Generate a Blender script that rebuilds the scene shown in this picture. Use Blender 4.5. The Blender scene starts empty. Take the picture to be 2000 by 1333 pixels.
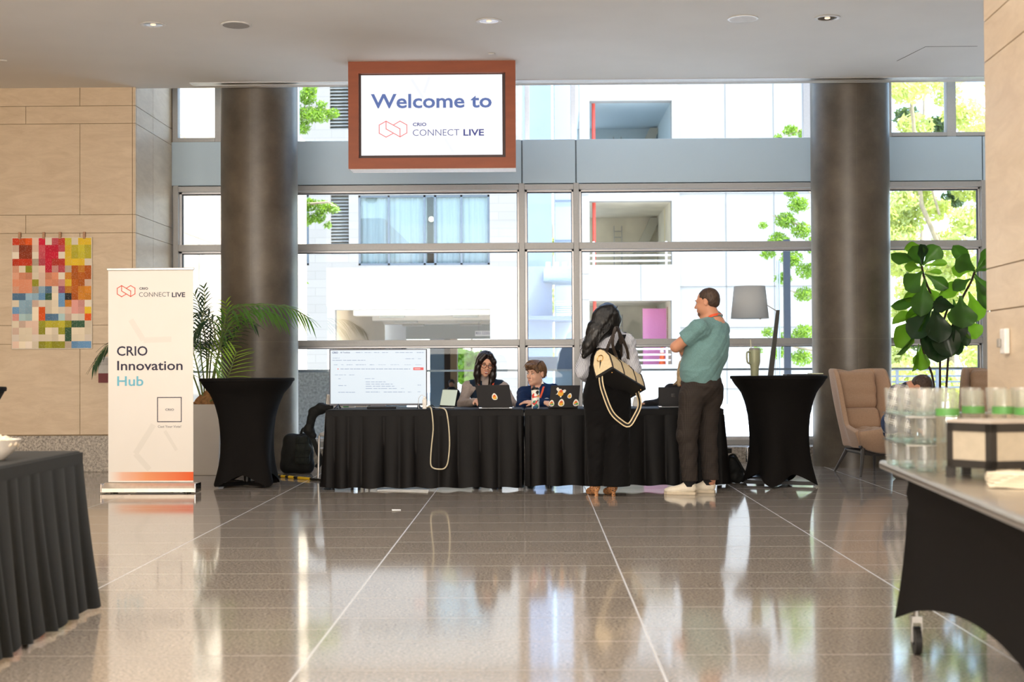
import bpy, bmesh, math, random
import numpy as np
from mathutils import Vector, Matrix
from math import pi, sin, cos, radians as rad

SC = bpy.context.scene
COL = SC.collection
random.seed(7)

# ------------------------------------------------------------------ camera
FPX = 2778.0                       # 50 mm lens on a 36 mm sensor, 2000 px wide
CAM = Vector((0.0, 0.0, 1.14))
CAM_R = Matrix.Rotation(rad(0.83), 3, 'Z') @ Matrix.Rotation(pi/2 + rad(0.94), 3, 'X') @ Matrix.Rotation(rad(-0.29), 3, 'Z')
cd = bpy.data.cameras.new('camera'); cam = bpy.data.objects.new('camera', cd); COL.objects.link(cam)
cam.matrix_world = Matrix.Translation(CAM) @ CAM_R.to_4x4()
cd.lens = 50.0; cd.sensor_width = 36.0; cd.sensor_fit = 'HORIZONTAL'
cd.clip_start = 0.05; cd.clip_end = 400
cd.dof.use_dof = True; cd.dof.focus_distance = 13.4; cd.dof.aperture_fstop = 3.2
SC.camera = cam

# ------------------------------------------------------------------ sky, sun, exposure
SC.view_settings.view_transform = 'Standard'
SC.view_settings.look = 'None'
SC.view_settings.exposure = 1.0
SC.view_settings.gamma = 1.0
SC.view_settings.use_curve_mapping = False
W = bpy.data.worlds.new('sky'); SC.world = W; W.use_nodes = True
wn = W.node_tree; wn.nodes.clear()
sky = wn.nodes.new('ShaderNodeTexSky'); sky.sky_type = 'NISHITA'; sky.sun_disc = False
sky.sun_elevation = rad(58); sky.sun_rotation = rad(160); sky.air_density = 1.0; sky.dust_density = 1.0; sky.ozone_density = 1.6
bg = wn.nodes.new('ShaderNodeBackground'); bg.inputs['Strength'].default_value = 0.56
wo = wn.nodes.new('ShaderNodeOutputWorld')
wn.links.new(sky.outputs[0], bg.inputs[0]); wn.links.new(bg.outputs[0], wo.inputs[0])

def lamp(name, kind, loc, energy, color, size=None, size_y=None, direction=None):
    l = bpy.data.lights.new(name, kind); l.energy = energy; l.color = color
    if kind == 'AREA':
        l.shape = 'RECTANGLE'; l.size = size; l.size_y = size_y
    o = bpy.data.objects.new(name, l); COL.objects.link(o); o.location = loc
    if direction is not None:
        o.rotation_euler = Vector(direction).to_track_quat('-Z', 'Y').to_euler()
    return o
sun = lamp('sun', 'SUN', (0, 0, 30), 9.0, (1.0, 0.99, 0.97), direction=(-0.50, 0.13, -1.0)); sun.data.angle = rad(0.6)
# added area lights, no seen source: overhead fill, ceiling uplight, fill from behind camera
lamp('overhead_fill', 'AREA', (-0.8, 9.3, 4.1), 85, (1.0, 0.92, 0.83), 9.0, 3.2, (0, 0, -1))
lamp('overhead_fill', 'AREA', (-1.5, -2.5, 4.1), 50, (1.0, 0.86, 0.70), 7.0, 6.0, (0, 0, -1))
lamp('uplight_fill', 'AREA', (-2.6, 2.6, 3.0), 250, (1.0, 0.94, 0.86), 8.0, 6.5, (0, 0, 1))
lamp('rear_fill', 'AREA', (-0.3, -7.6, 2.1), 1150, (1.0, 0.93, 0.84), 17.0, 3.8, (0, 1, 0.02))

try:
    SC.cycles.max_bounces = 10; SC.cycles.diffuse_bounces = 4; SC.cycles.glossy_bounces = 4
    SC.cycles.transmission_bounces = 8; SC.cycles.transparent_max_bounces = 16
    SC.cycles.caustics_reflective = True; SC.cycles.blur_glossy = 0.6; SC.cycles.caustics_refractive = False
    SC.cycles.sample_clamp_indirect = 6.0
except Exception:
    pass

# ------------------------------------------------------------------ picture <-> place
def ray(px, py):
    return CAM_R @ Vector(((px-1000.0)/FPX, -(py-666.5)/FPX, -1.0))
def P(px, py, Y):                     # the point of the plane y = Y
    d = ray(px, py); return CAM + d*((Y-CAM.y)/d.y)
def G(px, py, z=0.0):                 # the point of the plane z = z
    d = ray(px, py); return CAM + d*((z-CAM.z)/d.z)

# ------------------------------------------------------------------ materials
def s2l(c):
    return tuple(((x/255.0)/12.92 if x/255.0 <= 0.04045 else ((x/255.0+0.055)/1.055)**2.4) for x in c)
MATS = {}
def mat(name, col, rough=0.5, metal=0.0, spec=0.5, var=None, bump=None, emit=None, sheen=0.0, coat=0.0, trans=0.0, scale3=None):
    """col sRGB 0-255; var=(scale, amount, detail) noise in the colour; bump=(scale, strength)"""
    if name in MATS: return MATS[name]
    m = bpy.data.materials.new(name); m.use_nodes = True; MATS[name] = m
    nt = m.node_tree; b = nt.nodes['Principled BSDF']
    c = s2l(col)
    b.inputs['Base Color'].default_value = (*c, 1); b.inputs['Roughness'].default_value = rough
    b.inputs['Metallic'].default_value = metal; b.inputs['Specular IOR Level'].default_value = spec
    b.inputs['Sheen Weight'].default_value = sheen; b.inputs['Coat Weight'].default_value = coat
    tc = nt.nodes.new('ShaderNodeTexCoord'); src = tc.outputs['Object']
    if scale3:
        mp = nt.nodes.new('ShaderNodeMapping'); mp.inputs['Scale'].default_value = scale3
        nt.links.new(src, mp.inputs[0]); src = mp.outputs[0]
    if var is None: var = (30, 0.06, 3)
    n = nt.nodes.new('ShaderNodeTexNoise'); n.inputs['Scale'].default_value = var[0]; n.inputs['Detail'].default_value = var[2]
    nt.links.new(src, n.inputs['Vector'])
    r = nt.nodes.new('ShaderNodeValToRGB'); a = var[1]
    r.color_ramp.elements[0].position = 0.3; r.color_ramp.elements[1].position = 0.7
    r.color_ramp.elements[0].color = (*[x*(1-a) for x in c], 1); r.color_ramp.elements[1].color = (*[min(1, x*(1+a)) for x in c], 1)
    nt.links.new(n.outputs['Fac'], r.inputs[0]); nt.links.new(r.outputs[0], b.inputs['Base Color'])
    if bump:
        n2 = nt.nodes.new('ShaderNodeTexNoise'); n2.inputs['Scale'].default_value = bump[0]; n2.inputs['Detail'].default_value = 3
        nt.links.new(src, n2.inputs['Vector'])
        bp = nt.nodes.new('ShaderNodeBump'); bp.inputs['Strength'].default_value = bump[1]; bp.inputs['Distance'].default_value = 0.01
        nt.links.new(n2.outputs['Fac'], bp.inputs['Height']); nt.links.new(bp.outputs[0], b.inputs['Normal'])
    if emit:
        b.inputs['Emission Color'].default_value = (*s2l(emit[0]), 1); b.inputs['Emission Strength'].default_value = emit[1]*0.5
    return m
def nodes(m):
    return m.node_tree, m.node_tree.nodes, m.node_tree.links, m.node_tree.nodes['Principled BSDF']
def fresh(name):
    m = bpy.data.materials.new(name); m.use_nodes = True; MATS[name] = m
    return m
def math_node(nt, op, a, b=None, c=None):
    n = nt.nodes.new('ShaderNodeMath'); n.operation = op
    for i, v in enumerate((a, b, c)):
        if v is None: continue
        if isinstance(v, (int, float)): n.inputs[i].default_value = v
        else: nt.links.new(v, n.inputs[i])
    return n.outputs[0]
def mixcol(nt, fac, a, b):
    n = nt.nodes.new('ShaderNodeMix'); n.data_type = 'RGBA'
    for sock, v in ((n.inputs[0], fac), (n.inputs[6], a), (n.inputs[7], b)):
        if isinstance(v, tuple): sock.default_value = (*v[:3], 1)
        elif isinstance(v, (int, float)): sock.default_value = v
        else: nt.links.new(v, sock)
    return n.outputs[2]

def glass_mat(name, tint, fres=1.45, rough=0.0, painted_haze=0.0, cap_=1.0):
    m = fresh(name); nt = m.node_tree; nt.nodes.clear()
    t = nt.nodes.new('ShaderNodeBsdfTransparent'); t.inputs[0].default_value = (*tint, 1)
    g = nt.nodes.new('ShaderNodeBsdfGlossy'); g.inputs['Roughness'].default_value = rough
    f = nt.nodes.new('ShaderNodeFresnel'); f.inputs[0].default_value = fres
    mx = nt.nodes.new('ShaderNodeMixShader'); o = nt.nodes.new('ShaderNodeOutputMaterial')
    nt.links.new(math_node(nt, 'MINIMUM', f.outputs[0], cap_), mx.inputs[0]); nt.links.new(t.outputs[0], mx.inputs[1]); nt.links.new(g.outputs[0], mx.inputs[2])
    out = mx.outputs[0]
    if painted_haze:                                   # white diffuse mixed in to imitate milky highlights on the glass
        df = nt.nodes.new('ShaderNodeBsdfDiffuse'); df.inputs[0].default_value = (.9, .92, .9, 1)
        tl = nt.nodes.new('ShaderNodeBsdfTranslucent'); tl.inputs[0].default_value = (.9, .92, .9, 1)
        m1 = nt.nodes.new('ShaderNodeMixShader'); m1.inputs[0].default_value = .6; nt.links.new(df.outputs[0], m1.inputs[1]); nt.links.new(tl.outputs[0], m1.inputs[2])
        m2 = nt.nodes.new('ShaderNodeMixShader'); m2.inputs[0].default_value = painted_haze; nt.links.new(out, m2.inputs[1]); nt.links.new(m1.outputs[0], m2.inputs[2]); out = m2.outputs[0]
    nt.links.new(out, o.inputs[0])
    return m
def leaf_mat(name, col, trans=0.5, rough=0.45, var=(3, 0.3, 2)):
    m = mat(name, col, rough, var=var)
    nt, N, L, b = nodes(m)
    tr = N.new('ShaderNodeBsdfTranslucent'); mx = N.new('ShaderNodeMixShader'); mx.inputs[0].default_value = trans
    c = s2l(col); tr.inputs[0].default_value = (min(1, c[0]*2.0), min(1, c[1]*2.0), c[2]*0.8, 1)
    out = [n for n in N if n.type == 'OUTPUT_MATERIAL'][0]
    L.new(b.outputs[0], mx.inputs[1]); L.new(tr.outputs[0], mx.inputs[2]); L.new(mx.outputs[0], out.inputs[0])
    return m

# ------------------------------------------------------------------ mesh building
class MB:
    """collects shapes; build() links them as ONE mesh object"""
    def __init__(s): s.v = []; s.f = []; s.mi = []; s.cur = 0
    def add(s, vs, fs):
        o = len(s.v); s.v += [tuple(v) for v in vs]; s.f += [tuple(i+o for i in f) for f in fs]; s.mi += [s.cur]*len(fs)
        return s
    def box(s, lo, hi):
        (a, b, c), (d, e, f) = lo, hi
        if a > d: a, d = d, a
        if b > e: b, e = e, b
        if c > f: c, f = f, c
        return s.add([(a,b,c),(d,b,c),(d,e,c),(a,e,c),(a,b,f),(d,b,f),(d,e,f),(a,e,f)],
                     [(0,3,2,1),(4,5,6,7),(0,1,5,4),(1,2,6,5),(2,3,7,6),(3,0,4,7)])
    def hexa(s, p):                    # eight corners: bottom 0-3, top 4-7
        return s.add(p, [(0,3,2,1),(4,5,6,7),(0,1,5,4),(1,2,6,5),(2,3,7,6),(3,0,4,7)])
    def loft(s, rings, cap=True, closed=True):
        n = len(rings[0]); vs = [p for r in rings for p in r]; fs = []
        for i in range(len(rings)-1):
            for j in range(n if closed else n-1):
                k = (j+1) % n
                fs.append((i*n+j, i*n+k, (i+1)*n+k, (i+1)*n+j))
        if cap and closed:
            fs.append(tuple(range(n-1, -1, -1))); fs.append(tuple((len(rings)-1)*n+j for j in range(n)))
        return s.add(vs, fs)
    def lathe(s, prof, c=(0,0,0), n=32, cap=True):
        return s.loft([[(c[0]+r*cos(2*pi*j/n), c[1]+r*sin(2*pi*j/n), c[2]+z) for j in range(n)] for r, z in prof], cap)
    def tube(s, pts, r, n=8, cap=True):
        pts = [Vector(p) for p in pts]; rr = r if isinstance(r, (list, tuple)) else [r]*len(pts)
        rings = []; up = Vector((0.13, 0.31, 0.94)).normalized()
        t0 = (pts[1]-pts[0]).normalized(); u = t0.cross(up)
        if u.length < 1e-3: u = t0.cross(Vector((1, 0, 0)))
        u.normalize()
        for i, p in enumerate(pts):
            a = pts[max(0, i-1)]; b = pts[min(len(pts)-1, i+1)]; t = (b-a)
            t = t.normalized() if t.length > 1e-9 else t0
            u = (u - t*u.dot(t)); u = u.normalized() if u.length > 1e-6 else t.orthogonal().normalized()
            w = t.cross(u)
            rings.append([p + (u*cos(2*pi*j/n) + w*sin(2*pi*j/n))*rr[i] for j in range(n)])
        return s.loft(rings, cap)
    def ribbon(s, pts, w, th, nrm=None):   # flat strap of width w, thickness th
        pts = [Vector(p) for p in pts]; rings = []
        for i, p in enumerate(pts):
            t = (pts[min(len(pts)-1, i+1)] - pts[max(0, i-1)]).normalized()
            nn = Vector(nrm[i] if isinstance(nrm, list) else (nrm or (0, -1, 0)))
            a = t.cross(nn).normalized(); nn = a.cross(t).normalized()
            rings.append([p+a*w/2+nn*th/2, p-a*w/2+nn*th/2, p-a*w/2-nn*th/2, p+a*w/2-nn*th/2])
        return s.loft(rings)
    def prism(s, poly, d0, d1, axis='y'):   # outline in two axes, extruded along the third
        def mk(p, d): return (p[0], d, p[1]) if axis == 'y' else ((d, p[0], p[1]) if axis == 'x' else (p[0], p[1], d))
        n = len(poly); vs = [mk(p, d0) for p in poly] + [mk(p, d1) for p in poly]
        fs = [tuple(range(n)), tuple(range(2*n-1, n-1, -1))] + [(i, n+i, n+(i+1) % n, (i+1) % n) for i in range(n)]
        return s.add(vs, fs)
    def sphere(s, c, r, n=16, m=10):
        r = (r, r, r) if isinstance(r, (int, float)) else r
        rings = [[(c[0]+r[0]*sin(pi*i/m)*cos(2*pi*j/n), c[1]+r[1]*sin(pi*i/m)*sin(2*pi*j/n), c[2]+r[2]*cos(pi*i/m)) for j in range(n)] for i in range(1, m)]
        s.loft(rings, False)
        o = len(s.v); s.v += [(c[0], c[1], c[2]+r[2]), (c[0], c[1], c[2]-r[2])]
        a = o-(m-1)*n; b = o-n
        for j in range(n):
            s.f.append((o, a+j, a+(j+1) % n)); s.f.append((o+1, b+(j+1) % n, b+j)); s.mi += [s.cur, s.cur]
        return s
    def grid(s, fn, nu, nv, closed=False):
        vs = [fn(i/nu, j/nv) for i in range(nu+1) for j in range(nv+1)]
        fs = [(i*(nv+1)+j, (i+1)*(nv+1)+j, (i+1)*(nv+1)+j+1, i*(nv+1)+j+1) for i in range(nu) for j in range(nv)]
        return s.add(vs, fs)
    def xf(s, M):
        s.v = [tuple(M @ Vector(v)) for v in s.v]; return s
    def build(s, name, m, parent=None, smooth=None, bevel=None, loc=None, solid=None, sub=0, flip=True):
        me = bpy.data.meshes.new(name); me.from_pydata(s.v, [], s.f)
        ms = m if isinstance(m, list) else [m]
        for x in ms: me.materials.append(x)
        if len(ms) > 1: me.polygons.foreach_set('material_index', s.mi)
        if flip:
            bm = bmesh.new(); bm.from_mesh(me); bmesh.ops.recalc_face_normals(bm, faces=bm.faces); bm.to_mesh(me); bm.free()
        o = bpy.data.objects.new(name, me); COL.objects.link(o)
        if smooth is not None:
            me.shade_smooth()
            if smooth < 180: me.set_sharp_from_angle(angle=rad(smooth))
        if parent is not None: o.parent = parent
        if loc is not None: o.location = loc
        if solid:
            md = o.modifiers.new('solid', 'SOLIDIFY'); md.thickness = solid; md.offset = 0
        if bevel:
            md = o.modifiers.new('bevel', 'BEVEL'); md.width = bevel; md.segments = 2; md.limit_method = 'ANGLE'; md.angle_limit = rad(40)
        if sub:
            md = o.modifiers.new('sub', 'SUBSURF'); md.levels = sub; md.render_levels = sub
        return o

def tag(o, label=None, cat=None, group=None, kind=None):
    if label: o['label'] = label
    if cat: o['category'] = cat
    if group: o['group'] = group
    if kind: o['kind'] = kind
    return o
def thing(name, label, cat, loc=(0, 0, 0), rz=0.0, group=None):
    o = bpy.data.objects.new(name, None); COL.objects.link(o); o.location = loc; o.rotation_euler = (0, 0, rz)
    o.empty_display_size = 0.1
    return tag(o, label, cat, group)
def struct(o): o['kind'] = 'structure'; return o
def sgroup(name):
    o = bpy.data.objects.new(name, None); COL.objects.link(o); o['kind'] = 'structure'; return o
def copy_tree(o, parent=None):
    c = o.copy(); COL.objects.link(c)
    if parent is not None: c.parent = parent
    for ch in list(o.children): copy_tree(ch, c)
    return c

_font = {}
def text_obj(name, body, m, parent, origin, width=None, height=None, bold=0.0, face='front', depth=0.0015, space=1.0, align='LEFT'):
    """lettering as a mesh; origin = left end of the baseline (local); reads along +x, up +z, seen from -y"""
    cu = bpy.data.curves.new(name, 'FONT'); cu.body = body; cu.size = 1.0; cu.offset = bold; cu.extrude = 0.0
    cu.space_character = space; cu.resolution_u = 3
    to = bpy.data.objects.new(name+'_tmp', cu); COL.objects.link(to)
    dg = bpy.context.evaluated_depsgraph_get(); me = bpy.data.meshes.new_from_object(to.evaluated_get(dg))
    bpy.data.objects.remove(to); bpy.data.curves.remove(cu)
    co = np.empty(len(me.vertices)*3); me.vertices.foreach_get('co', co); co = co.reshape(-1, 3)
    x0, x1 = co[:, 0].min(), co[:, 0].max(); h = 0.729
    sx = width/(x1-x0) if width else height/h
    sz = height/h if height else sx
    out = np.stack([(co[:, 0]-x0)*sx, np.full(len(co), -depth), co[:, 1]*sz], 1)
    me.vertices.foreach_set('co', out.ravel()); me.update(); me.name = name
    me.materials.clear(); me.materials.append(m)
    o = bpy.data.objects.new(name, me); COL.objects.link(o); o.parent = parent; o.location = origin
    return o
# ================================================================== THE SETTING
YL, XL, YW, YE, ZC = 15.33, -4.295, 16.9, 15.40, 4.17      # left wall face, its corner, glazing, ceiling edge, ceiling height

# ---- floor: polished granite tiles in running bond
fm = fresh('polished granite'); nt, N, L, B = nodes(fm)
tc = N.new('ShaderNodeTexCoord'); sep = N.new('ShaderNodeSeparateXYZ'); L.new(tc.outputs['Object'], sep.inputs[0])
cmb = N.new('ShaderNodeCombineXYZ')
L.new(math_node(nt, 'ADD', sep.outputs[1], 22.084), cmb.inputs[0]); L.new(math_node(nt, 'ADD', sep.outputs[0], 26.606), cmb.inputs[1])
br = N.new('ShaderNodeTexBrick'); br.offset = 0.5; br.squash = 1.0
L.new(cmb.outputs[0], br.inputs['Vector'])
br.inputs['Scale'].default_value = 1.0; br.inputs['Mortar Size'].default_value = 0.0036; br.inputs['Mortar Smooth'].default_value = 0.1
br.inputs['Brick Width'].default_value = 0.548; br.inputs['Row Height'].default_value = 1.354; br.inputs['Bias'].default_value = 0.0
n1 = N.new('ShaderNodeTexNoise'); n1.inputs['Scale'].default_value = 75; n1.inputs['Detail'].default_value = 5; n1.inputs['Roughness'].default_value = 0.75
n2 = N.new('ShaderNodeTexNoise'); n2.inputs['Scale'].default_value = 1.3; n2.inputs['Detail'].default_value = 3
L.new(tc.outputs['Object'], n1.inputs['Vector']); L.new(tc.outputs['Object'], n2.inputs['Vector'])
r1 = N.new('ShaderNodeValToRGB'); L.new(n1.outputs['Fac'], r1.inputs[0])
e = r1.color_ramp.elements; e[0].position = 0.34; e[1].position = 0.68
e[0].color = (*s2l((106, 99, 93)), 1); e[1].color = (*s2l((210, 201, 190)), 1)
em = r1.color_ramp.elements.new(0.5); em.color = (*s2l((160, 151, 142)), 1)
r2 = N.new('ShaderNodeValToRGB'); L.new(n2.outputs['Fac'], r2.inputs[0])
r2.color_ramp.elements[0].color = (0.80, 0.80, 0.80, 1); r2.color_ramp.elements[1].color = (1.08, 1.06, 1.02, 1)
mu = N.new('ShaderNodeMix'); mu.data_type = 'RGBA'; mu.blend_type = 'MULTIPLY'; mu.inputs[0].default_value = 1.0
L.new(r1.outputs[0], mu.inputs[6]); L.new(r2.outputs[0], mu.inputs[7])
c = mixcol(nt, br.outputs['Fac'], mu.outputs[2], s2l((182, 174, 164)))
rowf = math_node(nt, 'FRACT', math_node(nt, 'DIVIDE', math_node(nt, 'ADD', sep.outputs[0], 26.606+0.006), 1.354))
long_line = math_node(nt, 'LESS_THAN', rowf, 0.012/1.354)
c = mixcol(nt, long_line, c, s2l((202, 202, 204))); L.new(c, B.inputs['Base Color'])
L.new(mixcol(nt, br.outputs['Fac'], (0.075,)*3, (0.35,)*3), B.inputs['Roughness'])
B.inputs['Specular IOR Level'].default_value = 0.82; B.inputs['IOR'].default_value = 1.52
struct(MB().box((-10, -8, -0.12), (9.5, 16.4, 0)).build('floor', fm))

# ---- ceiling
cm = mat('ceiling paint', (240, 237, 232), 0.9, spec=0.2, var=(2, 0.015, 2))
struct(MB().box((-10, -8, ZC), (9.5, YE, 5.5)).build('ceiling', cm))
struct(MB().box((-10, YE, 5.42), (9.5, 17.1, 5.5)).build('ceiling_upper', cm))
pan = sgroup('trim_1')      # access panel outline in the ceiling
gm = mat('shadow gap', (120, 112, 104), 0.8)
a, b = G(1752, 119, ZC), G(1868, 119, ZC); c_, d_ = G(1808, 91, ZC), G(1905, 93, ZC)
tp = MB()
for p, q in ((a, c_), (c_, Vector((d_.x, c_.y, ZC)))):
    tp.tube([p, q], 0.003, 6)
tp.build('access_panel_joint', gm, pan)

# ---- stone walls: slabs with recessed joints
sm = fresh('limestone'); nt, N, L, B = nodes(sm)
tc = N.new('ShaderNodeTexCoord'); mp = N.new('ShaderNodeMapping'); mp.inputs['Scale'].default_value = (1.2, 1.2, 5.0); mp.inputs['Rotation'].default_value = (0, rad(4), 0)
L.new(tc.outputs['Object'], mp.inputs[0])
n1 = N.new('ShaderNodeTexNoise'); n1.inputs['Scale'].default_value = 2.2; n1.inputs['Detail'].default_value = 8; n1.inputs['Roughness'].default_value = 0.72; n1.inputs['Distortion'].default_value = 0.8
L.new(mp.outputs[0], n1.inputs['Vector'])
r1 = N.new('ShaderNodeValToRGB'); L.new(n1.outputs['Fac'], r1.inputs[0]); r1.color_ramp.elements[0].position = 0.32; r1.color_ramp.elements[1].position = 0.66
r1.color_ramp.elements[0].color = (*s2l((200, 177, 147)), 1); r1.color_ramp.elements[1].color = (*s2l((217, 196, 167)), 1)
L.new(r1.outputs[0], B.inputs['Base Color']); B.inputs['Roughness'].default_value = 0.36; B.inputs['Specular IOR Level'].default_value = 0.55
jm = mat('stone joint', (150, 128, 98), 0.9)
grm = fresh('flecked granite'); nt, N, L, B = nodes(grm)
tc = N.new('ShaderNodeTexCoord'); n1 = N.new('ShaderNodeTexNoise'); n1.inputs['Scale'].default_value = 38; n1.inputs['Detail'].default_value = 6; n1.inputs['Roughness'].default_value = 0.8
L.new(tc.outputs['Object'], n1.inputs['Vector']); r1 = N.new('ShaderNodeValToRGB'); L.new(n1.outputs['Fac'], r1.inputs[0])
r1.color_ramp.elements[0].position = 0.36; r1.color_ramp.elements[1].position = 0.64
r1.color_ramp.elements[0].color = (*s2l((92, 86, 80)), 1); r1.color_ramp.elements[1].color = (*s2l((206, 196, 182)), 1)
L.new(r1.outputs[0], B.inputs['Base Color']); B.inputs['Roughness'].default_value = 0.35

ROWS = [(0.40, 1.384, 0), (1.384, 1.588, 1), (1.588, 2.588, 0), (2.588, 2.786, 1), (2.786, 3.777, 0), (3.777, 3.97, 1), (3.97, 5.4, 0)]
GAP = 0.006
def slabs(mb, a0, a1, joint0, pitch, put, rows=ROWS, cap=None):
    """running-bond slabs along one horizontal axis; put(a, b, z0, z1) adds one slab"""
    for z0, z1, odd in rows:
        off = joint0 + (pitch/2 if odd else 0)
        k = math.floor((a0-off)/pitch) - 1
        cuts = [a0] + [off+i*pitch for i in range(k, k+60) if a0+0.02 < off+i*pitch < a1-0.02] + [a1]
        for u, w in zip(cuts[:-1], cuts[1:]):
            put(u+GAP/2, w-GAP/2, z0+GAP/2, z1-GAP/2)
JX = P(156, 300, YL).x
wl = sgroup('wall_left')
mb = MB(); slabs(mb, -10, XL-0.035, JX, 1.18, lambda u, w, z0, z1: mb.box((u, YL, z0), (w, YL+0.03, z1)))
for z0, z1, _ in ROWS: mb.box((XL-0.035+GAP/2, YL, z0+GAP/2), (XL, YL+0.03, z1-GAP/2))
jy = [P(298.5, 300, 1).x]   # joint of the return wall at picture column 298
YJ = YL*776.0/741.5
slabs(mb, YL+0.03+GAP, 27.0, YJ, 1.40, lambda u, w, z0, z1: mb.box((XL-0.03, u, z0), (XL, w, z1)), rows=[(z0, z1, 0) for z0, z1, _ in ROWS])
mb.build('stone_slabs', sm, wl)
MB().box((-10, YL+0.012, 0), (XL-0.012, 27, 5.4)).build('wall_core', jm, wl)
MB().box((-10, -8, 0), (-9.9, YL, ZC)).build('wall_lobby_left', sm)['kind'] = 'structure'
MB().box((-10, -8.1, 0), (9.5, -8, ZC)).build('wall_back', sm)['kind'] = 'structure'
MB().box((9.4, -8, 0), (9.5, 16.9, 5.5)).build('wall_lobby_right', sm)['kind'] = 'structure'
struct(MB().box((-9.9, YL-0.012, 0), (XL+0.012, YL+0.02, 0.392)).box((XL-0.02, YL+0.02, 0), (XL+0.012, YW-0.1, 0.392)).build('baseboard_left', grm, bevel=0.004))

# right wall: thick block with its end face at 6.9 m, running slightly askew
wr = sgroup('wall_right')
E0 = P(1925, 400, 6.9); ang = math.atan2(160/2778.0, 1.0) 
wr.location = (E0.x, E0.y, 0); wr.rotation_euler = (0, 0, -rad(3.0))
mb = MB(); slabs(mb, 0.0, 15.0, 1.9, 2.4, lambda u, w, z0, z1: mb.box((0, -w, z0), (0.03, -u, z1)))
slabs(mb, 0.03, 3.0, 1.4, 1.18, lambda u, w, z0, z1: mb.box((u, -0.03, z0), (w, 0.0, z1)))
mb.build('stone_slabs', sm, wr)
MB().box((0.012, -15, 0.392), (3.0, -0.012, ZC)).build('wall_core', jm, wr)
MB().box((-0.012, -15, 0), (3.0, 0.012, 0.392)).build('granite_base', grm, wr)

# ---- round concrete columns
km = fresh('board-cast concrete'); nt, N, L, B = nodes(km)
tc = N.new('ShaderNodeTexCoord'); n1 = N.new('ShaderNodeTexNoise'); n1.inputs['Scale'].default_value = 2.2; n1.inputs['Detail'].default_value = 7; n1.inputs['Roughness'].default_value = 0.62
n2 = N.new('ShaderNodeTexNoise'); n2.inputs['Scale'].default_value = 60; n2.inputs['Detail'].default_value = 4
L.new(tc.outputs['Object'], n1.inputs['Vector']); L.new(tc.outputs['Object'], n2.inputs['Vector'])
r1 = N.new('ShaderNodeValToRGB'); L.new(n1.outputs['Fac'], r1.inputs[0]); r1.color_ramp.elements[0].position = 0.3; r1.color_ramp.elements[1].position = 0.72
r1.color_ramp.elements[0].color = (*s2l((70, 63, 53)), 1); r1.color_ramp.elements[1].color = (*s2l((112, 102, 88)), 1)
r2 = N.new('ShaderNodeValToRGB'); L.new(n2.outputs['Fac'], r2.inputs[0]); r2.color_ramp.elements[0].color = (0.86,)*3+(1,); r2.color_ramp.elements[1].color = (1.1,)*3+(1,)
mu = N.new('ShaderNodeMix'); mu.data_type = 'RGBA'; mu.blend_type = 'MULTIPLY'; mu.inputs[0].default_value = 1.0
L.new(r1.outputs[0], mu.inputs[6]); L.new(r2.outputs[0], mu.inputs[7])
sep = N.new('ShaderNodeSeparateXYZ'); L.new(tc.outputs['Object'], sep.inputs[0])
# pale casting seams: one level ring and one upright line
hz = math_node(nt, 'LESS_THAN', math_node(nt, 'ABSOLUTE', math_node(nt, 'SUBTRACT', sep.outputs[2], 1.40)), 0.004)
vt = math_node(nt, 'MULTIPLY', math_node(nt, 'LESS_THAN', math_node(nt, 'ABSOLUTE', math_node(nt, 'ADD', sep.outputs[0], 0.02)), 0.0025), math_node(nt, 'LESS_THAN', sep.outputs[1], 0.0))
seam = math_node(nt, 'MULTIPLY', math_node(nt, 'MAXIMUM', hz, vt), 0.22)
L.new(mixcol(nt, seam, mu.outputs[2], s2l((140, 130, 114))), B.inputs['Base Color']); B.inputs['Roughness'].default_value = 0.40; B.inputs['Specular IOR Level'].default_value = 0.7
YCOL = 15.86
for i, (x0, x1) in enumerate(((433, 581), (1586, 1737))):
    a, b = P(x0, 500, YCOL), P(x1, 500, YCOL)
    o = MB().lathe([(0.5*(b.x-a.x), 0), (0.5*(b.x-a.x), 5.42)], n=64).build('column', km, smooth=40, loc=((a.x+b.x)/2, YCOL, 0))
    struct(o)

# ---- window wall
al = mat('window aluminium', (172, 172, 171), 0.45, 0.25, var=(40, 0.03, 2))
alw = mat('window sill aluminium', (214, 214, 216), 0.35, 0.3, var=(40, 0.03, 2))
dg = mat('glazing gasket', (38, 38, 46), 0.6)
spm = mat('spandrel panel', (186, 206, 220), 0.5, 0.1, var=(0.8, 0.03, 2))
glz = glass_mat('window glass', (0.94, 0.96, 0.955), 1.25)
def Z(px, py): return P(px, py, YW).z
def X(px, py=500): return P(px, py, YW).x
ZS1, ZS0 = Z(1100, 273), Z(1100, 358.5)          # spandrel band
ZT0 = Z(1100, 371); ZM1, ZM0 = Z(1100, 474.5), Z(1100, 487.5); ZN1, ZN0 = Z(1100, 663), Z(1100, 675)
ZB1, ZB0 = Z(1445, 848), Z(1445, 869)
XR = 9.4
struct(MB().box((XL, YW-0.03, ZS0), (X(1019), YW+0.12, ZS1)).box((X(1021.5), YW-0.03, ZS0), (X(1124.5), YW+0.12, ZS1)).box((X(1127), YW-0.03, ZS0), (X(1918.5), YW+0.12, ZS1)).box((X(1920.5), YW-0.03, ZS0), (XR, YW+0.12, ZS1)).build('wall_spandrel', spm, bevel=0.004))
struct(MB().box((XL, YW+0.0, ZS0), (XR, YW+0.11, ZS1-0.004)).build('trim_2', mat('joint backing', (128, 140, 150), 0.7)))
def upright(mb, x0, x1, z0, z1, y0=YW-0.05, y1=YW+0.12):
    mb.box((x0, y0, z0), (x1, y1, z1))
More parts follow.
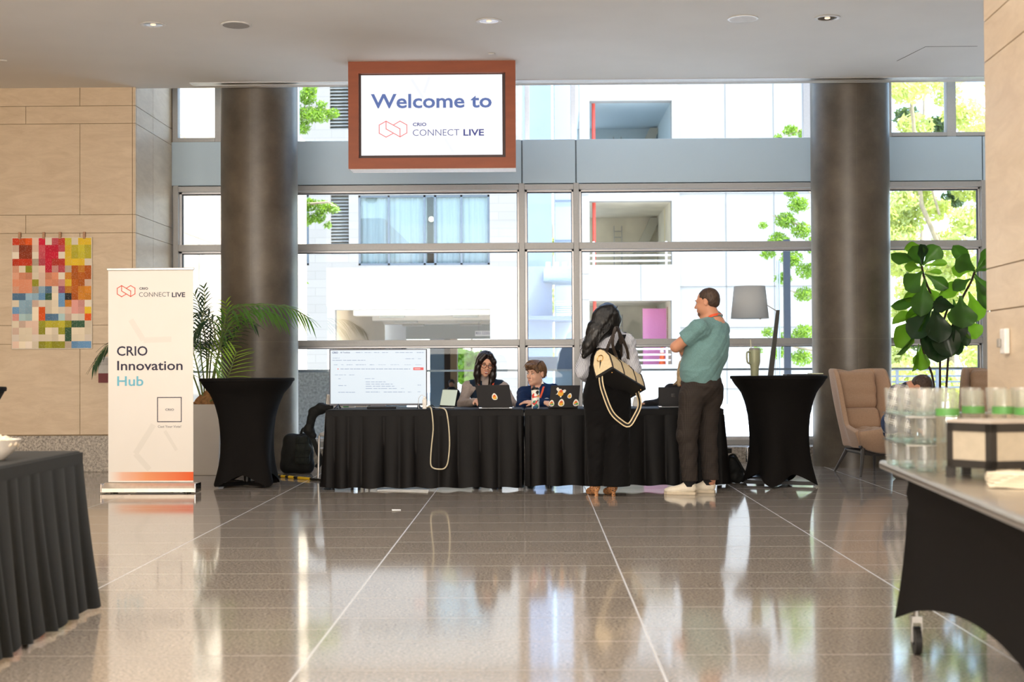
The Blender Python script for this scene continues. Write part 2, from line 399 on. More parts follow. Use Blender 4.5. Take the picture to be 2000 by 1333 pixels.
# lower glazing: one window per bay
low = [(X(343), X(433)-0.0, 'edge'), ]
uprights = [(X(340), X(350)), (X(1014), X(1025)), (X(1120.5), X(1131)), (X(1915.5), X(1927)), (X(1927)+3.1, X(1927)+3.17)]
bays = [(0, 1), (1, 2), (2, 3), (3, 4)]
for n, (i, j) in enumerate(bays):
    w = sgroup('window_%d' % (n+1))
    f = MB(); x0, x1 = uprights[i][0], uprights[j][0]
    upright(f, *uprights[i], ZB0, ZS0)
    if n == 3: upright(f, *uprights[j], ZB0, ZS0)
    for z0, z1 in ((ZT0, ZS0-0.012), (ZM0, ZM1), (ZN0, ZN1), (ZB0, ZB0+0.06)):
        f.box((uprights[i][1], YW-0.05, z0), (uprights[j][0], YW+0.10, z1))
    f.build('window_frame', al, w, bevel=0.004)
    s = MB()
    for z1 in (ZT0, ZM0, ZN0):      # pale upper reveal under each transom
        s.box((uprights[i][1], YW+0.02, z1-0.02), (uprights[j][0], YW+0.10, z1))
    s.box((uprights[i][1], YW+0.02, ZT0), (uprights[i][1]+0.028, YW+0.10, ZB0+0.06)); s.box((uprights[j][0]-0.02, YW+0.02, ZT0), (uprights[j][0], YW+0.10, ZB0+0.06))
    s.box((uprights[i][1], YW-0.02, ZB0+0.06), (uprights[j][0], YW+0.10, ZB0+0.095))
    s.build('window_reveal', alw, w)
    g = MB()
    for z0, z1 in ((ZT0-0.032, ZT0-0.02), (ZM0-0.03, ZM0-0.02), (ZN0-0.028, ZN0-0.02)):
        g.box((uprights[i][1], YW+0.03, z0), (uprights[j][0], YW+0.08, z1))
    g.box((uprights[i][1]+0.028, YW+0.03, ZT0), (uprights[i][1]+0.036, YW+0.08, ZB0)); g.box((uprights[j][0]-0.026, YW+0.03, ZT0), (uprights[j][0]-0.02, YW+0.08, ZB0))
    g.build('window_gasket', dg, w)
    pn = MB()
    for z0, z1 in ((ZM1, ZT0), (ZN1, ZM0), (ZB0, ZN0)):
        pn.box((uprights[i][1], YW+0.05, z0), (uprights[j][0], YW+0.062, z1))
    pn.build('window_pane', glz, w)
# clerestory above the spandrel: set further out in the middle bay
YU = YW + 1.0
def xu(px, Y): return P(px, 220, Y).x
w = sgroup('window_5'); f = MB(); z1 = 5.4
zb = P(400, 270, YW).z
f.box((X(348), YW-0.03, ZS1), (X(421), YW+0.1, zb)); f.box((X(338), YW-0.03, ZS1), (X(348.5), YW+0.1, z1)); f.box((X(421), YW-0.03, ZS1), (X(434), YW+0.1, z1))
f.build('window_frame', al, w, bevel=0.004); MB().box((X(348), YW+0.05, zb), (X(421), YW+0.062, z1)).build('window_pane', glz, w)
w = sgroup('window_6'); f = MB()
for a, b in ((579, 583.5), (1025, 1033.7), (1114.6, 1124), (1568, 1582)):
    f.box((xu(a, YU), YU-0.05, ZS1-0.3), (xu(b, YU), YU+0.08, z1))
f.build('window_frame', al, w, bevel=0.004)
MB().box((xu(583, YU), YU+0.0, ZS1-0.3), (xu(1570, YU), YU+0.012, z1)).build('window_pane', glz, w)
w = sgroup('window_7'); f = MB(); zb = P(1800, 259, YW).z
for a, b in ((1734, 1740.5), (1848, 1866)):
    f.box((X(a, 220), YW-0.03, ZS1), (X(b, 220), YW+0.1, z1))
f.box((X(1740.5, 220), YW-0.03, ZS1+0.006), (X(1848, 220), YW+0.1, zb)); f.box((X(1866, 220), YW-0.03, ZS1+0.006), (XR, YW+0.1, zb))
f.build('window_frame', al, w, bevel=0.004); MB().box((X(1738, 220), YW+0.05, zb), (XR, YW+0.062, z1)).build('window_pane', glz, w)
# ledge between the spandrel and the set-back glazing
struct(MB().box((X(581), YW+0.12, ZS1-0.06), (X(1590), YU+0.1, ZS1-0.02)).build('ledge', alw))
# granite kerb under the glazing
struct(MB().box((XL, 16.42, -0.1), (XR, YW+0.1, ZB0)).build('baseboard_window', grm, bevel=0.005))
# slender guard rail behind the glass
gr = mat('guard rail steel', (120, 130, 142), 0.4, 0.6)
rl = thing('guard_rail', 'thin grey horizontal guard rail running along the foot of the window wall', 'railing', (0, YW+0.2, 0))
zr = P(1400, 722, YW+0.2).z
MB().box((XL+0.1, -0.012, zr-0.012), (XR, 0.012, zr+0.012)).build('rail', gr, rl)
for px in (345, 1019, 1126, 1921):
    MB().box((X(px)-0.015, -0.014, -0.1), (X(px)+0.015, 0.014, zr+0.012)).build('post', gr, rl)
# ================================================================== OUTSIDE
gcm = mat('sunlit paving', (202, 205, 207), 0.85, var=(1.5, 0.08, 4))
TX0, TX1 = -4.62, -0.55           # the drive-through: its roadway dips between these edges
struct(MB().box((-60, 17.0, -0.4), (70, 35, -0.12)).box((-60, 35, -0.4), (TX0, 60, -0.12)).box((TX1, 35, -0.4), (70, 60, -0.12)).box((-60, 60, -0.4), (70, 140, -0.12)).build('ground', gcm))
struct(MB().hexa([(TX0, 35, -0.5), (TX1, 35, -0.5), (TX1, 43, -1.4), (TX0, 43, -1.4), (TX0, 35, -0.12), (TX1, 35, -0.12), (TX1, 43, -1.08), (TX0, 43, -1.08)]).box((TX0, 43, -1.4), (TX1, 60, -1.08)).build('road_surface', gcm))
wht = mat('white cast concrete', (148, 146, 143), 0.8, var=(1.2, 0.05, 5))
lin = mat('concrete joint', (112, 111, 109), 0.9)
def brick_mat(name, c1, c2, cm_, bw, bh, mort):
    m = fresh(name); nt, N, L, B = nodes(m); tc = N.new('ShaderNodeTexCoord'); sp = N.new('ShaderNodeSeparateXYZ'); L.new(tc.outputs['Object'], sp.inputs[0])
    cb = N.new('ShaderNodeCombineXYZ'); L.new(math_node(nt, 'ADD', sp.outputs[0], sp.outputs[1]), cb.inputs[0]); L.new(sp.outputs[2], cb.inputs[1])
    b = N.new('ShaderNodeTexBrick'); L.new(cb.outputs[0], b.inputs['Vector']); b.inputs['Scale'].default_value = 1
    b.inputs['Brick Width'].default_value = bw; b.inputs['Row Height'].default_value = bh; b.inputs['Mortar Size'].default_value = mort
    b.inputs['Color1'].default_value = (*s2l(c1), 1); b.inputs['Color2'].default_value = (*s2l(c2), 1); b.inputs['Mortar'].default_value = (*s2l(cm_), 1)
    L.new(b.outputs[0], B.inputs['Base Color']); B.inputs['Roughness'].default_value = 0.85
    return m
cmu = brick_mat('pale block masonry', (130, 125, 117), (135, 130, 122), (123, 118, 110), 0.8, 0.2, 0.008)
def holed_wall(mb, x0, x1, z0, z1, y0, y1, holes):
    xs = sorted({x0, x1, *[h[0] for h in holes], *[h[1] for h in holes]}); zs = sorted({z0, z1, *[h[2] for h in holes], *[h[3] for h in holes]})
    xs = [x for x in xs if x0 <= x <= x1]; zs = [z for z in zs if z0 <= z <= z1]
    for a, b in zip(xs[:-1], xs[1:]):
        run = None
        for c, d in zip(zs[:-1], zs[1:]):
            inside = any(h[0] <= (a+b)/2 <= h[1] and h[2] <= (c+d)/2 <= h[3] for h in holes)
            if not inside: run = [c, d] if run is None else [run[0], d]
            if inside and run: mb.box((a, y0, run[0]), (b, y1, run[1])); run = None
        if run: mb.box((a, y0, run[0]), (b, y1, run[1]))
def prect(x0, y0, x1, y1, Y):          # picture rectangle -> (X0, X1, Z0, Z1) on plane Y
    a, b = P(x0, y1, Y), P(x1, y0, Y); return (a.x, b.x, a.z, b.z)
def rbox(mb, r, y0, y1): mb.box((r[0], y0, r[2]), (r[1], y1, r[3])); return mb

# ---- pale masonry building with a drive-through, facade at 34 m
YF = 34.0
bA = thing('masonry_building', 'pale block masonry building with curtained windows over a drive-through opening', 'building', (0, YF, 0))
def L_(r): return r                       # parts are written in building coordinates: y relative to the facade
win = prect(700, 380, 956, 519, YF); win2 = prect(545, 380, 603, 519, YF); win3 = prect(700, 130, 956, 262, YF)
louv = prect(646, 381, 681, 497, YF); louv2 = prect(644, 132, 682, 252, YF); tun = prect(655, 604, 957, 1000, YF)
fac = prect(330, -200, 1011, 1000, YF)
mb = MB(); holed_wall(mb, fac[0], fac[1], -0.3, fac[3], 0, 0.35, [win, win2, win3, louv, louv2, (tun[0], tun[1], -0.4, tun[3])])
mb.box((fac[1]-0.35, 0.35, -0.3), (fac[1], 14, fac[3])); mb.build('wall', cmu, bA)
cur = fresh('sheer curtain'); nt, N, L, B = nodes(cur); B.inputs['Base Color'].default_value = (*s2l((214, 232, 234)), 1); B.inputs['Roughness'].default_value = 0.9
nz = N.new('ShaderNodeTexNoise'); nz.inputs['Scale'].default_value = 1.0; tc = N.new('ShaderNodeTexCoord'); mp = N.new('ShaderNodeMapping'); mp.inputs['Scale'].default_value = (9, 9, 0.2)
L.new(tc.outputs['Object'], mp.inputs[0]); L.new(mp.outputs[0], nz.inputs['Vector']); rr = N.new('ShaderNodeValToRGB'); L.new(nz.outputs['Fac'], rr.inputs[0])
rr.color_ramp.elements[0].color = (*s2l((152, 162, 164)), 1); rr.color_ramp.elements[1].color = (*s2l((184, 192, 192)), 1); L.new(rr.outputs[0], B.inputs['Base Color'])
wfm = mat('window bars grey', (92, 100, 106), 0.5, 0.3)
drk = mat('dark room', (74, 66, 52), 0.9)
gl2 = glass_mat('building glass', (0.94, 0.97, 0.97), 1.4)
def curtain(mb, x0, x1, z0, z1, y):
    n = max(6, int((x1-x0)/0.035))
    mb.loft([[(x0+(x1-x0)*i/n, y+0.03*sin(i*1.7)+0.012*sin(i*0.61), z) for i in range(n+1)] for z in (z0, z1)], cap=False, closed=False)
def curtained_window(r, cuts, gap=None):
    f = MB(); t = 0.05
    f.box((r[0], 0.03, r[2]), (r[1], 0.12, r[2]+t)).box((r[0], 0.03, r[3]-t), (r[1], 0.12, r[3]))
    for c in (r[0], *cuts, r[1]-t): f.box((c, 0.03, r[2]), (c+t, 0.12, r[3]))
    w = f.build('window', wfm, bA)
    cu = MB()
    if gap: curtain(cu, r[0], gap[0], r[2], r[3], 0.17); curtain(cu, gap[1], r[1], r[2], r[3], 0.17)
    else: curtain(cu, r[0], r[1], r[2], r[3], 0.17)
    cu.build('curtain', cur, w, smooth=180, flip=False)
    MB().box((r[0]-0.1, 0.6, r[2]-0.1), (r[1]+0.1, 0.65, r[3]+0.1)).build('interior', drk, w)
    MB().box((r[0], 0.06, r[2]), (r[1], 0.07, r[3])).build('pane', gl2, w)
    return w
px_ = lambda px, py=450: P(px, py, YF).x
w1 = curtained_window(win, (px_(757), px_(827), px_(848), px_(899)), (px_(833), px_(846)))
curtained_window(win2, ()); curtained_window(win3, (px_(757), px_(827), px_(899)))
lt = mat('wall lamp', (255, 244, 220), 0.4, emit=((255, 236, 200), 1.5))
lc = P(842, 428, YF+0.4); MB().sphere((lc.x, 0.45, lc.z), 0.07, 12, 8).build('interior_lamp', lt, w1)
lvm = mat('louvre metal', (150, 150, 144), 0.5, 0.2)
for r in (louv, louv2):
    m = MB(); n = 18
    for i in range(n):
        z = r[2] + (r[3]-r[2])*(i+0.5)/n; m.hexa([(r[0], 0.04, z-0.05), (r[1], 0.04, z-0.05), (r[1], 0.07, z-0.05), (r[0], 0.07, z-0.05), (r[0], 0.14, z+0.02), (r[1], 0.14, z+0.02), (r[1], 0.17, z+0.02), (r[0], 0.17, z+0.02)])
    lo = m.build('louver', lvm, bA)
    MB().box((r[0], 0.2, r[2]), (r[1], 0.22, r[3])).build('backing', drk, lo)
# drive-through: curved side wall, stepped beams, back lintel
tan = mat('beige render', (214, 188, 150), 0.85, var=(1, 0.06, 4))
a, b = P(655, 640, YF), P(752, 640, YF+11)
pts = [(tun[0]+(b.x-tun[0])*t**0.9, 0.35+10.6*t) for t in [i/12 for i in range(13)]]
m = MB(); m.loft([[(x, y, -0.3), (x, y, tun[3]+0.4), (x-0.3, y, tun[3]+0.4), (x-0.3, y, -0.3)] for x, y in pts]); m.build('tunnel_wall', tan, bA, smooth=40)
beige = mat('soffit white', (246, 236, 220), 0.8)
for (x0, y0, y1, dy) in ((690, 605, 615, 2.2), (727, 616.5, 625, 5.4), (748, 626, 632, 8.4)):
    p, q = P(x0, y0, YF+dy), P(1000, y1, YF+dy); m = MB().box((p.x, dy, q.z), (fac[1]-0.35, dy+0.7, p.z+0.5)); bmn = m.build('beam', beige, bA)
    for fx in (0.28, 0.82):
        xx = p.x + (P(957, 610, YF+dy).x-p.x)*fx
        MB().box((xx-0.32, dy+0.02, q.z-0.06), (xx+0.32, dy+0.3, q.z+0.002)).build('beam_light', mat('fixture grey', (150, 150, 140), 0.5), bmn)
MB().box((fac[0], 0.35, tun[3]+0.25), (fac[1]-0.35, 12, tun[3]+0.5)).build('soffit', beige, bA)
bl = mat('blue grey render', (168, 190, 208), 0.7); tl = mat('teal grey fascia', (132, 152, 156), 0.6)
r = prect(750, 632, 793, 760, YF+11.2); rbox(MB(), (r[0], r[1], -0.3, r[3]+0.6), 11.2, 11.5).build('back_wall', mat('cool white render', (226, 232, 240), 0.8), bA)
r = prect(793, 632, 957, 663, YF+11.2); rbox(MB(), (r[0], r[1]+0.6, r[2], r[3]+0.5), 11.2, 11.8).build('lintel', tl, bA)
for (x0, x1, m_, y0) in ((840, 868, bl, 662), (868, 880, mat('brown post', (84, 66, 54), 0.7), 662), (880, 893, mat('tan post', (204, 168, 124), 0.7), 662)):
    r = prect(x0, y0, x1, 760, YF+11.6); rbox(MB(), (r[0], r[1], -0.3, r[3]), 11.5, 11.9).build('door_post', m_, bA)
# painted clearance sign under the soffit
sg = thing('clearance_sign', 'small white height clearance sign hanging in the drive-through', 'sign', (0, YF+6.6, 0))
r = prect(928, 646.5, 957, 657, YF+6.6); q = rbox(MB(), (r[0], r[1]+0.45, r[2], r[3]), 0, 0.05).build('sign_board', mat('sign white', (236, 240, 244), 0.5), sg)
text_obj('lettering', 'MAX CLEARANCE', mat('sign blue', (70, 96, 140), 0.6), sg, (r[0]+0.02, -0.001, r[2]+0.045), width=(r[1]-r[0])*1.35, height=(r[3]-r[2])*0.6, bold=0.01)
for xx in (r[0]+0.1, r[1]+0.3): MB().box((xx-0.01, 0.02, r[3]), (xx+0.01, 0.04, tun[3]+0.3)).build('hanger', wfm, sg)

# ---- parking deck with open bays, facade at 43 m
YD = 43.0
bD = thing('parking_deck', 'white concrete parking deck with open railed bays stacked above each other', 'building', (0, YD, 0))
ops = [prect(1152, y0, 1312, y1, YD) for y0, y1 in ((587, 713), (392, 518), (196, 322))]
fr = prect(1136, -300, 1322, 1000, YD)
mb = MB(); holed_wall(mb, fr[0], fr[1], -0.3, fr[3], 0, 0.4, ops); mb.build('wall', wht, bD)
r2_ = prect(1318, -300, 1700, 1000, YD+0.6)
MB().box((fr[1], 0.5, -0.3), (r2_[1], 0.9, fr[3])).build('wall', wht, bD)
m = MB()
for y in (92, 160, 325, 378, 560, 640, 760): 
    z = P(1400, y, YD+0.5).z; m.box((fr[1]+0.05, 0.49, z-0.012), (r2_[1], 0.505, z+0.012))
for x in (1418, 1512): 
    xx = P(x, 400, YD+0.5).x; m.box((xx-0.012, 0.49, -0.3), (xx+0.012, 0.505, fr[3]))
for y in (380, 535, 585, 760):
    z = P(1230, y, YD).z; m.box((fr[0], -0.006, z-0.01), (ops[0][0], 0.01, z+0.01))
m.box((P(1252, 550, YD).x-0.01, -0.006, ops[0][3]), (P(1252, 550, YD).x+0.01, 0.01, ops[1][2]))
m.build('panel_joint', lin, bD)
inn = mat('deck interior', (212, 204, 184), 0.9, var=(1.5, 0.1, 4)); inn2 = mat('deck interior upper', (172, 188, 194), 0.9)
rpm = mat('red standpipe', (214, 74, 60), 0.5); whp = mat('white rail paint', (240, 240, 242), 0.4)
yel = mat('yellow door paint', (226, 196, 40), 0.5)
for k, o_ in enumerate(ops):
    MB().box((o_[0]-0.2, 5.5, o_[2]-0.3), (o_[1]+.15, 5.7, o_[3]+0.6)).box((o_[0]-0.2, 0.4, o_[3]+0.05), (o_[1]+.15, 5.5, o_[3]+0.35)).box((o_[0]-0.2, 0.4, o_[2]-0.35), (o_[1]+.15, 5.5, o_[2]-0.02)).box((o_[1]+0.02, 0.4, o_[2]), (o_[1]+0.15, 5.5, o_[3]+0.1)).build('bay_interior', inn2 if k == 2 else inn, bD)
    x = P(1160.5, 450, YD+0.5).x; MB().tube([(x, 0.55, o_[2]-0.02), (x, 0.55, o_[3]+0.06)], 0.055, 12).build('standpipe', rpm, bD)
    rr_ = MB(); h = o_[3]-o_[2]
    zs = [o_[2]+h*t for t in ((0.30, 0.20, 0.10) if k == 2 else (0.30, 0.20, 0.10))]
    for z in [o_[2]+0.13+0.17*i for i in range(4)]: rr_.box((o_[0]+0.02, 0.16, z-0.022), (o_[1]-0.02, 0.2, z+0.022))
    for px in (1160, 1302): xx = P(px, 450, YD).x; rr_.box((xx-0.03, 0.15, o_[2]), (xx+0.03, 0.21, o_[2]+0.72))
    rr_.build('railing', whp, bD)
    lad = MB(); xl = P(1207, 450, YD+5.3).x
    for s in (-0.13, 0.13): lad.box((xl+s-0.015, 5.35, o_[2]+0.2), (xl+s+0.015, 5.4, o_[2]+1.7))
    for i in range(7): lad.box((xl-0.13, 5.35, o_[2]+0.3+0.2*i), (xl+0.13, 5.4, o_[2]+0.33+0.2*i))
    lad.build('ladder', mat('ladder grey', (150, 150, 148), 0.5, 0.5), bD)
    if k != 0:
        st = MB(); xs, xe = P(1215, 450, YD+5.2).x, P(1290, 450, YD+5.2).x
        st.hexa([(xs, 5.0, o_[2]), (xs+0.35, 5.0, o_[2]), (xs+0.35, 5.3, o_[2]), (xs, 5.3, o_[2]), (xe-0.35, 5.0, o_[3]), (xe, 5.0, o_[3]), (xe, 5.3, o_[3]), (xe-0.35, 5.3, o_[3])])
        st.build('stair', mat('stair grey', (168, 164, 150), 0.8), bD)
r = prect(1299, 404, 1311, 518, YD+2.5); rbox(MB(), r, 2.5, 2.6).build('door', yel, bD)
pk = mat('pink door paint', (216, 130, 182), 0.5)
r = prect(1256, 603, 1304, 716, YD+2.0); rbox(MB(), (r[0], r[1], ops[0][2]-0.02, r[3]), 2.0, 2.08).build('door', pk, bD)
r = prect(1304, 600, 1311, 713, YD+1.5); rbox(MB(), r, 1.5, 1.6).build('brick_pier', brick_mat('red brick', (150, 84, 72), (134, 70, 62), (170, 150, 140), 0.2, 0.07, 0.01), bD)
bpy.context.view_layer.update()
cn = P(1293.5, 713, YD+0.8); cone = thing('traffic_cone', 'orange traffic cone with white band on the parking deck by the pink door', 'traffic cone', (cn.x, YD+0.8, ops[0][2]-0.02))
MB().lathe([(0.10, 0.03), (0.085, 0.2), (0.068, 0.38)], n=20).lathe([(0.048, 0.52), (0.028, 0.64)], n=20).box((-0.14, -0.14, 0), (0.14, 0.14, 0.03)).build('cone_body', mat('cone orange', (236, 104, 52), 0.5), cone, smooth=40)
MB().lathe([(0.068, 0.38), (0.048, 0.52)], n=20).build('reflective_band', whp, cone, smooth=40)

# ---- narrow alley between the two: grey-blue apartment tower far back
YA = 58.0
bT = thing('apartment_tower', 'blue grey apartment tower with balconies seen through the gap between two white buildings', 'building', (0, YA, 0))
bwa = mat('blue grey cladding', (122, 133, 150), 0.7, var=(0.6, 0.06, 4)); bwb = mat('pale cladding', (150, 158, 168), 0.7)
r = prect(980, -500, 1073, 800, YA); rbox(MB(), (r[0], r[1], -0.3, r[3]), 0, 3).build('wall', bwa, bT)
r = prect(1086, -500, 1180, 800, YA+2); rbox(MB(), (r[0], r[1], -0.3, r[3]), 2, 5).build('wall', bwb, bT)
m = MB()
for y in (392, 470, 548, 600): z = P(1100, y, YA+2).z; m.box((r[0], 1.97, z-0.03), (r[1], 2.0, z+0.03))
m.build('floor_joint', mat('cladding joint', (100, 112, 128), 0.8), bT)
gll = mat('balcony glass', (126, 158, 172), 0.2, spec=0.7)
r = prect(1062, 524, 1121, 546, YA-1.5); rbox(MB(), r, -1.5, 1.5).build('balcony', gll, bT)
r = prect(1062, 544, 1121, 549, YA-1.5); rbox(MB(), r, -1.6, 1.5).build('balcony_slab', mat('slab dark', (96, 116, 126), 0.6), bT)
for x0 in (1066, 1082, 1098, 1112):
    r = prect(x0, 512, x0+9, 524, YA-1.4); rbox(MB(), r, -1.4, -1.3).build('balcony_window', mat('pale glass', (198, 214, 220), 0.2), bT)
m = MB()
for i in range(8):
    r = prect(1086, 588+i*4, 1121, 589.6+i*4, YA-0.5); rbox(m, r, -0.5, -0.4)
m.build('louver', mat('louvre pale', (196, 216, 226), 0.5), bT)
r = prect(1027, 617, 1121, 624, YA-2); rbox(MB(), r, -2, 2).build('ledge', mat('ledge blue', (100, 112, 130), 0.6), bT)
r = prect(1020, 697, 1121, 725, YA-8); rbox(MB(), r, -8, -7.5).build('low_wall', mat('slate blue wall', (74, 84, 96), 0.6), bT)
# slate-blue angular canopy at the alley mouth
cp = thing('angular_canopy', 'slate blue angular canopy standing in the alley mouth', 'canopy', (0, 46, 0))
pA = [P(x, y, 46) for x, y in ((1088, 722), (1093, 690), (1106, 662), (1122, 662), (1122, 722))]
MB().prism([(p.x, p.z) for p in pA], 0, 2.0).build('canopy_shell', mat('slate blue panel', (60, 72, 88), 0.6), cp)
pB = [P(x, y, 46) for x, y in ((1085, 722), (1122, 722))]
MB().box((pB[0].x, 0.1, -0.12), (pB[1].x, 1.9, pB[0].z)).build('canopy_base', mat('pale blue panel', (112, 130, 140), 0.5), cp)
# ---- low granite planter wall outside the left bay
gw = G(610, 870, -0.12)
pw = thing('planter_wall', 'low grey granite planter wall outside the window behind the left column', 'low wall', (0, 18.4, 0))
r = prect(470, 722, 690, 900, 18.4); MB().box((r[0], 0, -0.12), (r[1], 0.5, r[3])).build('wall_block', mat('planter granite', (150, 152, 150), 0.7, var=(30, 0.35, 6)), pw)

# ---- trees
def foliage_mesh(name, m, clusters, n, size, parent, seed=1, narrow=0.3):
    rng = np.random.default_rng(seed)
    cs = np.array([c[:3] for c in clusters], float); rr = np.array([c[3] for c in clusters], float)
    idx = rng.choice(len(cs), n, p=(rr**2)/np.sum(rr**2))
    d = rng.normal(size=(n, 3)); d /= np.linalg.norm(d, axis=1)[:, None]
    pos = cs[idx] + d*(rr[idx]*rng.random(n)**0.45)[:, None]*np.array([1, 1, 0.75])
    ax = rng.normal(size=(n, 3)); ax[:, 2] -= 0.5; ax /= np.linalg.norm(ax, axis=1)[:, None]
    sd = np.cross(ax, rng.normal(size=(n, 3))); sd /= np.linalg.norm(sd, axis=1)[:, None]
    s = size*(0.6+0.8*rng.random(n))[:, None]
    v = np.stack([pos-ax*s*0.5, pos+sd*s*narrow*0.5, pos+ax*s*0.5, pos-sd*s*narrow*0.5], 1).reshape(-1, 3)
    me = bpy.data.meshes.new(name); me.vertices.add(4*n); me.vertices.foreach_set('co', v.ravel())
    me.loops.add(4*n); me.loops.foreach_set('vertex_index', np.arange(4*n)); me.polygons.add(n)
    me.polygons.foreach_set('loop_start', np.arange(0, 4*n, 4)); me.update(calc_edges=True); me.materials.append(m)
    o = bpy.data.objects.new(name, me); COL.objects.link(o); o.parent = parent
    return o
barkl = mat('pale bark', (150, 134, 110), 0.9, var=(8, 0.2, 4))
lf1 = leaf_mat('oak leaf', (104, 132, 46), 0.45); lf2 = leaf_mat('spring leaf', (166, 172, 122), 0.45); lf3 = leaf_mat('dark leaf', (66, 84, 46), 0.35)
def tree(label, Y, trunk_px, branch_px, clusters_px, n, size, m, seed, narrow=0.3, group=None, cat='tree', r0=0.1):
    b = P(trunk_px[0][0], trunk_px[0][1], Y); root = thing('courtyard_tree', label, cat, (b.x, Y, -0.12), group=group)
    off = Vector((b.x, Y, -0.12)); t = MB()
    pts = [P(x, y, Y)-off for x, y in trunk_px]; pts[0].z = 0
    t.tube(pts, [r0*(1-0.6*i/(len(pts)-1)) for i in range(len(pts))], 10)
    t.build('trunk', barkl, root, smooth=60)
    for br_ in branch_px:
        q = [P(x, y, Y+dy)-off for x, y, dy in br_]; MB().tube(q, [r0*0.4*(1-0.8*i/(len(q)-1)) for i in range(len(q))], 6).build('branch', barkl, root, smooth=60)
    k = Y/FPX
    cl = [tuple(P(x, y, Y+dy)-off)+(rp*k,) for x, y, dy, rp in clusters_px]
    foliage_mesh('foliage', m, cl, n, size, root, seed, narrow)
    return root
tree('leafy green tree whose branches hang in front of the louvres beside the left column', 28,
     [(548, 860), (546, 600), (540, 300), (536, -150)],
     [[(543, 420, 0), (590, 400, 0), (640, 395, -0.3), (660, 405, -.3)], [(540, 250, 0), (600, 210, 0), (650, 215, 0)], [(544, 560, 0), (575, 552, 0), (592, 552, 0)]],
     [(600, 190, 0, 20), (625, 225, 0, 22), (600, 225, 0, 24), (650, 222, 0, 14), (590, 250, 0, 18), (605, 175, 0, 16), (560, 215, 0, 30), (628, 205, 0, 12),
      (600, 400, 0, 20), (630, 405, 0, 20), (650, 408, 0, 13), (595, 430, 0, 18), (620, 425, 0, 16), (640, 440, 0, 9), (560, 410, 0, 28), (590, 552, 0, 12), (560, 545, 0, 22)],
     6500, 0.085, lf1, 3, group=None)
tree('leafy green tree with drooping branches just left of the right column', 30,
     [(1640, 870), (1636, 600), (1630, 300), (1625, -150)],
     [[(1632, 470, 0), (1590, 455, 0), (1540, 430, 0), (1505, 420, 0)], [(1632, 380, 0), (1600, 385, 0), (1570, 370, 0)], [(1634, 600, 0), (1590, 580, 0), (1530, 565, 0)], [(1634, 690, 0), (1560, 680, 0), (1500, 660, 0)], [(1630, 250, 0), (1580, 252, 0), (1530, 265, 0)]],
     [(1560, 400, 0, 22), (1535, 430, 0, 22), (1520, 470, 0, 22), (1565, 450, 0, 22), (1500, 495, 0, 16), (1545, 505, 0, 24), (1575, 530, 0, 22), (1530, 545, 0, 18), (1570, 575, 0, 20), (1545, 375, 0, 14), (1600, 480, 0, 30),
      (1490, 440, 0, 10), (1540, 660, 0, 18), (1570, 650, 0, 22), (1520, 690, 0, 16), (1565, 700, 0, 22), (1480, 685, 0, 10), (1500, 650, 0, 12), (1545, 255, 0, 16), (1570, 262, 0, 14), (1520, 268, 0, 8)],
     7500, 0.09, lf1, 5)
bigc = []
rg = random.Random(11)
for i in range(70): bigc.append((rg.uniform(1735, 1990), rg.uniform(150, 720), rg.uniform(-2, 2), rg.uniform(22, 46)))
tree('big yellow green tree filling the view right of the right column', 37, [(1862, 800), (1850, 520), (1800, 400), (1770, 100)],
     [[(1845, 480, 0), (1810, 430, 0), (1795, 380, 0)], [(1848, 520, 0), (1890, 440, 0), (1930, 400, 0)], [(1835, 420, 0), (1800, 300, 0), (1770, 190, 0)], [(1850, 540, 0), (1790, 560, 0), (1745, 590, 0)]], bigc, 34000, 0.15, lf2, 8, 0.45)
c2 = [(rg.uniform(1740, 1990), rg.uniform(170, 300), 0, 26) for i in range(6)] + [(rg.uniform(1740, 1990), rg.uniform(380, 700), 0, 24) for i in range(14)]
tree('darker tree standing behind the yellow green one right of the right column', 46, [(1795, 800), (1800, 500), (1806, 150)], [[(1800, 330, 0), (1770, 260, 0), (1760, 215, 0)]], c2, 5200, 0.22, lf3, 9, 0.5)
c3 = [(rg.uniform(885, 960), rg.uniform(660, 740), rg.uniform(-2, 2), 26) for i in range(10)]
tree('bright green tree seen through the drive-through behind the seated woman', 62, [(918, 780), (920, 720), (922, 640)], [[(920, 700, 0), (935, 680, 0)]], c3, 1500, 0.4, lf1, 12, 0.5)
c4 = [(rg.uniform(1070, 1090), rg.uniform(470, 720), 0, 14) for i in range(10)] + [(1036, 685, 0, 14), (1032, 670, 0, 9)]
tree('slim yellow green tree in the gap of the alley', 70, [(1078, 790), (1079, 600), (1080, 420)], [[(1079, 690, 0), (1050, 690, 0), (1036, 685, 0)]], c4, 900, 0.45, lf2, 13, 0.5)
# clipped hedge and rails below the big tree
hd = thing('hedge', 'low loose green hedge below the trees right of the right column', 'hedge', (8.6, 33, -0.12))
foliage_mesh('foliage', lf2, [(rg.uniform(-1.6, 6.0), rg.uniform(-0.4, 0.4), rg.uniform(0.3, 1.0), 0.5) for i in range(24)], 5000, 0.16, hd, 4, 0.5)
er = thing('terrace_railing', 'pale metal terrace railing in front of the hedge right of the right column', 'railing', (0, 22, 0))
m = MB()
for y in (722, 735, 746, 757): z = P(1830, y, 22).z; m.box((P(1735, 700, 22).x, -0.015, z-0.015), (P(2100, 700, 22).x, 0.015, z+0.015))
m.build('rails', gr, er)
for px in (1752, 1830, 1908, 1990): x = P(px, 700, 22).x; MB().box((x-0.02, -0.02, -0.12), (x+0.02, 0.02, P(1830, 720, 22).z)).build('post', gr, er)
lp = thing('lamp_post', 'dark slim lamp post outside behind the floor lamp', 'lamp post', (P(1538, 700, 27).x, 27, -0.12))
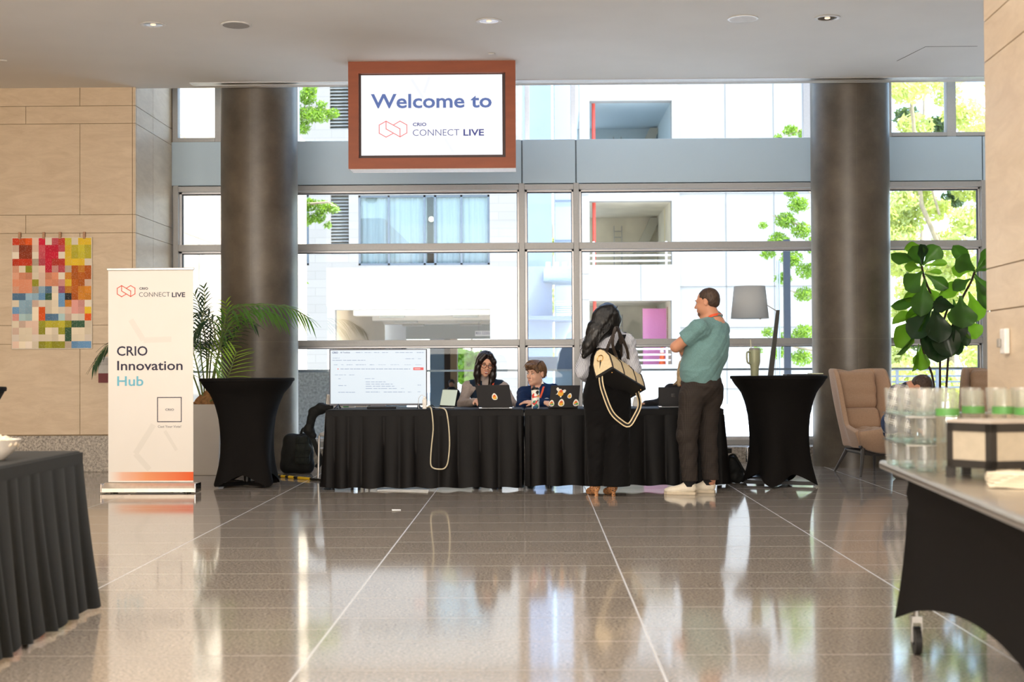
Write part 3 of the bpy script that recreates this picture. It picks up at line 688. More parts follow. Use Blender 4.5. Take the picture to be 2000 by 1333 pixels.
MB().box((-0.06, -0.05, 0), (0.06, 0.05, 3.6)).build('post', mat('post dark blue', (40, 46, 54), 0.5, 0.4), lp)
MB().box((-0.19, -0.03, 0), (-0.17, 0.03, 3.2)).box((-0.15, -0.03, 0), (-0.13, 0.03, 3.2)).build('conduit', mat('post grey', (140, 150, 160), 0.5, 0.4), lp)
# ================================================================== THINGS OF THE LOBBY
blk = mat('black polyester cloth', (11, 10, 11), 0.55, spec=0.16, sheen=0.0, var=(60, 0.15, 3))
spx = mat('black stretch cloth', (21, 19, 18), 0.85, spec=0.12, sheen=0.0, var=(90, 0.12, 3))
blm = mat('black metal', (24, 24, 25), 0.4, 0.5)
chrome = mat('chrome', (205, 205, 208), 0.12, 1.0)
alu = mat('brushed aluminium', (196, 194, 190), 0.3, 0.9)
whp2 = mat('white plastic', (232, 230, 226), 0.4)
navy_ink = mat('dark navy ink', (42, 40, 66), 0.6)

# ---- skirted tables
def pleated(perim, z0, z1, pitch, amp, flare, seed, rows=9, closed=True, calm=0):
    """perim: list of (x, y) polyline; returns MB with a hanging pleated cloth"""
    rnd = random.Random(seed); pts = []
    segs = list(zip(perim, perim[1:] + ([perim[0]] if closed else [])))
    cx = sum(p[0] for p in perim)/len(perim); cy = sum(p[1] for p in perim)/len(perim)
    s = 0.0
    for a, b in segs:
        l = math.dist(a, b); n = max(2, int(l/0.0125)); nx, ny = (b[1]-a[1])/l, -(b[0]-a[0])/l
        if nx*((a[0]+b[0])/2-cx) + ny*((a[1]+b[1])/2-cy) < 0: nx, ny = -nx, -ny
        for i in range(n):
            t = i/n; pts.append((a[0]+(b[0]-a[0])*t, a[1]+(b[1]-a[1])*t, nx, ny, s+l*t))
        s += l
    if not closed:
        pts.append((perim[-1][0], perim[-1][1], nx, ny, s))
    # crease positions
    cr = [0.0]
    while cr[-1] < s: cr.append(cr[-1] + pitch*rnd.uniform(0.7, 1.3))
    rings = []
    for r in range(rows+1):
        v = r/rows; z = z1 + (z0-z1)*v; ring = []
        for (x, y, nx, ny, ss) in pts:
            k = max(i for i in range(len(cr)) if cr[i] <= ss); w = (ss-cr[k])/(cr[k+1]-cr[k])
            side = 1.0 if k % 2 else 0.7
            f = (abs(sin(pi*w))**0.55)*side*(0.25+0.75*v) + 0.25*v*sin(ss*9+seed+v*1.5)
            o = 0.004 + amp*f + flare*v**1.2
            if calm and nx*calm > 0.5: o = 0.003 + 0.006*f
            elif calm and abs(nx) < 0.5 and x*calm > max(abs(p[0]) for p in perim)-0.05: o = 0.004 + (o-0.004)*0.5
            ring.append((x+nx*o, y+ny*o, z + (0.006*sin(ss*23+seed) if r == rows else 0)))
        rings.append(ring)
    m = MB(); m.loft(rings, cap=False, closed=closed); return m
YT = 13.03; ZT = P(830, 800, YT).z
def skirted_table(name, label, x0, x1, y0, depth, top, seed, group, amp=0.042, pitch=0.17, flare=0.04, hem=0.02, calm=0):
    t = thing(name, label, 'table', ((x0+x1)/2, y0+depth/2, 0), group=group); w = (x1-x0)/2; d = depth/2
    MB().box((-w, -d, top-0.035), (w, d, top)).build('tabletop', blk, t, bevel=0.012)
    per = [(-w, -d), (w, -d), (w, d), (-w, d)]
    pleated([(-w, d), (-w, -d), (w, -d), (w, d)], hem, top-0.06, pitch, amp, flare, seed, closed=False, calm=calm).build('skirt', blk, t, smooth=60, flip=False)
    m = MB()
    for i in range(4):
        a, b = per[i], per[(i+1) % 4]
    e = 0.008; m.box((-w-e, -d-e, top-0.065), (w+e, -d, top-0.008)).box((-w-e, d, top-0.065), (w+e, d+e, top-0.008)).box((-w-e, -d, top-0.065), (-w, d, top-0.008)).box((w, -d, top-0.065), (w+e, d, top-0.008))
    m.build('skirt_band', blk, t, bevel=0.003)
    for sx in (-1, 1):
        l = MB(); xx = sx*(w-0.22)
        l.tube([(xx, -d+0.12, 0.0), (xx, -d+0.12, top-0.05), (xx, d-0.12, top-0.05), (xx, d-0.12, 0.0)], 0.014, 8); l.tube([(xx, -d+0.12, 0.25), (xx, d-0.12, 0.25)], 0.01, 8)
        l.build('leg', blm, t, smooth=60)
    return t
xA0 = P(638, 800, YT).x; xA1 = P(1021, 800, YT).x; xB0 = P(1026, 800, YT).x; xB1 = P(1411, 800, YT).x
skirted_table('skirted_table', 'long table in a black pleated skirt carrying the television', xA0, xA1, YT-0.02, 0.76, ZT, 3, 'registration tables', calm=1)
skirted_table('skirted_table', 'long table in a black pleated skirt behind the two standing people', xB0, xB1, YT-0.02, 0.76, ZT, 12, 'registration tables', hem=0.035, calm=-1)

# ---- stretch-covered standing tables
def cocktail(label, cx, cy, rot, H=1.02, R=0.445, group='standing tables in black stretch covers'):
    t = thing('cocktail_table', label, 'table', (cx, cy, 0), rot, group)
    prof = [(1.0, R), (0.97, R-0.012), (0.93, 0.41), (0.86, 0.348), (0.76, 0.303), (0.64, 0.268), (0.52, 0.248), (0.415, 0.238), (0.30, 0.234), (0.2, 0.240), (0.1, 0.253), (0.0, 0.268)]
    zs = [p[0] for p in prof][::-1]; rs = [p[1] for p in prof][::-1]
    def rad_at(z): return float(np.interp(z, zs, rs))
    n = 96; rings = []
    for i in range(26):
        v = i/25; ring = []
        for j in range(n):
            th = 2*pi*j/n; cq = abs(cos(2*(th-pi/4))); hem = 0.012 + 0.105*(1-cq*cq)**0.7
            z = H + (hem-H)*v; zz = z/H; w = max(0.0, 1-zz/0.92)**1.25
            base = rad_at(zz)
            corner = 1.36*cq**5; r = base*(1 + w*(-0.10 + 0.44*cq**2.2)) + 0.004*w*sin(th*9+z*7)
            ring.append((r*cos(th), r*sin(th), z))
        rings.append(ring)
    MB().loft(rings, cap=False).build('stretch_cover', spx, t, smooth=180, flip=False)
    MB().lathe([(R-0.02, H-0.03), (R, H-0.024), (R+0.002, H-0.006), (R-0.006, H+0.001), (0, H+0.002)], n=64).build('tabletop', spx, t, smooth=50)
    MB().lathe([(0.035, 0.03), (0.035, H-0.04)], n=16).build('pole', blm, t, smooth=40)
    for k in range(4):
        a = pi/4 + k*pi/2; MB().hexa([(0, 0, 0.03)]*0 or [(cos(a)*r+sin(a)*s, sin(a)*r-cos(a)*s, z) for z in (0.012, 0.045) for r, s in ((0.0, -0.025), (0.33, -0.02), (0.33, 0.02), (0.0, 0.025))]).build('foot', blm, t)
    return t
g = G(478, 952); cocktail('round standing table in a black stretch cover beside the roll-up banner', g.x, g.y+0.12, 0.0)
g = G(1526, 951); cocktail('round standing table in a black stretch cover holding a green tumbler', g.x, g.y+0.1, rad(24))
cocktail('round standing table in black cover cut off at the left edge of the photo', -3.56, 8.3, 0.3)

# ---- television on the table
def prect(x0, y0, x1, y1, Y):
    a, b = P(x0, y1, Y), P(x1, y0, Y); return (a.x, b.x, a.z, b.z)
YTV = 13.36; r = prect(643.5, 681.5, 834, 793, YTV)
tv = thing('television', 'wide flat television showing a pale data page on the skirted table', 'television', ((r[0]+r[1])/2, YTV, ZT))
w, zb, zt = (r[1]-r[0])/2, r[2]-ZT, r[3]-ZT
scr = mat('lit television panel', (24, 26, 30), 0.3, emit=((221, 235, 245), 0.86))
bez = mat('dark blue black bezel', (20, 24, 52), 0.3)
MB().box((-w, 0, zb), (w, 0.03, zt)).box((-w*0.7, 0.03, zb+0.06), (w*0.7, 0.07, zb+0.36)).build('housing', bez, tv, bevel=0.003)
MB().box((-w+0.011, -0.002, zb+0.018), (w-0.011, 0.0, zt-0.011)).build('screen', scr, tv)
MB().box((-0.07, -0.006, zb-0.012), (0.07, 0.01, zb+0.002)).build('sensor_bar', bez, tv)
for sx in (-1, 1):
    MB().tube([(sx*(w-0.085), -0.085, 0.004), (sx*(w-0.085), 0.01, zb+0.01)], 0.007, 8).tube([(sx*(w-0.085), 0.01, zb+0.01), (sx*(w-0.085), 0.12, 0.004)], 0.007, 8).tube([(sx*(w-0.055), -0.06, 0.004), (sx*(w-0.085), 0.01, zb+0.01)], 0.007, 8).build('foot', bez, tv, smooth=50)
def tvp(u, v):      # 2000x1286 crop of the photograph that shows the screen
    p = P(635+u*0.105, 670+v*0.105, YTV); return (p.x-(r[0]+r[1])/2, p.z-ZT)
tgrey = mat('screen grey type', (20, 22, 26), 0.6, emit=((172, 186, 206), 1.0)); tnavy = mat('screen navy type', (20, 22, 30), 0.6, emit=((74, 88, 132), 1.0)); tred = mat('screen red', (40, 16, 16), 0.5, emit=((232, 84, 82), 1.0))
tw = mat('screen white type', (20, 20, 20), 0.5, emit=((250, 236, 236), 1.0))
def tvtext(s, u0, u1, v, m, h=None, bold=0.0):
    a = tvp(u0, v); b = tvp(u1, v); text_obj('lettering', s, m, tv, (a[0], -0.0022, a[1]), width=b[0]-a[0], height=h, bold=bold)
tvtext('CRIO', 132, 240, 198, tnavy, bold=0.03); tvtext('AI Toolbox', 283, 465, 194, tnavy, bold=0.01)
dash = MB()
def line(u0, u1, v, h=14, words=6, seed=0):
    rn = random.Random(int(u0*7+v)+seed); u = u0
    while u < u1-8:
        l = min(u1-u, rn.uniform(0.5, 1.5)*(u1-u0)/words); a = tvp(u, v+h/2); b = tvp(u+l*0.82, v-h/2)
        dash.box((a[0], -0.0022, a[1]), (b[0], -0.0016, b[1])); u += l
for a in ((570, 695, 182, 14, 1), (735, 865, 182, 12, 3), (910, 1018, 182, 12, 2), (1060, 1180, 182, 12, 2), (1305, 1640, 182, 12, 3), (1705, 1838, 182, 14, 2), (140, 275, 285, 10, 2), (136, 755, 326, 13, 6), (1495, 1665, 297, 12, 2), (1728, 1796, 297, 10, 1),
          (165, 240, 409, 12, 2), (300, 350, 409, 10, 1), (400, 515, 409, 12, 2), (570, 765, 409, 12, 3), (830, 915, 409, 14, 1), (990, 1140, 409, 8, 3), (1215, 1385, 409, 8, 3), (1475, 1600, 409, 8, 3), (1680, 1800, 409, 8, 2),
          (285, 1590, 488, 15, 18), (180, 400, 598, 10, 3), (450, 548, 598, 12, 2), (245, 298, 670, 12, 1), (740, 930, 668, 10, 2), (755, 1135, 727, 13, 5), (755, 1265, 768, 13, 7), (755, 1300, 809, 13, 6), (755, 1350, 851, 13, 6), (1410, 1470, 851, 10, 2), (245, 405, 796, 13, 2), (245, 572, 922, 14, 5), (755, 1020, 917, 14, 4), (1090, 1485, 917, 14, 5), (1540, 1605, 917, 12, 2), (1720, 1790, 787, 14, 2), (1720, 1790, 912, 12, 2)):
    line(*a[:4], words=a[4])
dash.build('faint_type_lines', tgrey, tv)
a, b = tvp(1640, 509), tvp(1831, 458); MB().box((a[0], -0.0026, a[1]), (b[0], -0.0018, b[1])).build('red_button', tred, tv)
a, b = tvp(1662, 491), tvp(1772, 480); MB().box((a[0], -0.0032, a[1]), (b[0], -0.0027, b[1])).build('button_type', tw, tv)
a = tvp(240, 488); MB().prism([(a[0]+0.0052*cos(t*pi/8), a[1]+0.0052*sin(t*pi/8)) for t in range(16)], -0.0026, -0.0018).build('alert_dot', tred, tv)
sb = thing('sound_bar', 'slim black bar lying on the table under the television', 'speaker', (P(745, 798, 13.2).x, 13.22, ZT))
MB().box((-0.135, -0.03, 0), (0.135, 0.03, 0.022)).build('bar', blm, sb, bevel=0.006); MB().box((-0.13, -0.032, 0.004), (0.13, -0.0295, 0.018)).build('front_grille', mat('grille cloth', (34, 34, 38), 0.9), sb)

# ---- laptops
dlid = mat('black laptop lid', (19, 18, 21), 0.45, 0.2, spec=.3); dkey = mat('laptop keys', (18, 18, 20), 0.6); slv = mat('silver laptop shell', (188, 190, 194), 0.3, 0.7)
pscr = mat('pale green screen', (24, 26, 26), 0.3, emit=((204, 210, 188), 0.95)); bscr = mat('laptop screen light', (24, 26, 30), 0.3, emit=((210, 225, 245), 0.8))
def laptop(label, hx, hy, width, lid_h, tilt, rz, lid_m, base_m, scr_m, depth=0.235, lid_dx=0.0):
    """base runs to +y from the hinge; the lid stands at the hinge and leans to -y by tilt"""
    t = thing('laptop', label, 'laptop', (hx, hy, ZT+0.001), rz, 'laptops on the skirted tables'); w = width/2
    MB().box((-w, 0.0, 0), (w, depth, 0.014)).build('base', base_m, t, bevel=0.005)
    k = MB()
    for rr_ in range(5):
        for c in range(12): k.box((-w+0.025+c*(width-0.05)/12, 0.03+rr_*0.021, 0.014), (-w+0.022+(c+1)*(width-0.05)/12-0.003, 0.048+rr_*0.021, 0.0165))
    k.build('keyboard', dkey, t)
    lid = MB(); c, s = cos(tilt), sin(tilt); L2 = lid_h/c
    def lp(x, u, n): return (x+lid_dx*u/L2, -s*u - c*n, 0.014 + c*u - s*n)
    lid.hexa([lp(-w, 0, -0.003), lp(w, 0, -0.003), lp(w, 0, 0.003), lp(-w, 0, 0.003), lp(-w, L2, -0.003), lp(w, L2, -0.003), lp(w, L2, 0.003), lp(-w, L2, 0.003)])
    lo = lid.build('lid', lid_m, t, bevel=0.003)
    sc = MB(); sc.hexa([lp(-w+0.007, 0.012, -0.0040), lp(w-0.007, 0.012, -0.0040), lp(w-0.007, 0.012, -0.0031), lp(-w+0.007, 0.012, -0.0031), lp(-w+0.007, L2-0.008, -0.0040), lp(w-0.007, L2-0.008, -0.0040), lp(w-0.007, L2-0.008, -0.0031), lp(-w+0.007, L2-0.008, -0.0031)])
    sc.build('screen', scr_m, t)
    MB().tube([(-w+0.03, 0, 0.012), (w-0.03, 0, 0.012)], 0.006, 8).build('hinge', dkey, t, smooth=50)
    return t, lp, lo
stw = mat('sticker white', (240, 236, 226), 0.5); sty = mat('sticker yellow', (240, 176, 44), 0.5); sto = mat('sticker orange red', (226, 92, 40), 0.5); stg = mat('sticker green', (110, 170, 90), 0.5); stb = mat('sticker violet', (120, 130, 190), 0.5)
def sticker(lo, lp, x, u, size, kind, rot=0.0):
    """rounded cut-out sticker with a plump bird-like yellow shape"""
    c, s = cos(rot), sin(rot)
    def pl(pts, n0, n1, m_, par, name='sticker'):
        mb = MB(); q = [(p[0]*c-p[1]*s, p[0]*s+p[1]*c) for p in pts]
        a = [lp(x+px*size, u+pz*size, n0) for px, pz in q]; b = [lp(x+px*size, u+pz*size, n1) for px, pz in q]
        n = len(a); mb.add(a+b, [tuple(range(n)), tuple(range(2*n-1, n-1, -1))]+[(i, n+i, n+(i+1) % n, (i+1) % n) for i in range(n)]); return mb.build(name, m_, par)
    def ell(cx, cz, a, b, n=18, pw=0.0): return [(cx+a*cos(2*pi*i/n)*(1-pw*sin(2*pi*i/n)), cz+b*sin(2*pi*i/n)) for i in range(n)]
    if kind == 'wing':
        base = [(-.5, .35), (-.42, .5), (-.28, .48), (-.22, .36), (.0, .34), (.12, .2), (.38, .3), (.5, .18), (.4, -.02), (.2, -.1), (.12, -.3), (.06, -.5), (-.04, -.48), (-.08, -.25), (-.35, -.2), (-.5, -.22), (-.36, -.08), (-.3, .1), (-.42, .2)]
    else: base = ell(0, 0, .40, .5, pw=.28)
    o = pl(base, 0.0031, 0.0037, stw, lo)
    pl(ell(-.02, -.08, .28, .30, pw=.1), 0.0037, 0.0041, sty, o, 'sticker_print')
    pl(ell(0.0, .12, .15, .15), 0.0041, 0.0044, sto if kind != 'plain' else sty, o, 'sticker_print')
    if kind == 'multi': pl(ell(.12, -.18, .2, .16), 0.0041, 0.0044, stg, o, 'sticker_print'); pl(ell(-.14, -.26, .14, .1), 0.0041, 0.0044, stb, o, 'sticker_print')
    if kind == 'head': pl(ell(-.08, .02, .1, .07), 0.0044, 0.0047, sto, o, 'sticker_print'); pl(ell(.2, -.26, .08, .08), 0.0041, 0.0044, stg, o, 'sticker_print')
    return o
YH = 13.08
def px2x(px, Y, py=798): return P(px, py, Y).x
kx = FPX/YH
t, lp, lo = laptop('open black laptop with one duck sticker in front of the woman in glasses', px2x(968, YH), YH, 66.5/kx, 43.5/kx, rad(8), rad(-3), dlid, slv, bscr, lid_dx=-0.028)
sticker(lo, lp, 0.006, 0.099, 0.064, 'head')
t, lp, lo = laptop('open black laptop with five duck stickers in front of the person in navy', px2x(1100.5, YH), YH, 57/kx, 42/kx, rad(6), rad(2), dlid, dlid, bscr, lid_dx=0.02)
kk = 1/(6.667*kx); cx0 = 1603
for x, y, sz, kd, ro in ((1560, 740, 125, 'wing', 0.0), (1678, 785, 66, 'plain', -0.2), (1452, 880, 82, 'multi', 0), (1578, 875, 95, 'head', 0), (1768, 875, 88, 'multi', 0.1)):
    sticker(lo, lp, (x-cx0)*kk-0.006, (930-y)*kk*1.0, sz*kk*1.05, kd, ro)
t, lp, lo = laptop('open black laptop with silver base half hidden by the man in the green polo', px2x(1315, 13.2), 13.2, 58/kx, 37/kx, rad(6), rad(-4), dlid, slv, bscr)
MB().add([lp(-0.018+0.036*i, 0.085+0.03*j, 0.0033) for j in (0, 1) for i in (0, 1)], [(0, 1, 3, 2)]).build('lid_emblem', mat('dark gloss', (12, 12, 14), 0.15), t)
# silver notebook turned to the left, its pale screen in view
t, lp, lo = laptop('small silver laptop turned sideways with a pale screen beside the television', px2x(874, 13.3), 13.28, 0.30, 35/kx, rad(12), rad(180-58), dlid, slv, pscr, depth=0.165)

# ---- small things on the tables
bt = thing('water_bottle', 'tall white bottle covered in bright stickers with black lid', 'bottle', (px2x(1045.8, 13.06), 13.08, ZT))
pm = fresh('sticker pattern'); nt, N, L, B = nodes(pm); tc = N.new('ShaderNodeTexCoord'); vo = N.new('ShaderNodeTexVoronoi'); vo.inputs['Scale'].default_value = 42; L.new(tc.outputs['Object'], vo.inputs['Vector'])
hs = N.new('ShaderNodeValToRGB'); sp = N.new('ShaderNodeSeparateColor'); L.new(vo.outputs['Color'], sp.inputs[0]); L.new(sp.outputs[0], hs.inputs[0]); hs.color_ramp.interpolation = 'CONSTANT'
cols = [(240, 236, 228), (214, 60, 52), (240, 236, 228), (44, 84, 120), (236, 160, 60), (240, 236, 228), (60, 130, 110), (50, 44, 48), (240, 236, 228)]
while len(hs.color_ramp.elements) < len(cols): hs.color_ramp.elements.new(0.5)
for i, cc in enumerate(cols): hs.color_ramp.elements[i].position = i/len(cols); hs.color_ramp.elements[i].color = (*s2l(cc), 1)
L.new(hs.outputs[0], B.inputs['Base Color']); B.inputs['Roughness'].default_value = 0.35
MB().lathe([(0.034, 0), (0.037, 0.006), (0.037, 0.168), (0.034, 0.174)], n=28).build('bottle_body', pm, bt, smooth=40)
MB().lathe([(0.037, 0.174), (0.037, 0.186), (0.026, 0.196)], n=28).box((-0.024, -0.012, 0.196), (-0.002, 0.012, 0.212)).build('lid', blm, bt, smooth=40)
ch = thing('power_adapter', 'small white power adapter standing at the right corner of the television', 'charger', (px2x(829, 13.06), 13.08, ZT))
MB().box((-0.019, -0.019, 0), (0.019, 0.019, 0.095)).build('adapter_body', whp2, ch, bevel=0.008)
MB().box((-0.012, -0.012, 0.095), (0.012, 0.012, 0.115)).build('plug', whp2, ch, bevel=0.003)
MB().tube([(0, 0, 0.112), (-0.012, 0, 0.13), (-0.035, 0.0, 0.128), (-0.055, 0.01, 0.10), (-0.06, 0.02, 0.05), (-0.055, 0.03, 0.004)], 0.0022, 6).build('cable', whp2, ch, smooth=60)
cc = thing('looped_cord', 'cream cord hanging in a long loop down the front of the table skirt', 'cord', (px2x(860, 12.93, 800), 12.95, ZT))
yc = 12.915
pts = [P(x, y, yy) for x, y, yy in ((834, 796, 13.08), (839, 795, 13.0), (842.5, 800, 12.955), (845, 818, yc), (846, 840, yc), (843, 870, yc-.01), (841, 900, yc-.02), (842.5, 911, yc-.025), (848, 915.5, yc-.025), (858, 917, yc-.025), (867, 916, yc-.025), (873, 909, yc-.02), (876, 895, yc-.02), (878, 870, yc-.01), (877, 840, yc), (874, 815, yc), (871, 803, 12.94), (866, 798.5, 12.97), (858, 797, 13.05))]
def smooth_path(pts, k=4):
    pts = [Vector(p) for p in pts]; out = []
    for i in range(len(pts)-1):
        p0, p1, p2, p3 = pts[max(0, i-1)], pts[i], pts[i+1], pts[min(len(pts)-1, i+2)]
        for j in range(k):
            t = j/k; out.append(0.5*((2*p1)+(p2-p0)*t+(2*p0-5*p1+4*p2-p3)*t*t+(3*p1-p0-3*p2+p3)*t**3))
    out.append(pts[-1]); return out
MB().tube([p-cc.location for p in smooth_path(pts)], 0.0062, 8).build('cord_line', mat('cream rubber', (206, 196, 168), 0.6), cc, smooth=60)
bc = thing('black_cables', 'tangle of thin black cables behind the power adapter', 'cable', (px2x(838, 13.1), 13.15, ZT))
MB().tube(smooth_path([(-0.03, 0.02, 0.004), (0.0, 0.0, 0.03), (0.03, -0.03, 0.012), (0.06, 0, 0.004), (0.1, 0.03, 0.004)]), 0.004, 6).tube(smooth_path([(-0.02, 0.05, 0.004), (0.02, 0.02, 0.035), (0.05, 0.03, 0.004)]), 0.004, 6).build('cable_strand', blm, bc, smooth=60)
gp = thing('green_packet', 'small green and white packet lying behind the television stand', 'packet', (px2x(681, 13.6), 13.62, ZT))
MB().box((-0.06, -0.02, 0), (0.06, 0.02, 0.018)).build('packet_body', whp2, gp); MB().box((-0.055, -0.0205, 0.004), (0.0, -0.0195, 0.016)).build('packet_print', mat('packet green', (90, 176, 110), 0.5), gp)
# ---- papers on the floor
pap = mat('white paper', (236, 236, 232), 0.7)
def floor_sheet(label, pts, name='paper_sheet', z=0.004):
    q = [G(x, y) for x, y in pts]; c = sum(q, Vector())/len(q); t = thing(name, label, 'paper', (c.x, c.y, 0))
    n = len(q); a = [(p.x-c.x, p.y-c.y, z*(0.4+0.6*(i % 2))) for i, p in enumerate(q)]; b = [(x, y, z_+0.002) for x, y, z_ in a]
    MB().add(a+b, [tuple(range(n-1, -1, -1)), tuple(range(n, 2*n))]+[(i, (i+1) % n, n+(i+1) % n, n+i) for i in range(n)]).build('sheet', pap, t)
floor_sheet('white paper sheet on the floor under the hem of the table skirt', [(737, 954), (737, 961), (790, 962), (836, 964.5), (838, 954)])
floor_sheet('tiny white scrap of paper on the open floor before the table', [(765, 996), (766, 1000), (783, 998.5), (783, 997)], 'paper_scrap')
# ---- striped cable on the floor
cs = thing('striped_cable', 'black and yellow striped cable on the floor between standing table and skirt', 'cable', (G(580, 937).x, G(580, 937).y, 0))
a, b = G(528, 931.5)-cs.location, G(632, 941)-cs.location
MB().tube([a+(0, 0, .013), a.lerp(b, .5)+Vector((0, 0, .014)), b+Vector((0, 0, .013))] if False else [Vector((a.x, a.y, .013)), Vector(((a.x+b.x)/2, (a.y+b.y)/2, .013)), Vector((b.x, b.y, .013))], 0.012, 8).build('cable_line', blm, cs, smooth=60)
for t0, t1 in ((0.10, 0.17), (0.22, 0.30), (0.36, 0.46), (0.54, 0.76)):
    p, q = a.lerp(b, t0), a.lerp(b, t1); MB().tube([Vector((p.x, p.y, .013)), Vector((q.x, q.y, .013))], 0.0145, 10).build('yellow_band', mat('warning yellow', (232, 190, 30), 0.5), cs, smooth=50)

# ---- roll-up banner
YBN = 12.78; r = prect(211, 527, 377.5, 945, YBN)
bn = thing('roll_up_banner', 'tall white roll-up banner with large navy and sky blue lettering and an orange band', 'banner', ((r[0]+r[1])/2, YBN, 0)); bn.rotation_euler = (0, 0, rad(-1.2))
w = (r[1]-r[0])/2; zt = r[3]
bnm = fresh('banner print'); nt, N, L, B = nodes(bnm); B.inputs['Roughness'].default_value = 0.55
tc = N.new('ShaderNodeTexCoord'); sp = N.new('ShaderNodeSeparateXYZ'); L.new(tc.outputs['Object'], sp.inputs[0])
nz = N.new('ShaderNodeTexNoise'); nz.inputs['Scale'].default_value = 3; L.new(tc.outputs['Object'], nz.inputs['Vector'])
base = mixcol(nt, nz.outputs['Fac'], s2l((238, 233, 226)), s2l((243, 239, 233)))
# printed orange band fading towards the left (a printed colour blend)
lft = -w; bz = (P(377, 938, YBN).z, P(377, 920, YBN).z); slope = (P(211, 942, YBN).z-P(377, 938, YBN).z)
band = math_node(nt, 'MULTIPLY', math_node(nt, 'GREATER_THAN', sp.outputs[2], P(290, 939.5, YBN).z), math_node(nt, 'LESS_THAN', sp.outputs[2], P(290, 922.5, YBN).z))
fade = math_node(nt, 'DIVIDE', math_node(nt, 'ADD', sp.outputs[0], w), 2*w)
rp = N.new('ShaderNodeValToRGB'); L.new(fade, rp.inputs[0]); rp.color_ramp.elements[0].color = (*s2l((244, 214, 196)), 1); rp.color_ramp.elements[1].color = (*s2l((236, 94, 34)), 1)
el = rp.color_ramp.elements.new(0.45); el.color = (*s2l((242, 160, 110)), 1)
L.new(mixcol(nt, math_node(nt, 'MULTIPLY', band, math_node(nt, 'MINIMUM', math_node(nt, 'MULTIPLY', fade, 6.0), 1.0)), base, rp.outputs[0]), B.inputs['Base Color'])
m = MB(); m.box((-w, -0.0015, 0.095), (w, 0.0015, zt)); m.build('banner_sheet', bnm, bn)
MB().box((-w-0.012, -0.012, zt-0.004), (w+0.012, 0.012, zt+0.018)).build('top_rail', alu, bn, bevel=0.004)
wb = (P(386, 955, YBN).x-P(199, 955, YBN).x)/2
m = MB(); m.prism([(-0.09, 0.012), (-0.085, 0.045), (-0.03, 0.085), (0.03, 0.09), (0.085, 0.05), (0.09, 0.012)], -wb+0.014, wb-0.014, 'x'); m.build('base_cassette', mat('champagne aluminium', (226, 216, 204), 0.3, 0.6), bn, smooth=40)
for sx in (-1, 1):
    x = sx*(wb-0.007); MB().box((x-0.008, -0.095, 0.006), (x+0.008, 0.095, 0.088)).build('end_cap', chrome, bn, bevel=0.006)
    MB().lathe([(0.02, 0), (0.02, 0.012)], (sx*(wb-0.1), -0.05, 0), 12).lathe([(0.02, 0), (0.02, 0.012)], (sx*(wb-0.1), 0.05, 0), 12).build('foot', blm, bn)
MB().lathe([(0.01, 0.03), (0.008, zt)], (0.0, 0.04, 0), 10).build('support_pole', alu, bn, smooth=50)
xc = (r[0]+r[1])/2
def bpos(px, py): p = P(px, py, YBN-0.003); return (p.x-xc, -0.003, p.z)
def btext(s, x0, x1, y, m_, bold=0.0, height=None):
    a, b = bpos(x0, y), bpos(x1, y); text_obj('lettering', s, m_, bn, a, width=b[0]-a[0], bold=bold, height=height, depth=0.001)
kz = YBN/FPX
btext('CRIO', 228, 288, 695, navy_ink, 0.012, 19*kz); btext('Innovation', 228.5, 357, 723.5, navy_ink, 0.012, 19*kz); btext('Hub', 228.5, 280, 754, mat('sky blue ink', (116, 192, 216), 0.6), 0.012, 19.5*kz)
btext('CRIO', 272, 289, 566, navy_ink, 0.02, 4.6*kz); btext('CONNECT', 271.5, 332, 580, navy_ink, -0.012, 9.3*kz); btext('LIVE', 336, 362, 580.5, navy_ink, 0.02, 9.3*kz)
btext('Cast Your Vote!', 308.5, 354, 836, mat('grey ink', (130, 128, 136), 0.6), 0, 5*kz)
redink = mat('coral ink', (226, 84, 62), 0.6)
LOGO = [[(580, 845), (515, 880), (450, 842), (450, 762), (515, 725), (648, 800), (648, 878)], [(515, 725), (515, 800), (648, 878), (713, 840), (713, 762), (648, 725), (585, 762)]]
def logo(parent, x0, z0, wd, ht, y, th, m_):
    mb = MB()
    for ln in LOGO:
        q = [(x0+(px-450)/263*wd, z0+(880-py)/155*ht) for px, py in ln]
        for (ax, az), (bx, bz_) in zip(q[:-1], q[1:]):
            d = math.dist((ax, az), (bx, bz_)); ux, uz = (bx-ax)/d*th/2, (bz_-az)/d*th/2
            mb.add([(ax-ux-uz, y, az-uz+ux), (bx+ux-uz, y, bz_+uz+ux), (bx+ux+uz, y, bz_+uz-ux), (ax-ux+uz, y, az-uz-ux)], [(0, 1, 2, 3)])
    return mb.build('logo', m_, parent)
a, b = bpos(228.5, 580), bpos(263.5, 558); logo(bn, a[0], a[2], b[0]-a[0], b[2]-a[2], -0.003, 0.0065, redink)
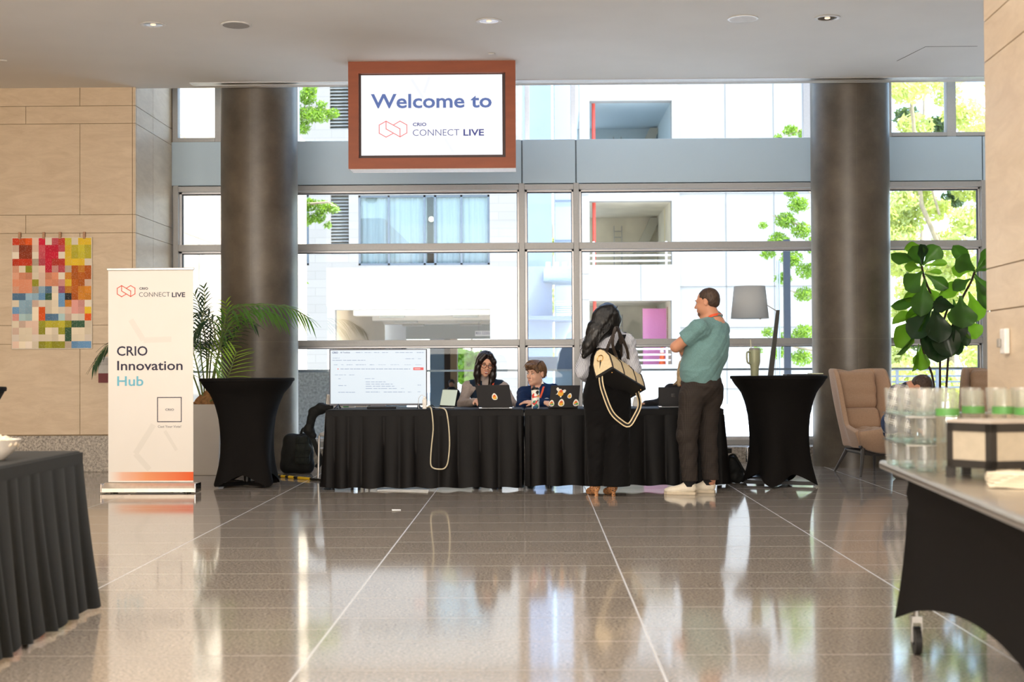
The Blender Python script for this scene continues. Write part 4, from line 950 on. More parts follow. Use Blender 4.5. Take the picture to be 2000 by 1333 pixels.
# printed frame of the code field
a, b = bpos(307, 825), bpos(355, 776); mb = MB(); t_ = 0.007
for q in ((a[0], a[2], b[0], a[2]+t_), (a[0], b[2]-t_, b[0], b[2]), (a[0], a[2], a[0]+t_, b[2]), (b[0]-t_, a[2], b[0], b[2])): mb.box((q[0], -0.003, q[1]), (q[2], -0.0016, q[3]))
mb.build('printed_frame', navy_ink, bn); btext('CRIO', 323, 340, 802.5, mat('grey ink', (130, 128, 136), 0.6), 0.02, 4*kz)
fnt = mat('pale print', (233, 229, 222), 0.55, var=(3, .01, 2))
_sk = [0]
def stroke(x0, y0, x1, y1, wd):
    _sk[0] += 1; yy = -0.0021-0.0001*_sk[0]
    a, b = bpos(x0, y0), bpos(x1, y1); d = math.dist((a[0], a[2]), (b[0], b[2])); ux, uz = (b[0]-a[0])/d*wd/2, (b[2]-a[2])/d*wd/2
    MB().add([(a[0]-uz, yy, a[2]+ux), (b[0]-uz, yy, b[2]+ux), (b[0]+uz, yy, b[2]-ux), (a[0]+uz, yy, a[2]-ux)], [(0, 1, 2, 3)]).build('pale_motif', fnt, bn)
for s_ in ((300, 830, 264, 887, 0.05), (264, 887, 292, 918, 0.05), (255, 625, 280, 665, 0.05), (280, 665, 335, 663, 0.05), (322, 842, 345, 880, 0.03)): stroke(*s_)

# ---- hanging welcome screen
YS = 14.12; r = prect(680.5, 118, 1006.5, 330, YS)
ws = thing('welcome_screen', 'hanging welcome display in a thick copper coloured frame below the ceiling', 'screen', ((r[0]+r[1])/2, YS, r[2]))
w, h = (r[1]-r[0])/2, ZC-r[2]; k = YS/FPX; cop = mat('copper stained wood', (150, 76, 42), 0.45, spec=0.4, var=(3, 0.10, 5), scale3=(1, 1, 5))
fl, ft, fb, frr = 20*k, 23*k, 21*k, 20*k
m = MB(); m.box((-w, 0, 0), (w, 0.10, fb)).box((-w, 0, h-ft), (w, 0.10, h)).box((-w, 0, fb), (-w+fl, 0.10, h-ft)).box((w-frr, 0, fb), (w, 0.10, h-ft)); m.build('frame', cop, ws)
MB().box((-w+0.01, 0.10, 0.012), (w-0.01, 0.27, h)).build('housing', cop, ws)
MB().box((-w+0.015, 0.012, -0.006), (w-0.002, 0.27, 0.0)).build('bottom_panel', mat('pale underside panel', (240, 226, 218), 0.5), ws)
MB().box((-w+fl, 0.06, fb), (w-frr, 0.10, h-ft)).build('bezel', mat('dark brown bezel', (58, 36, 34), 0.5), ws)
wsm = mat('lit welcome panel', (20, 20, 24), 0.4, emit=((249, 250, 255), 1.0))
def wsp(u, v):     # 1975x1333 crop of the photograph
    p = P(650+u/4.9375, 90+v/4.9375, YS+0.05); return (p.x-(r[0]+r[1])/2, p.z-r[2])
a, b = wsp(275, 1056), wsp(1633, 272); MB().box((a[0], 0.05, a[1]), (b[0], 0.0605, b[1])).build('screen', wsm, ws)
slate = mat('slate blue type', (20, 20, 30), 0.6, emit=((88, 112, 172), 1.0)); indig = mat('indigo type', (20, 20, 30), 0.6, emit=((66, 72, 140), 1.0)); corl = mat('coral line', (30, 20, 20), 0.6, emit=((244, 120, 116), 1.0))
def wtext(s, u0, u1, v, m_, bold, hh):
    a, b = wsp(u0, v), wsp(u1, v); text_obj('lettering', s, m_, ws, (a[0], 0.049, a[1]), width=b[0]-a[0], bold=bold, height=hh/4.9375*k)
wtext('Welcome to', 368, 1532, 598, slate, 0.018, 140); wtext('CRIO', 772, 902, 772, indig, 0.02, 33); wtext('CONNECT', 772, 1220, 867, indig, -0.012, 66); wtext('LIVE', 1260, 1458, 864, indig, 0.02, 64)
a, b = wsp(448, 880), wsp(714, 724); logo(ws, a[0], a[1], b[0]-a[0], b[1]-a[1], 0.048, 0.0075, corl)
psm_ = mat('pale screen motif', (20, 20, 24), 0.5, emit=((242, 245, 252), 1.0))
for u0, v0, u1, v1 in ((760, 320, 870, 500), (930, 300, 880, 450), (1080, 890, 1165, 1030)):
    p, q = wsp(u0, v0), wsp(u1, v1); d = math.dist(p, q); ux, uz = (q[0]-p[0])/d*0.012, (q[1]-p[1])/d*0.012
    MB().add([(p[0]-uz, 0.0495, p[1]+ux), (q[0]-uz, 0.0495, q[1]+ux), (q[0]+uz, 0.0495, q[1]-ux), (p[0]+uz, 0.0495, p[1]-ux)], [(0, 1, 2, 3)]).build('pale_motif', psm_, ws)

# ---- ceiling fittings
def downlight(px, py, label):
    p = G(px, py, ZC); t = thing('downlight', label, 'ceiling light', (p.x, p.y, ZC), group='recessed ceiling downlights')
    t.scale = (1.15, 1.15, 1)
    MB().lathe([(0.072, 0.0), (0.10, -0.002), (0.102, -0.007), (0.078, -0.009), (0.072, -0.004)], n=40, cap=False).build('trim_ring', whp2, t, smooth=60, flip=False)
    MB().lathe([(0.074, -0.004), (0.066, 0.0), (0.045, 0.0)] if False else [(0.074, -0.0045), (0.060, -0.0020), (0.030, -0.0012), (0.0, -0.001)], n=40, cap=False).build('reflector', chrome, t, smooth=60, flip=False)
    MB().sphere((0, 0, -0.004), (0.022, 0.022, 0.006), 16, 8).build('lamp', mat('downlight lamp', (250, 240, 220), 0.3, emit=((255, 232, 200), 0.8)), t, smooth=180)
    return t
downlight(299, 48, 'small chrome recessed downlight in the ceiling above the quilt'); downlight(955, 41, 'small chrome recessed downlight in the ceiling in front of the hanging screen'); downlight(1616, 35, 'small chrome recessed downlight in the ceiling in front of the right column')
def ceil_speaker(px, py, label, cm_):
    p = G(px, py, ZC); t = thing('ceiling_speaker', label, 'speaker', (p.x, p.y, ZC), group='round ceiling speakers')
    t.scale = (1.2, 1.2, 1)
    MB().lathe([(0.098, 0), (0.112, -0.001), (0.112, -0.008), (0.098, -0.010)], n=40, cap=False).build('rim', whp2, t, smooth=60, flip=False)
    MB().lathe([(0.099, -0.009), (0.06, -0.010), (0, -0.010)], n=40, cap=False).build('grille', cm_, t, smooth=60, flip=False)
ceil_speaker(461, 48, 'round grey speaker grille in the ceiling between left downlight and hanging screen', mat('grey grille', (164, 158, 150), 0.7)); ceil_speaker(1451, 36, 'round white speaker cover in the ceiling beside the right downlight', mat('white grille', (216, 208, 198), 0.6))
p = G(960, 104, ZC); sd = thing('smoke_detector', 'tiny pale sprinkler cap in the ceiling above the hanging screen', 'sprinkler', (p.x, p.y, ZC)); MB().lathe([(0.03, 0), (0.036, -0.004), (0.03, -0.012), (0, -0.014)], n=24).build('cap', whp2, sd, smooth=50)
p = G(6, 117, ZC); sd = thing('sprinkler_head', 'small sprinkler cap in the ceiling at the far left edge', 'sprinkler', (p.x, p.y, ZC)); MB().lathe([(0.03, 0), (0.04, -0.004), (0.034, -0.012), (0, -0.014)], n=24).build('cap', whp2, sd, smooth=50)
a, b = G(372, 163, ZC), G(1921, 153, ZC); sv = thing('slot_diffuser', 'long narrow metal slot diffuser along the ceiling edge by the windows', 'air vent', ((a.x+b.x)/2, (a.y+b.y)/2, ZC))
hl = (b.x-a.x)/2+0.6
MB().box((-hl+0.6, -0.085, -0.006), (hl, -0.06, 0.0)).box((-hl+0.6, 0.06, -0.006), (hl, 0.085, 0)).box((-hl+0.6, -0.06, -0.006), (-hl+0.63, 0.06, 0)).build('frame', alw, sv)
MB().box((-hl+0.62, -0.06, -0.004), (hl, -0.022, -0.001)).build('blade', alu, sv); MB().box((-hl+0.62, -0.018, -0.004), (hl, 0.02, -0.001)).build('blade', alu, sv); MB().box((-hl+0.62, 0.024, -0.004), (hl, 0.06, -0.001)).build('blade', alu, sv)

# ---- wall things
YQ = YL-0.02; qx = lambda u, v: P(10+u/5.439, 445+v/5.439, YQ)
QC = {'.': (236, 222, 196), 'w': (232, 220, 200), 'r': (206, 62, 34), 'o': (224, 92, 34), 'b': (150, 62, 34), 'p': (232, 170, 140), 'P': (226, 150, 116), 'k': (206, 84, 96), 'm': (206, 34, 62), 'R': (186, 60, 48), 'y': (234, 196, 52), 'g': (204, 192, 60), 'G': (160, 158, 44), 'l': (188, 170, 150), 't': (196, 104, 36), 'T': (182, 92, 34), 'a': (216, 140, 50), 'v': (170, 96, 128), 's': (150, 184, 204), 'S': (112, 160, 204), 'n': (92, 128, 160), 'd': (60, 96, 72), 'D': (46, 52, 56), 'c': (176, 204, 204), 'h': (226, 196, 176), 'q': (224, 160, 150), 'W': (240, 226, 210)}
QG = ["roohmw kRgwyy", "hbbhkmmkyggg", "wbbwkmmwyggg", "rrrlkmRRyyyw", "p.G.hmqklTaT", "pPP.hPPwattT", "PPPGhPPqytth", "pPPlsnwvataa", "nnssSd.SDTaa", ".sshw..Saqqw", "Sss.o..whqqy", "qcc.onnchwwo", ".hhhGgggGdd.", "h..hG..Gd...", "W..W....d..W", "h.W.GGGGlSSS"]
QG = [s.replace(' ', '')[:12].ljust(12, '.') for s in QG]
ql = P(22.5, 464, YQ); qr = P(180, 682, YQ)
qt = thing('patchwork_quilt', 'bright patchwork quilt of many small squares hanging on the left stone wall', 'quilt', ((ql.x+qr.x)/2, YQ, qr.z)); W2 = (qr.x-ql.x)/2; H2 = ql.z-qr.z
qm = fresh('quilt patches'); nt, N, L, B = nodes(qm); at = N.new('ShaderNodeVertexColor'); at.layer_name = 'patch'; B.inputs['Roughness'].default_value = 0.9
tc = N.new('ShaderNodeTexCoord'); nz = N.new('ShaderNodeTexVoronoi'); nz.inputs['Scale'].default_value = 70; L.new(tc.outputs['Object'], nz.inputs['Vector'])
mx = math_node(nt, 'LESS_THAN', nz.outputs['Distance'], 0.28); L.new(mixcol(nt, math_node(nt, 'MULTIPLY', mx, 0.22), at.outputs[0], (0.8, 0.7, 0.6)), B.inputs['Base Color'])
MB().box((-W2, 0, 0), (W2, 0.012, H2)).build('quilt_backing', mat('quilt binding', (226, 214, 196), 0.9), qt, bevel=0.004)
mb = MB(); fc = []; iw, ih = 2*W2-0.02, H2-0.02
for j, row in enumerate(QG):
    for i, chh in enumerate(row):
        x0, x1 = -W2+0.01+iw*i/12, -W2+0.01+iw*(i+1)/12; z1, z0 = H2-0.01-ih*j/16, H2-0.01-ih*(j+1)/16
        # slightly puffed patch
        xs, zs = (x0, (x0+x1)/2, x1), (z0, (z0+z1)/2, z1); vs = [(x, -0.0015-(0.004 if (a == 1 and b == 1) else 0), z) for a, x in enumerate(xs) for b, z in enumerate(zs)]
        mb.add(vs, [(0, 3, 4, 1), (1, 4, 5, 2), (3, 6, 7, 4), (4, 7, 8, 5)]); rn = random.Random(i*31+j); f = 1+rn.uniform(-0.08, 0.08); fc += [tuple(min(255, x*f) for x in QC.get(chh, QC['.']))]*4
o = mb.build('patches', qm, qt, smooth=40, flip=False); ca = o.data.color_attributes.new('patch', 'FLOAT_COLOR', 'CORNER')
for pg, cc_ in zip(o.data.polygons, fc):
    for li in pg.loop_indices: ca.data[li].color = (*s2l(cc_), 1)
for u in (155, 410, 583, 840):
    p = qx(u, 75); MB().box((p.x-qt.location.x-0.013, -0.012, H2-0.02), (p.x-qt.location.x+0.013, 0.016, H2+0.055)).build('hanging_clip', mat('wood clip', (182, 140, 108), 0.6), qt, bevel=0.003)
a, b = P(192, 748, YQ), P(222, 697, YQ); pq = thing('wall_label', 'small white and maroon printed wall label half hidden by the banner', 'label', ((a.x+b.x)/2, YQ, a.z)); w = (b.x-a.x)/2; h = b.z-a.z
MB().box((-w, 0, h*0.36), (w, 0.008, h)).build('card', mat('label grey white', (206, 204, 200), 0.6), pq); MB().box((-w, 0, 0), (w, 0.008, h*0.36)).build('lower_card', mat('label maroon', (116, 50, 54), 0.6), pq)
mb = MB()
for i in range(5): mb.box((-w*0.85, -0.001, h*(0.92-0.06*i)), (w*(0.5-0.1*(i % 2)), 0, h*(0.94-0.06*i)))
mb.build('print_lines', mat('print grey', (150, 148, 146), 0.7), pq)
# wall switch on the right wall
bpy.context.view_layer.update()
d = ray(1966, 667); Mi = wr.matrix_world.inverted(); o_, dd = Mi @ CAM, Mi.to_3x3() @ d; s_ = (0.0-o_.x)/dd.x; hp = wr.matrix_world @ (o_+dd*s_)
sw = thing('wall_thermostat', 'small white thermostat box on the right stone wall', 'thermostat', hp, rz=-rad(3.0))
MB().box((-0.026, -0.06, -0.058), (-0.001, 0.02, 0.058)).build('box_body', whp2, sw, bevel=0.006); MB().box((-0.040, -0.012, -0.028), (-0.026, 0.02, 0.012)).build('lever', mat('grey plastic', (150, 146, 140), 0.5), sw, bevel=0.004)
# ================================================================== PEOPLE (smoothly blended volumes turned into one surface)
def _surface_nets(f, lo, h):
    ins = f < 0; nx, ny, nz = f.shape
    cell = np.zeros((nx-1, ny-1, nz-1), np.int8)
    for dx in (0, 1):
        for dy in (0, 1):
            for dz in (0, 1): cell += ins[dx:nx-1+dx, dy:ny-1+dy, dz:nz-1+dz]
    act = (cell > 0) & (cell < 8); I = np.argwhere(act); idx = -np.ones(act.shape, np.int64); idx[act] = np.arange(len(I))
    acc = np.zeros((len(I), 3)); cnt = np.zeros(len(I))
    cs = [(a, b, c) for a in (0, 1) for b in (0, 1) for c in (0, 1)]
    for a in cs:
        for ax in range(3):
            if a[ax]: continue
            b = list(a); b[ax] = 1
            fa = f[I[:, 0]+a[0], I[:, 1]+a[1], I[:, 2]+a[2]]; fb = f[I[:, 0]+b[0], I[:, 1]+b[1], I[:, 2]+b[2]]
            m = (fa < 0) != (fb < 0); t = np.where(m, fa/np.where(m, fa-fb, 1), 0)
            p = np.tile(np.array(a, float), (len(I), 1)); p[:, ax] = t; acc[m] += p[m]; cnt[m] += 1
    V = (I + acc/np.maximum(cnt, 1)[:, None])*h + lo
    F = []
    for ax in range(3):
        u, v = [(1, 2), (2, 0), (0, 1)][ax]
        sl0 = [slice(None)]*3; sl1 = [slice(None)]*3; sl0[ax] = slice(0, -1); sl1[ax] = slice(1, None)
        ch = ins[tuple(sl0)] != ins[tuple(sl1)]; E = np.argwhere(ch)
        ok = (E[:, u] > 0) & (E[:, v] > 0) & (E[:, u] < f.shape[u]-1) & (E[:, v] < f.shape[v]-1); E = E[ok]
        q = []
        for du, dv in ((-1, -1), (0, -1), (0, 0), (-1, 0)):
            e = E.copy(); e[:, u] += du; e[:, v] += dv; q.append(idx[e[:, 0], e[:, 1], e[:, 2]])
        q = np.stack(q, 1); s = ins[E[:, 0], E[:, 1], E[:, 2]]; q[~s] = q[~s][:, ::-1]; F.append(q)
    return V, np.concatenate(F)
def _arr(v): return np.array(tuple(v), float)
def cap(a, b, ra, rb=None, k=0.02, flat=None, op='+'): return dict(t='c', a=_arr(a), b=_arr(b), ra=ra, rb=ra if rb is None else rb, k=k, flat=flat, op=op)
def frus(a, b, ra, rb=None, k=0.012, flat=None, op='+'): d = cap(a, b, ra, rb, k, flat, op); d['t'] = 'f'; return d
def ell(c, r, k=0.02, R=None, op='+'): return dict(t='e', c=_arr(c), r=_arr((r, r, r) if isinstance(r, (int, float)) else r), R=None if R is None else np.array([list(x) for x in R]), k=k, op=op)
def cut(n, p): return dict(t='x', n=_arr(n)/np.linalg.norm(_arr(n)), p=_arr(p), op='x')
def folds(amp, sc, seed=0, z0=-9, z1=9): return dict(t='n', amp=amp, sc=sc, seed=seed, z0=z0, z1=z1, op='n')
def chain(pts, rs, k=0.02, flat=None):
    return [cap(pts[i], pts[i+1], rs[i], rs[i+1], k, flat) for i in range(len(pts)-1)]
def sdf_build(name, prims, m, parent, h=0.006, smooth_it=2):
    pos = [p for p in prims if p['op'] == '+']; L0, H0 = [], []
    def bb(p):
        if p['t'] == 'e': r = max(p['r']); return p['c']-r, p['c']+r
        r = max(p['ra'], p['rb'])
        if p['flat'] is not None: r *= max(1.0, p['flat'][1])
        return np.minimum(p['a'], p['b'])-r, np.maximum(p['a'], p['b'])+r
    for p in pos: a, b = bb(p); L0.append(a); H0.append(b)
    lo = np.min(L0, 0)-4*h; hi = np.max(H0, 0)+4*h; n = np.ceil((hi-lo)/h).astype(int)+1
    f = np.full(tuple(n), 0.3, np.float32); ax = [lo[i]+h*np.arange(n[i]) for i in range(3)]
    for p in prims:
        if p['op'] == 'x':
            d = (ax[0]-p['p'][0])[:, None, None]*p['n'][0] + (ax[1]-p['p'][1])[None, :, None]*p['n'][1] + (ax[2]-p['p'][2])[None, None, :]*p['n'][2]
            f = np.maximum(f, d.astype(np.float32)); continue
        if p['op'] == 'n':
            X, Y, Z = ax[0][:, None, None], ax[1][None, :, None], ax[2][None, None, :]; s = p['sc']; q = p['seed']
            d = np.sin(X*s+1.7*np.sin(Z*s*0.7+q)+q)*np.sin(Z*s*1.15+1.3*np.sin(Y*s*0.9+q*2)+Y*s*0.6) + 0.5*np.sin(X*s*2.1-Z*s*1.7+q+Y*s*1.3)
            w = np.clip((Z-p['z0'])/0.05, 0, 1)*np.clip((p['z1']-Z)/0.05, 0, 1); f = f + (p['amp']*d*w).astype(np.float32); continue
        a, b = bb(p); mg = p['k']+3*h; i0 = np.maximum(0, np.floor((a-mg-lo)/h).astype(int)); i1 = np.minimum(n, np.ceil((b+mg-lo)/h).astype(int)+1)
        if np.any(i1 <= i0): continue
        X = ax[0][i0[0]:i1[0]][:, None, None]; Y = ax[1][i0[1]:i1[1]][None, :, None]; Z = ax[2][i0[2]:i1[2]][None, None, :]
        if p['t'] == 'e':
            x, y, z = X-p['c'][0], Y-p['c'][1], Z-p['c'][2]
            if p['R'] is not None:
                R = p['R']; x, y, z = R[0][0]*x+R[1][0]*y+R[2][0]*z, R[0][1]*x+R[1][1]*y+R[2][1]*z, R[0][2]*x+R[1][2]*y+R[2][2]*z
            r = p['r']; k0 = np.sqrt((x/r[0])**2+(y/r[1])**2+(z/r[2])**2); k1 = np.sqrt((x/r[0]**2)**2+(y/r[1]**2)**2+(z/r[2]**2)**2)
            d = np.where(k1 > 1e-9, k0*(k0-1)/np.maximum(k1, 1e-9), -min(r))
        else:
            A, B_ = p['a'], p['b']; D = B_-A; L2 = max(1e-12, D@D); x, y, z = X-A[0], Y-A[1], Z-A[2]; t = (x*D[0]+y*D[1]+z*D[2])/L2; tc = np.clip(t, 0, 1)
            ex, ey, ez = x-tc*D[0], y-tc*D[1], z-tc*D[2]
            if p['t'] == 'f': ex, ey, ez = x-t*D[0], y-t*D[1], z-t*D[2]
            if p['flat'] is not None:
                nn = _arr(p['flat'][0]); nn = nn/np.linalg.norm(nn); c = (ex*nn[0]+ey*nn[1]+ez*nn[2])*(1/p['flat'][1]-1); ex, ey, ez = ex+c*nn[0], ey+c*nn[1], ez+c*nn[2]
            d = np.sqrt(ex*ex+ey*ey+ez*ez) - (p['ra']+(p['rb']-p['ra'])*tc)
            if p['flat'] is not None: d = d*min(1.0, p['flat'][1]*0.5+0.5)
            if p['t'] == 'f': Ld = math.sqrt(L2); d = np.maximum(d, np.maximum(-t, t-1)*Ld)
        sub = f[i0[0]:i1[0], i0[1]:i1[1], i0[2]:i1[2]]; k = max(p['k'], 1e-4)
        if p['op'] == '+':
            hh = np.clip(0.5+0.5*(d-sub)/k, 0, 1); r_ = d*(1-hh)+sub*hh - k*hh*(1-hh)
        else:
            s2 = -sub; hh = np.clip(0.5+0.5*(d-s2)/k, 0, 1); r_ = -(d*(1-hh)+s2*hh - k*hh*(1-hh))
        f[i0[0]:i1[0], i0[1]:i1[1], i0[2]:i1[2]] = r_
    V, F = _surface_nets(f, lo, h)
    me = bpy.data.meshes.new(name); me.from_pydata(V.tolist(), [], F.tolist()); me.materials.append(m); me.shade_smooth()
    if smooth_it:
        bm = bmesh.new(); bm.from_mesh(me)
        for _ in range(smooth_it): bmesh.ops.smooth_vert(bm, verts=bm.verts, factor=0.5, use_axis_x=True, use_axis_y=True, use_axis_z=True)
        bm.to_mesh(me); bm.free(); me.shade_smooth()
    o = bpy.data.objects.new(name, me); COL.objects.link(o); o.parent = parent
    return o

def head_frame(c, yaw, pitch=0.0, roll=0.0):
    """face points along -y at yaw 0; yaw turns it counter-clockwise seen from above; positive pitch looks down"""
    R = Matrix.Rotation(yaw, 3, 'Z') @ Matrix.Rotation(roll, 3, 'Y') @ Matrix.Rotation(pitch, 3, 'X')
    c = Vector(c); return (lambda x, y, z: c + R @ Vector((x, y, z))), R
def head_prims(T, R, s=1.0, jaw=1.0, nose=1.0, ears=True):
    q = [ell(T(0, .012*s, .035*s), (.076*s, .095*s, .083*s), .02, R), ell(T(0, -.024*s, -.03*s), (.058*s*jaw, .068*s, .082*s), .03, R), ell(T(0, -.070*s, -.094*s), .022*s, .03)]
    for g in (-1, 1):
        q += [ell(T(g*.040*s*jaw, -.015*s, -.062*s), (.021*s, .045*s, .032*s), .03, R), ell(T(g*.036*s, -.064*s, -.026*s), .023*s, .02)]
    q += [cap(T(-.034*s, -.080*s, .024*s), T(.034*s, -.080*s, .024*s), .012*s, None, .015)]
    for g in (-1, 1): q += [ell(T(g*.031*s, -.102*s, .004*s), (.020*s, .02*s, .012*s), .012, R, op='-')]
    q += [cap(T(0, -.088*s, .008*s), T(0, -.110*s*nose, -.028*s), .0085*s, .0125*s, .012)] + [ell(T(g*.011*s, -.098*s*nose, -.033*s), .0085*s, .008) for g in (-1, 1)]
    q += [cap(T(-.018*s, -.089*s, -.056*s), T(.018*s, -.089*s, -.056*s), .0075*s, None, .01), cap(T(-.014*s, -.088*s, -.068*s), T(.014*s, -.088*s, -.068*s), .008*s, None, .01)]
    if ears:
        for g in (-1, 1): q += [ell(T(g*.077*s, .016*s, .0), (.010*s, .020*s, .032*s), .006, R @ Matrix.Rotation(g*rad(18), 3, 'Z')), ell(T(g*.086*s, .012*s, .004*s), (.006*s, .010*s, .018*s), .004, R, op='-')]
    return q
eyew = mat('eye white', (226, 222, 216), 0.3); eyed = mat('dark iris', (40, 28, 22), 0.2); browm = mat('dark brow', (48, 36, 30), 0.8); lipm = mat('lip', (176, 92, 86), 0.5); toothm = mat('teeth', (236, 232, 224), 0.3); mouthd = mat('mouth dark', (92, 36, 36), 0.6)
def face_parts(par, T, R, s=1.0, look=(0, 0), smile=False, brow=browm, lip=lipm):
    for g in (-1, 1):
        e = MB(); M4 = R.to_4x4(); c = T(g*.031*s, -.0835*s, .004*s)
        b = MB().sphere((0, 0, 0), (.0130*s, .008*s, .0048*s), 14, 10).xf(Matrix.Translation(c) @ M4).build('eye', eyew, par, smooth=180)
        c2 = T(g*.031*s+look[0]*s, -.0905*s, .004*s+look[1]*s); MB().sphere((0, 0, 0), (.0052*s, .003*s, .0046*s), 12, 8).xf(Matrix.Translation(c2) @ M4).build('iris', eyed, b, smooth=180)
        MB().tube([T(g*.017*s, -.0905*s, .009*s), T(g*.031*s, -.0925*s, .0115*s), T(g*.045*s, -.086*s, .008*s)], 0.0016*s, 6).build('lash_line', eyed, b, smooth=60)
        MB().tube([T(g*.014*s, -.0935*s, .026*s), T(g*.030*s, -.0945*s, .031*s), T(g*.047*s, -.0835*s, .025*s)], [0.003*s, 0.0034*s, 0.0016*s], 6).build('eyebrow', brow, par, smooth=60)
    if smile:
        w = .024*s
        MB().add([T(x*w, -(.0985-.010*x*x)*s, (-.060 + .010*x*x)*s) for x in (-1, -.6, -.2, .2, .6, 1)] + [T(x*w, -(.0975-.010*x*x)*s, (-.076 + .026*x*x)*s) for x in (-1, -.6, -.2, .2, .6, 1)], [(i, i+1, i+7, i+6) for i in range(5)]).build('mouth', mouthd, par, flip=False)
        MB().add([T(x*w*.85, -(.0995-.008*x*x)*s, (-.0585 + .008*x*x)*s) for x in (-1, -.5, 0, .5, 1)] + [T(x*w*.85, -(.0995-.008*x*x)*s, (-.0675 + .015*x*x)*s) for x in (-1, -.5, 0, .5, 1)], [(i, i+1, i+6, i+5) for i in range(4)]).build('teeth', toothm, par, flip=False)
        MB().tube([T(x*w*1.05, -(.0985-.010*x*x)*s, (-.0565 + .012*x*x)*s) for x in (-1, -.5, 0, .5, 1)], [.0015*s, .0034*s, .0036*s, .0034*s, .0015*s], 8).tube([T(x*w*1.0, -(.0970-.010*x*x)*s, (-.0785 + .029*x*x)*s) for x in (-1, -.5, 0, .5, 1)], [.0015*s, .004*s, .0046*s, .004*s, .0015*s], 8).build('lips', lip, par, smooth=60)
    else:
        MB().tube([T(x*.021*s, -(.0975-.007*x*x)*s, (-.0585+.003*x*x)*s) for x in (-1, -.5, 0, .5, 1)], [.0008*s, .0023*s, .0025*s, .0023*s, .0008*s], 8).tube([T(x*.019*s, -(.0965-.007*x*x)*s, (-.0665+.006*x*x)*s) for x in (-1, -.5, 0, .5, 1)], [.0008*s, .0028*s, .0031*s, .0028*s, .0008*s], 8).build('lips', lip, par, smooth=60)
def hand_prims(w, d, n, side, s=1.0, curl=0.5):
    """wrist point, direction of the fingers, palm normal (side palm faces), side +1/-1 puts the thumb; five separate bent fingers"""
    w, d, n = Vector(w), Vector(d).normalized(), Vector(n); n = (n-d*n.dot(d)).normalized(); u = d.cross(n)*side
    q = [cap(w, w+d*.03*s, .026*s, .03*s, .015, (n, .62)), cap(w+d*.045*s+u*.016*s, w+d*.045*s-u*.020*s, .028*s, .026*s, .012, (n, .5)), cap(w+d*.075*s+u*.026*s, w+d*.075*s-u*.026*s, .016*s, .015*s, .01, (n, .75))]
    for i, (off, ln) in enumerate(((.030, .074), (.010, .083), (-.011, .076), (-.030, .060))):
        b = w+d*(.088-.004*abs(i-1))*s+u*off*s; c = curl*(1+.12*i); a1, a2, a3 = c*.5, c*1.3, c*2.0
        p1 = b+(d*cos(a1)+n*sin(a1))*ln*.45*s; p2 = p1+(d*cos(a2)+n*sin(a2))*ln*.32*s; p3 = p2+(d*cos(a3)+n*sin(a3))*ln*.25*s
        q += [cap(b-d*.012*s, p1, .0095*s, .0088*s, .004), cap(p1, p2, .0088*s, .0082*s, .003), cap(p2, p3, .0082*s, .007*s, .003)]
    t0 = w+d*.028*s+u*.026*s; t1 = t0+(d*.7+u*.65+n*.35).normalized()*.038*s; t2 = t1+(d*.92+u*.15+n*.4).normalized()*.030*s
    q += [cap(t0, t1, .014*s, .0105*s, .01), cap(t1, t2, .0105*s, .008*s, .004)]
    return q

def skin(name, col): 
    m = mat(name, col, 0.5, spec=0.35, var=(14, 0.05, 4)); b = m.node_tree.nodes['Principled BSDF']; b.inputs['Subsurface Weight'].default_value = 0.08; b.inputs['Subsurface Radius'].default_value = (0.02, 0.008, 0.004)
    return m
def hair_mat(name, c1, c2, sc=(60, 60, 6), rough=0.38):
    m = mat(name, c1, rough, spec=0.45); nt, N, L, b = nodes(m)
    nz = N.new('ShaderNodeTexNoise'); mp = N.new('ShaderNodeMapping'); mp.inputs['Scale'].default_value = sc; tc = N.new('ShaderNodeTexCoord'); L.new(tc.outputs['Object'], mp.inputs[0]); L.new(mp.outputs[0], nz.inputs['Vector']); nz.inputs['Detail'].default_value = 4; nz.inputs['Scale'].default_value = 1
    rp = N.new('ShaderNodeValToRGB'); L.new(nz.outputs['Fac'], rp.inputs[0]); rp.color_ramp.elements[0].position = .3; rp.color_ramp.elements[1].position = .7
    rp.color_ramp.elements[0].color = (*s2l(c1), 1); rp.color_ramp.elements[1].color = (*s2l(c2), 1); L.new(rp.outputs[0], b.inputs['Base Color'])
    bp = N.new('ShaderNodeBump'); bp.inputs['Strength'].default_value = 0.6; bp.inputs['Distance'].default_value = 0.006; L.new(nz.outputs['Fac'], bp.inputs['Height']); L.new(bp.outputs[0], b.inputs['Normal'])
    return m
def locks(par, name, m, paths, r0=0.004, seed=0):
    """separate strands lying on the hair mass"""
    mb = MB()
    for pth in paths:
        q = smooth_path(pth, 5); n = len(q); mb.tube(q, [r0*(0.35+0.65*sin(pi*min(1, (i+1)/(n*0.8)))) if i < n-1 else r0*0.15 for i in range(n)], 6)
    return mb.build(name, m, par, smooth=80)
lany = mat('orange lanyard ribbon', (226, 84, 40), 0.6)
skA = skin('skin fair', (222, 170, 142)); skB = skin('skin light', (226, 178, 152)); skD = skin('skin tan', (206, 148, 118))
def lpf(ox, oy):
    o = Vector((ox, oy, 0)); return lambda px, py, dy=0.0: P(px, py, oy+dy) - o

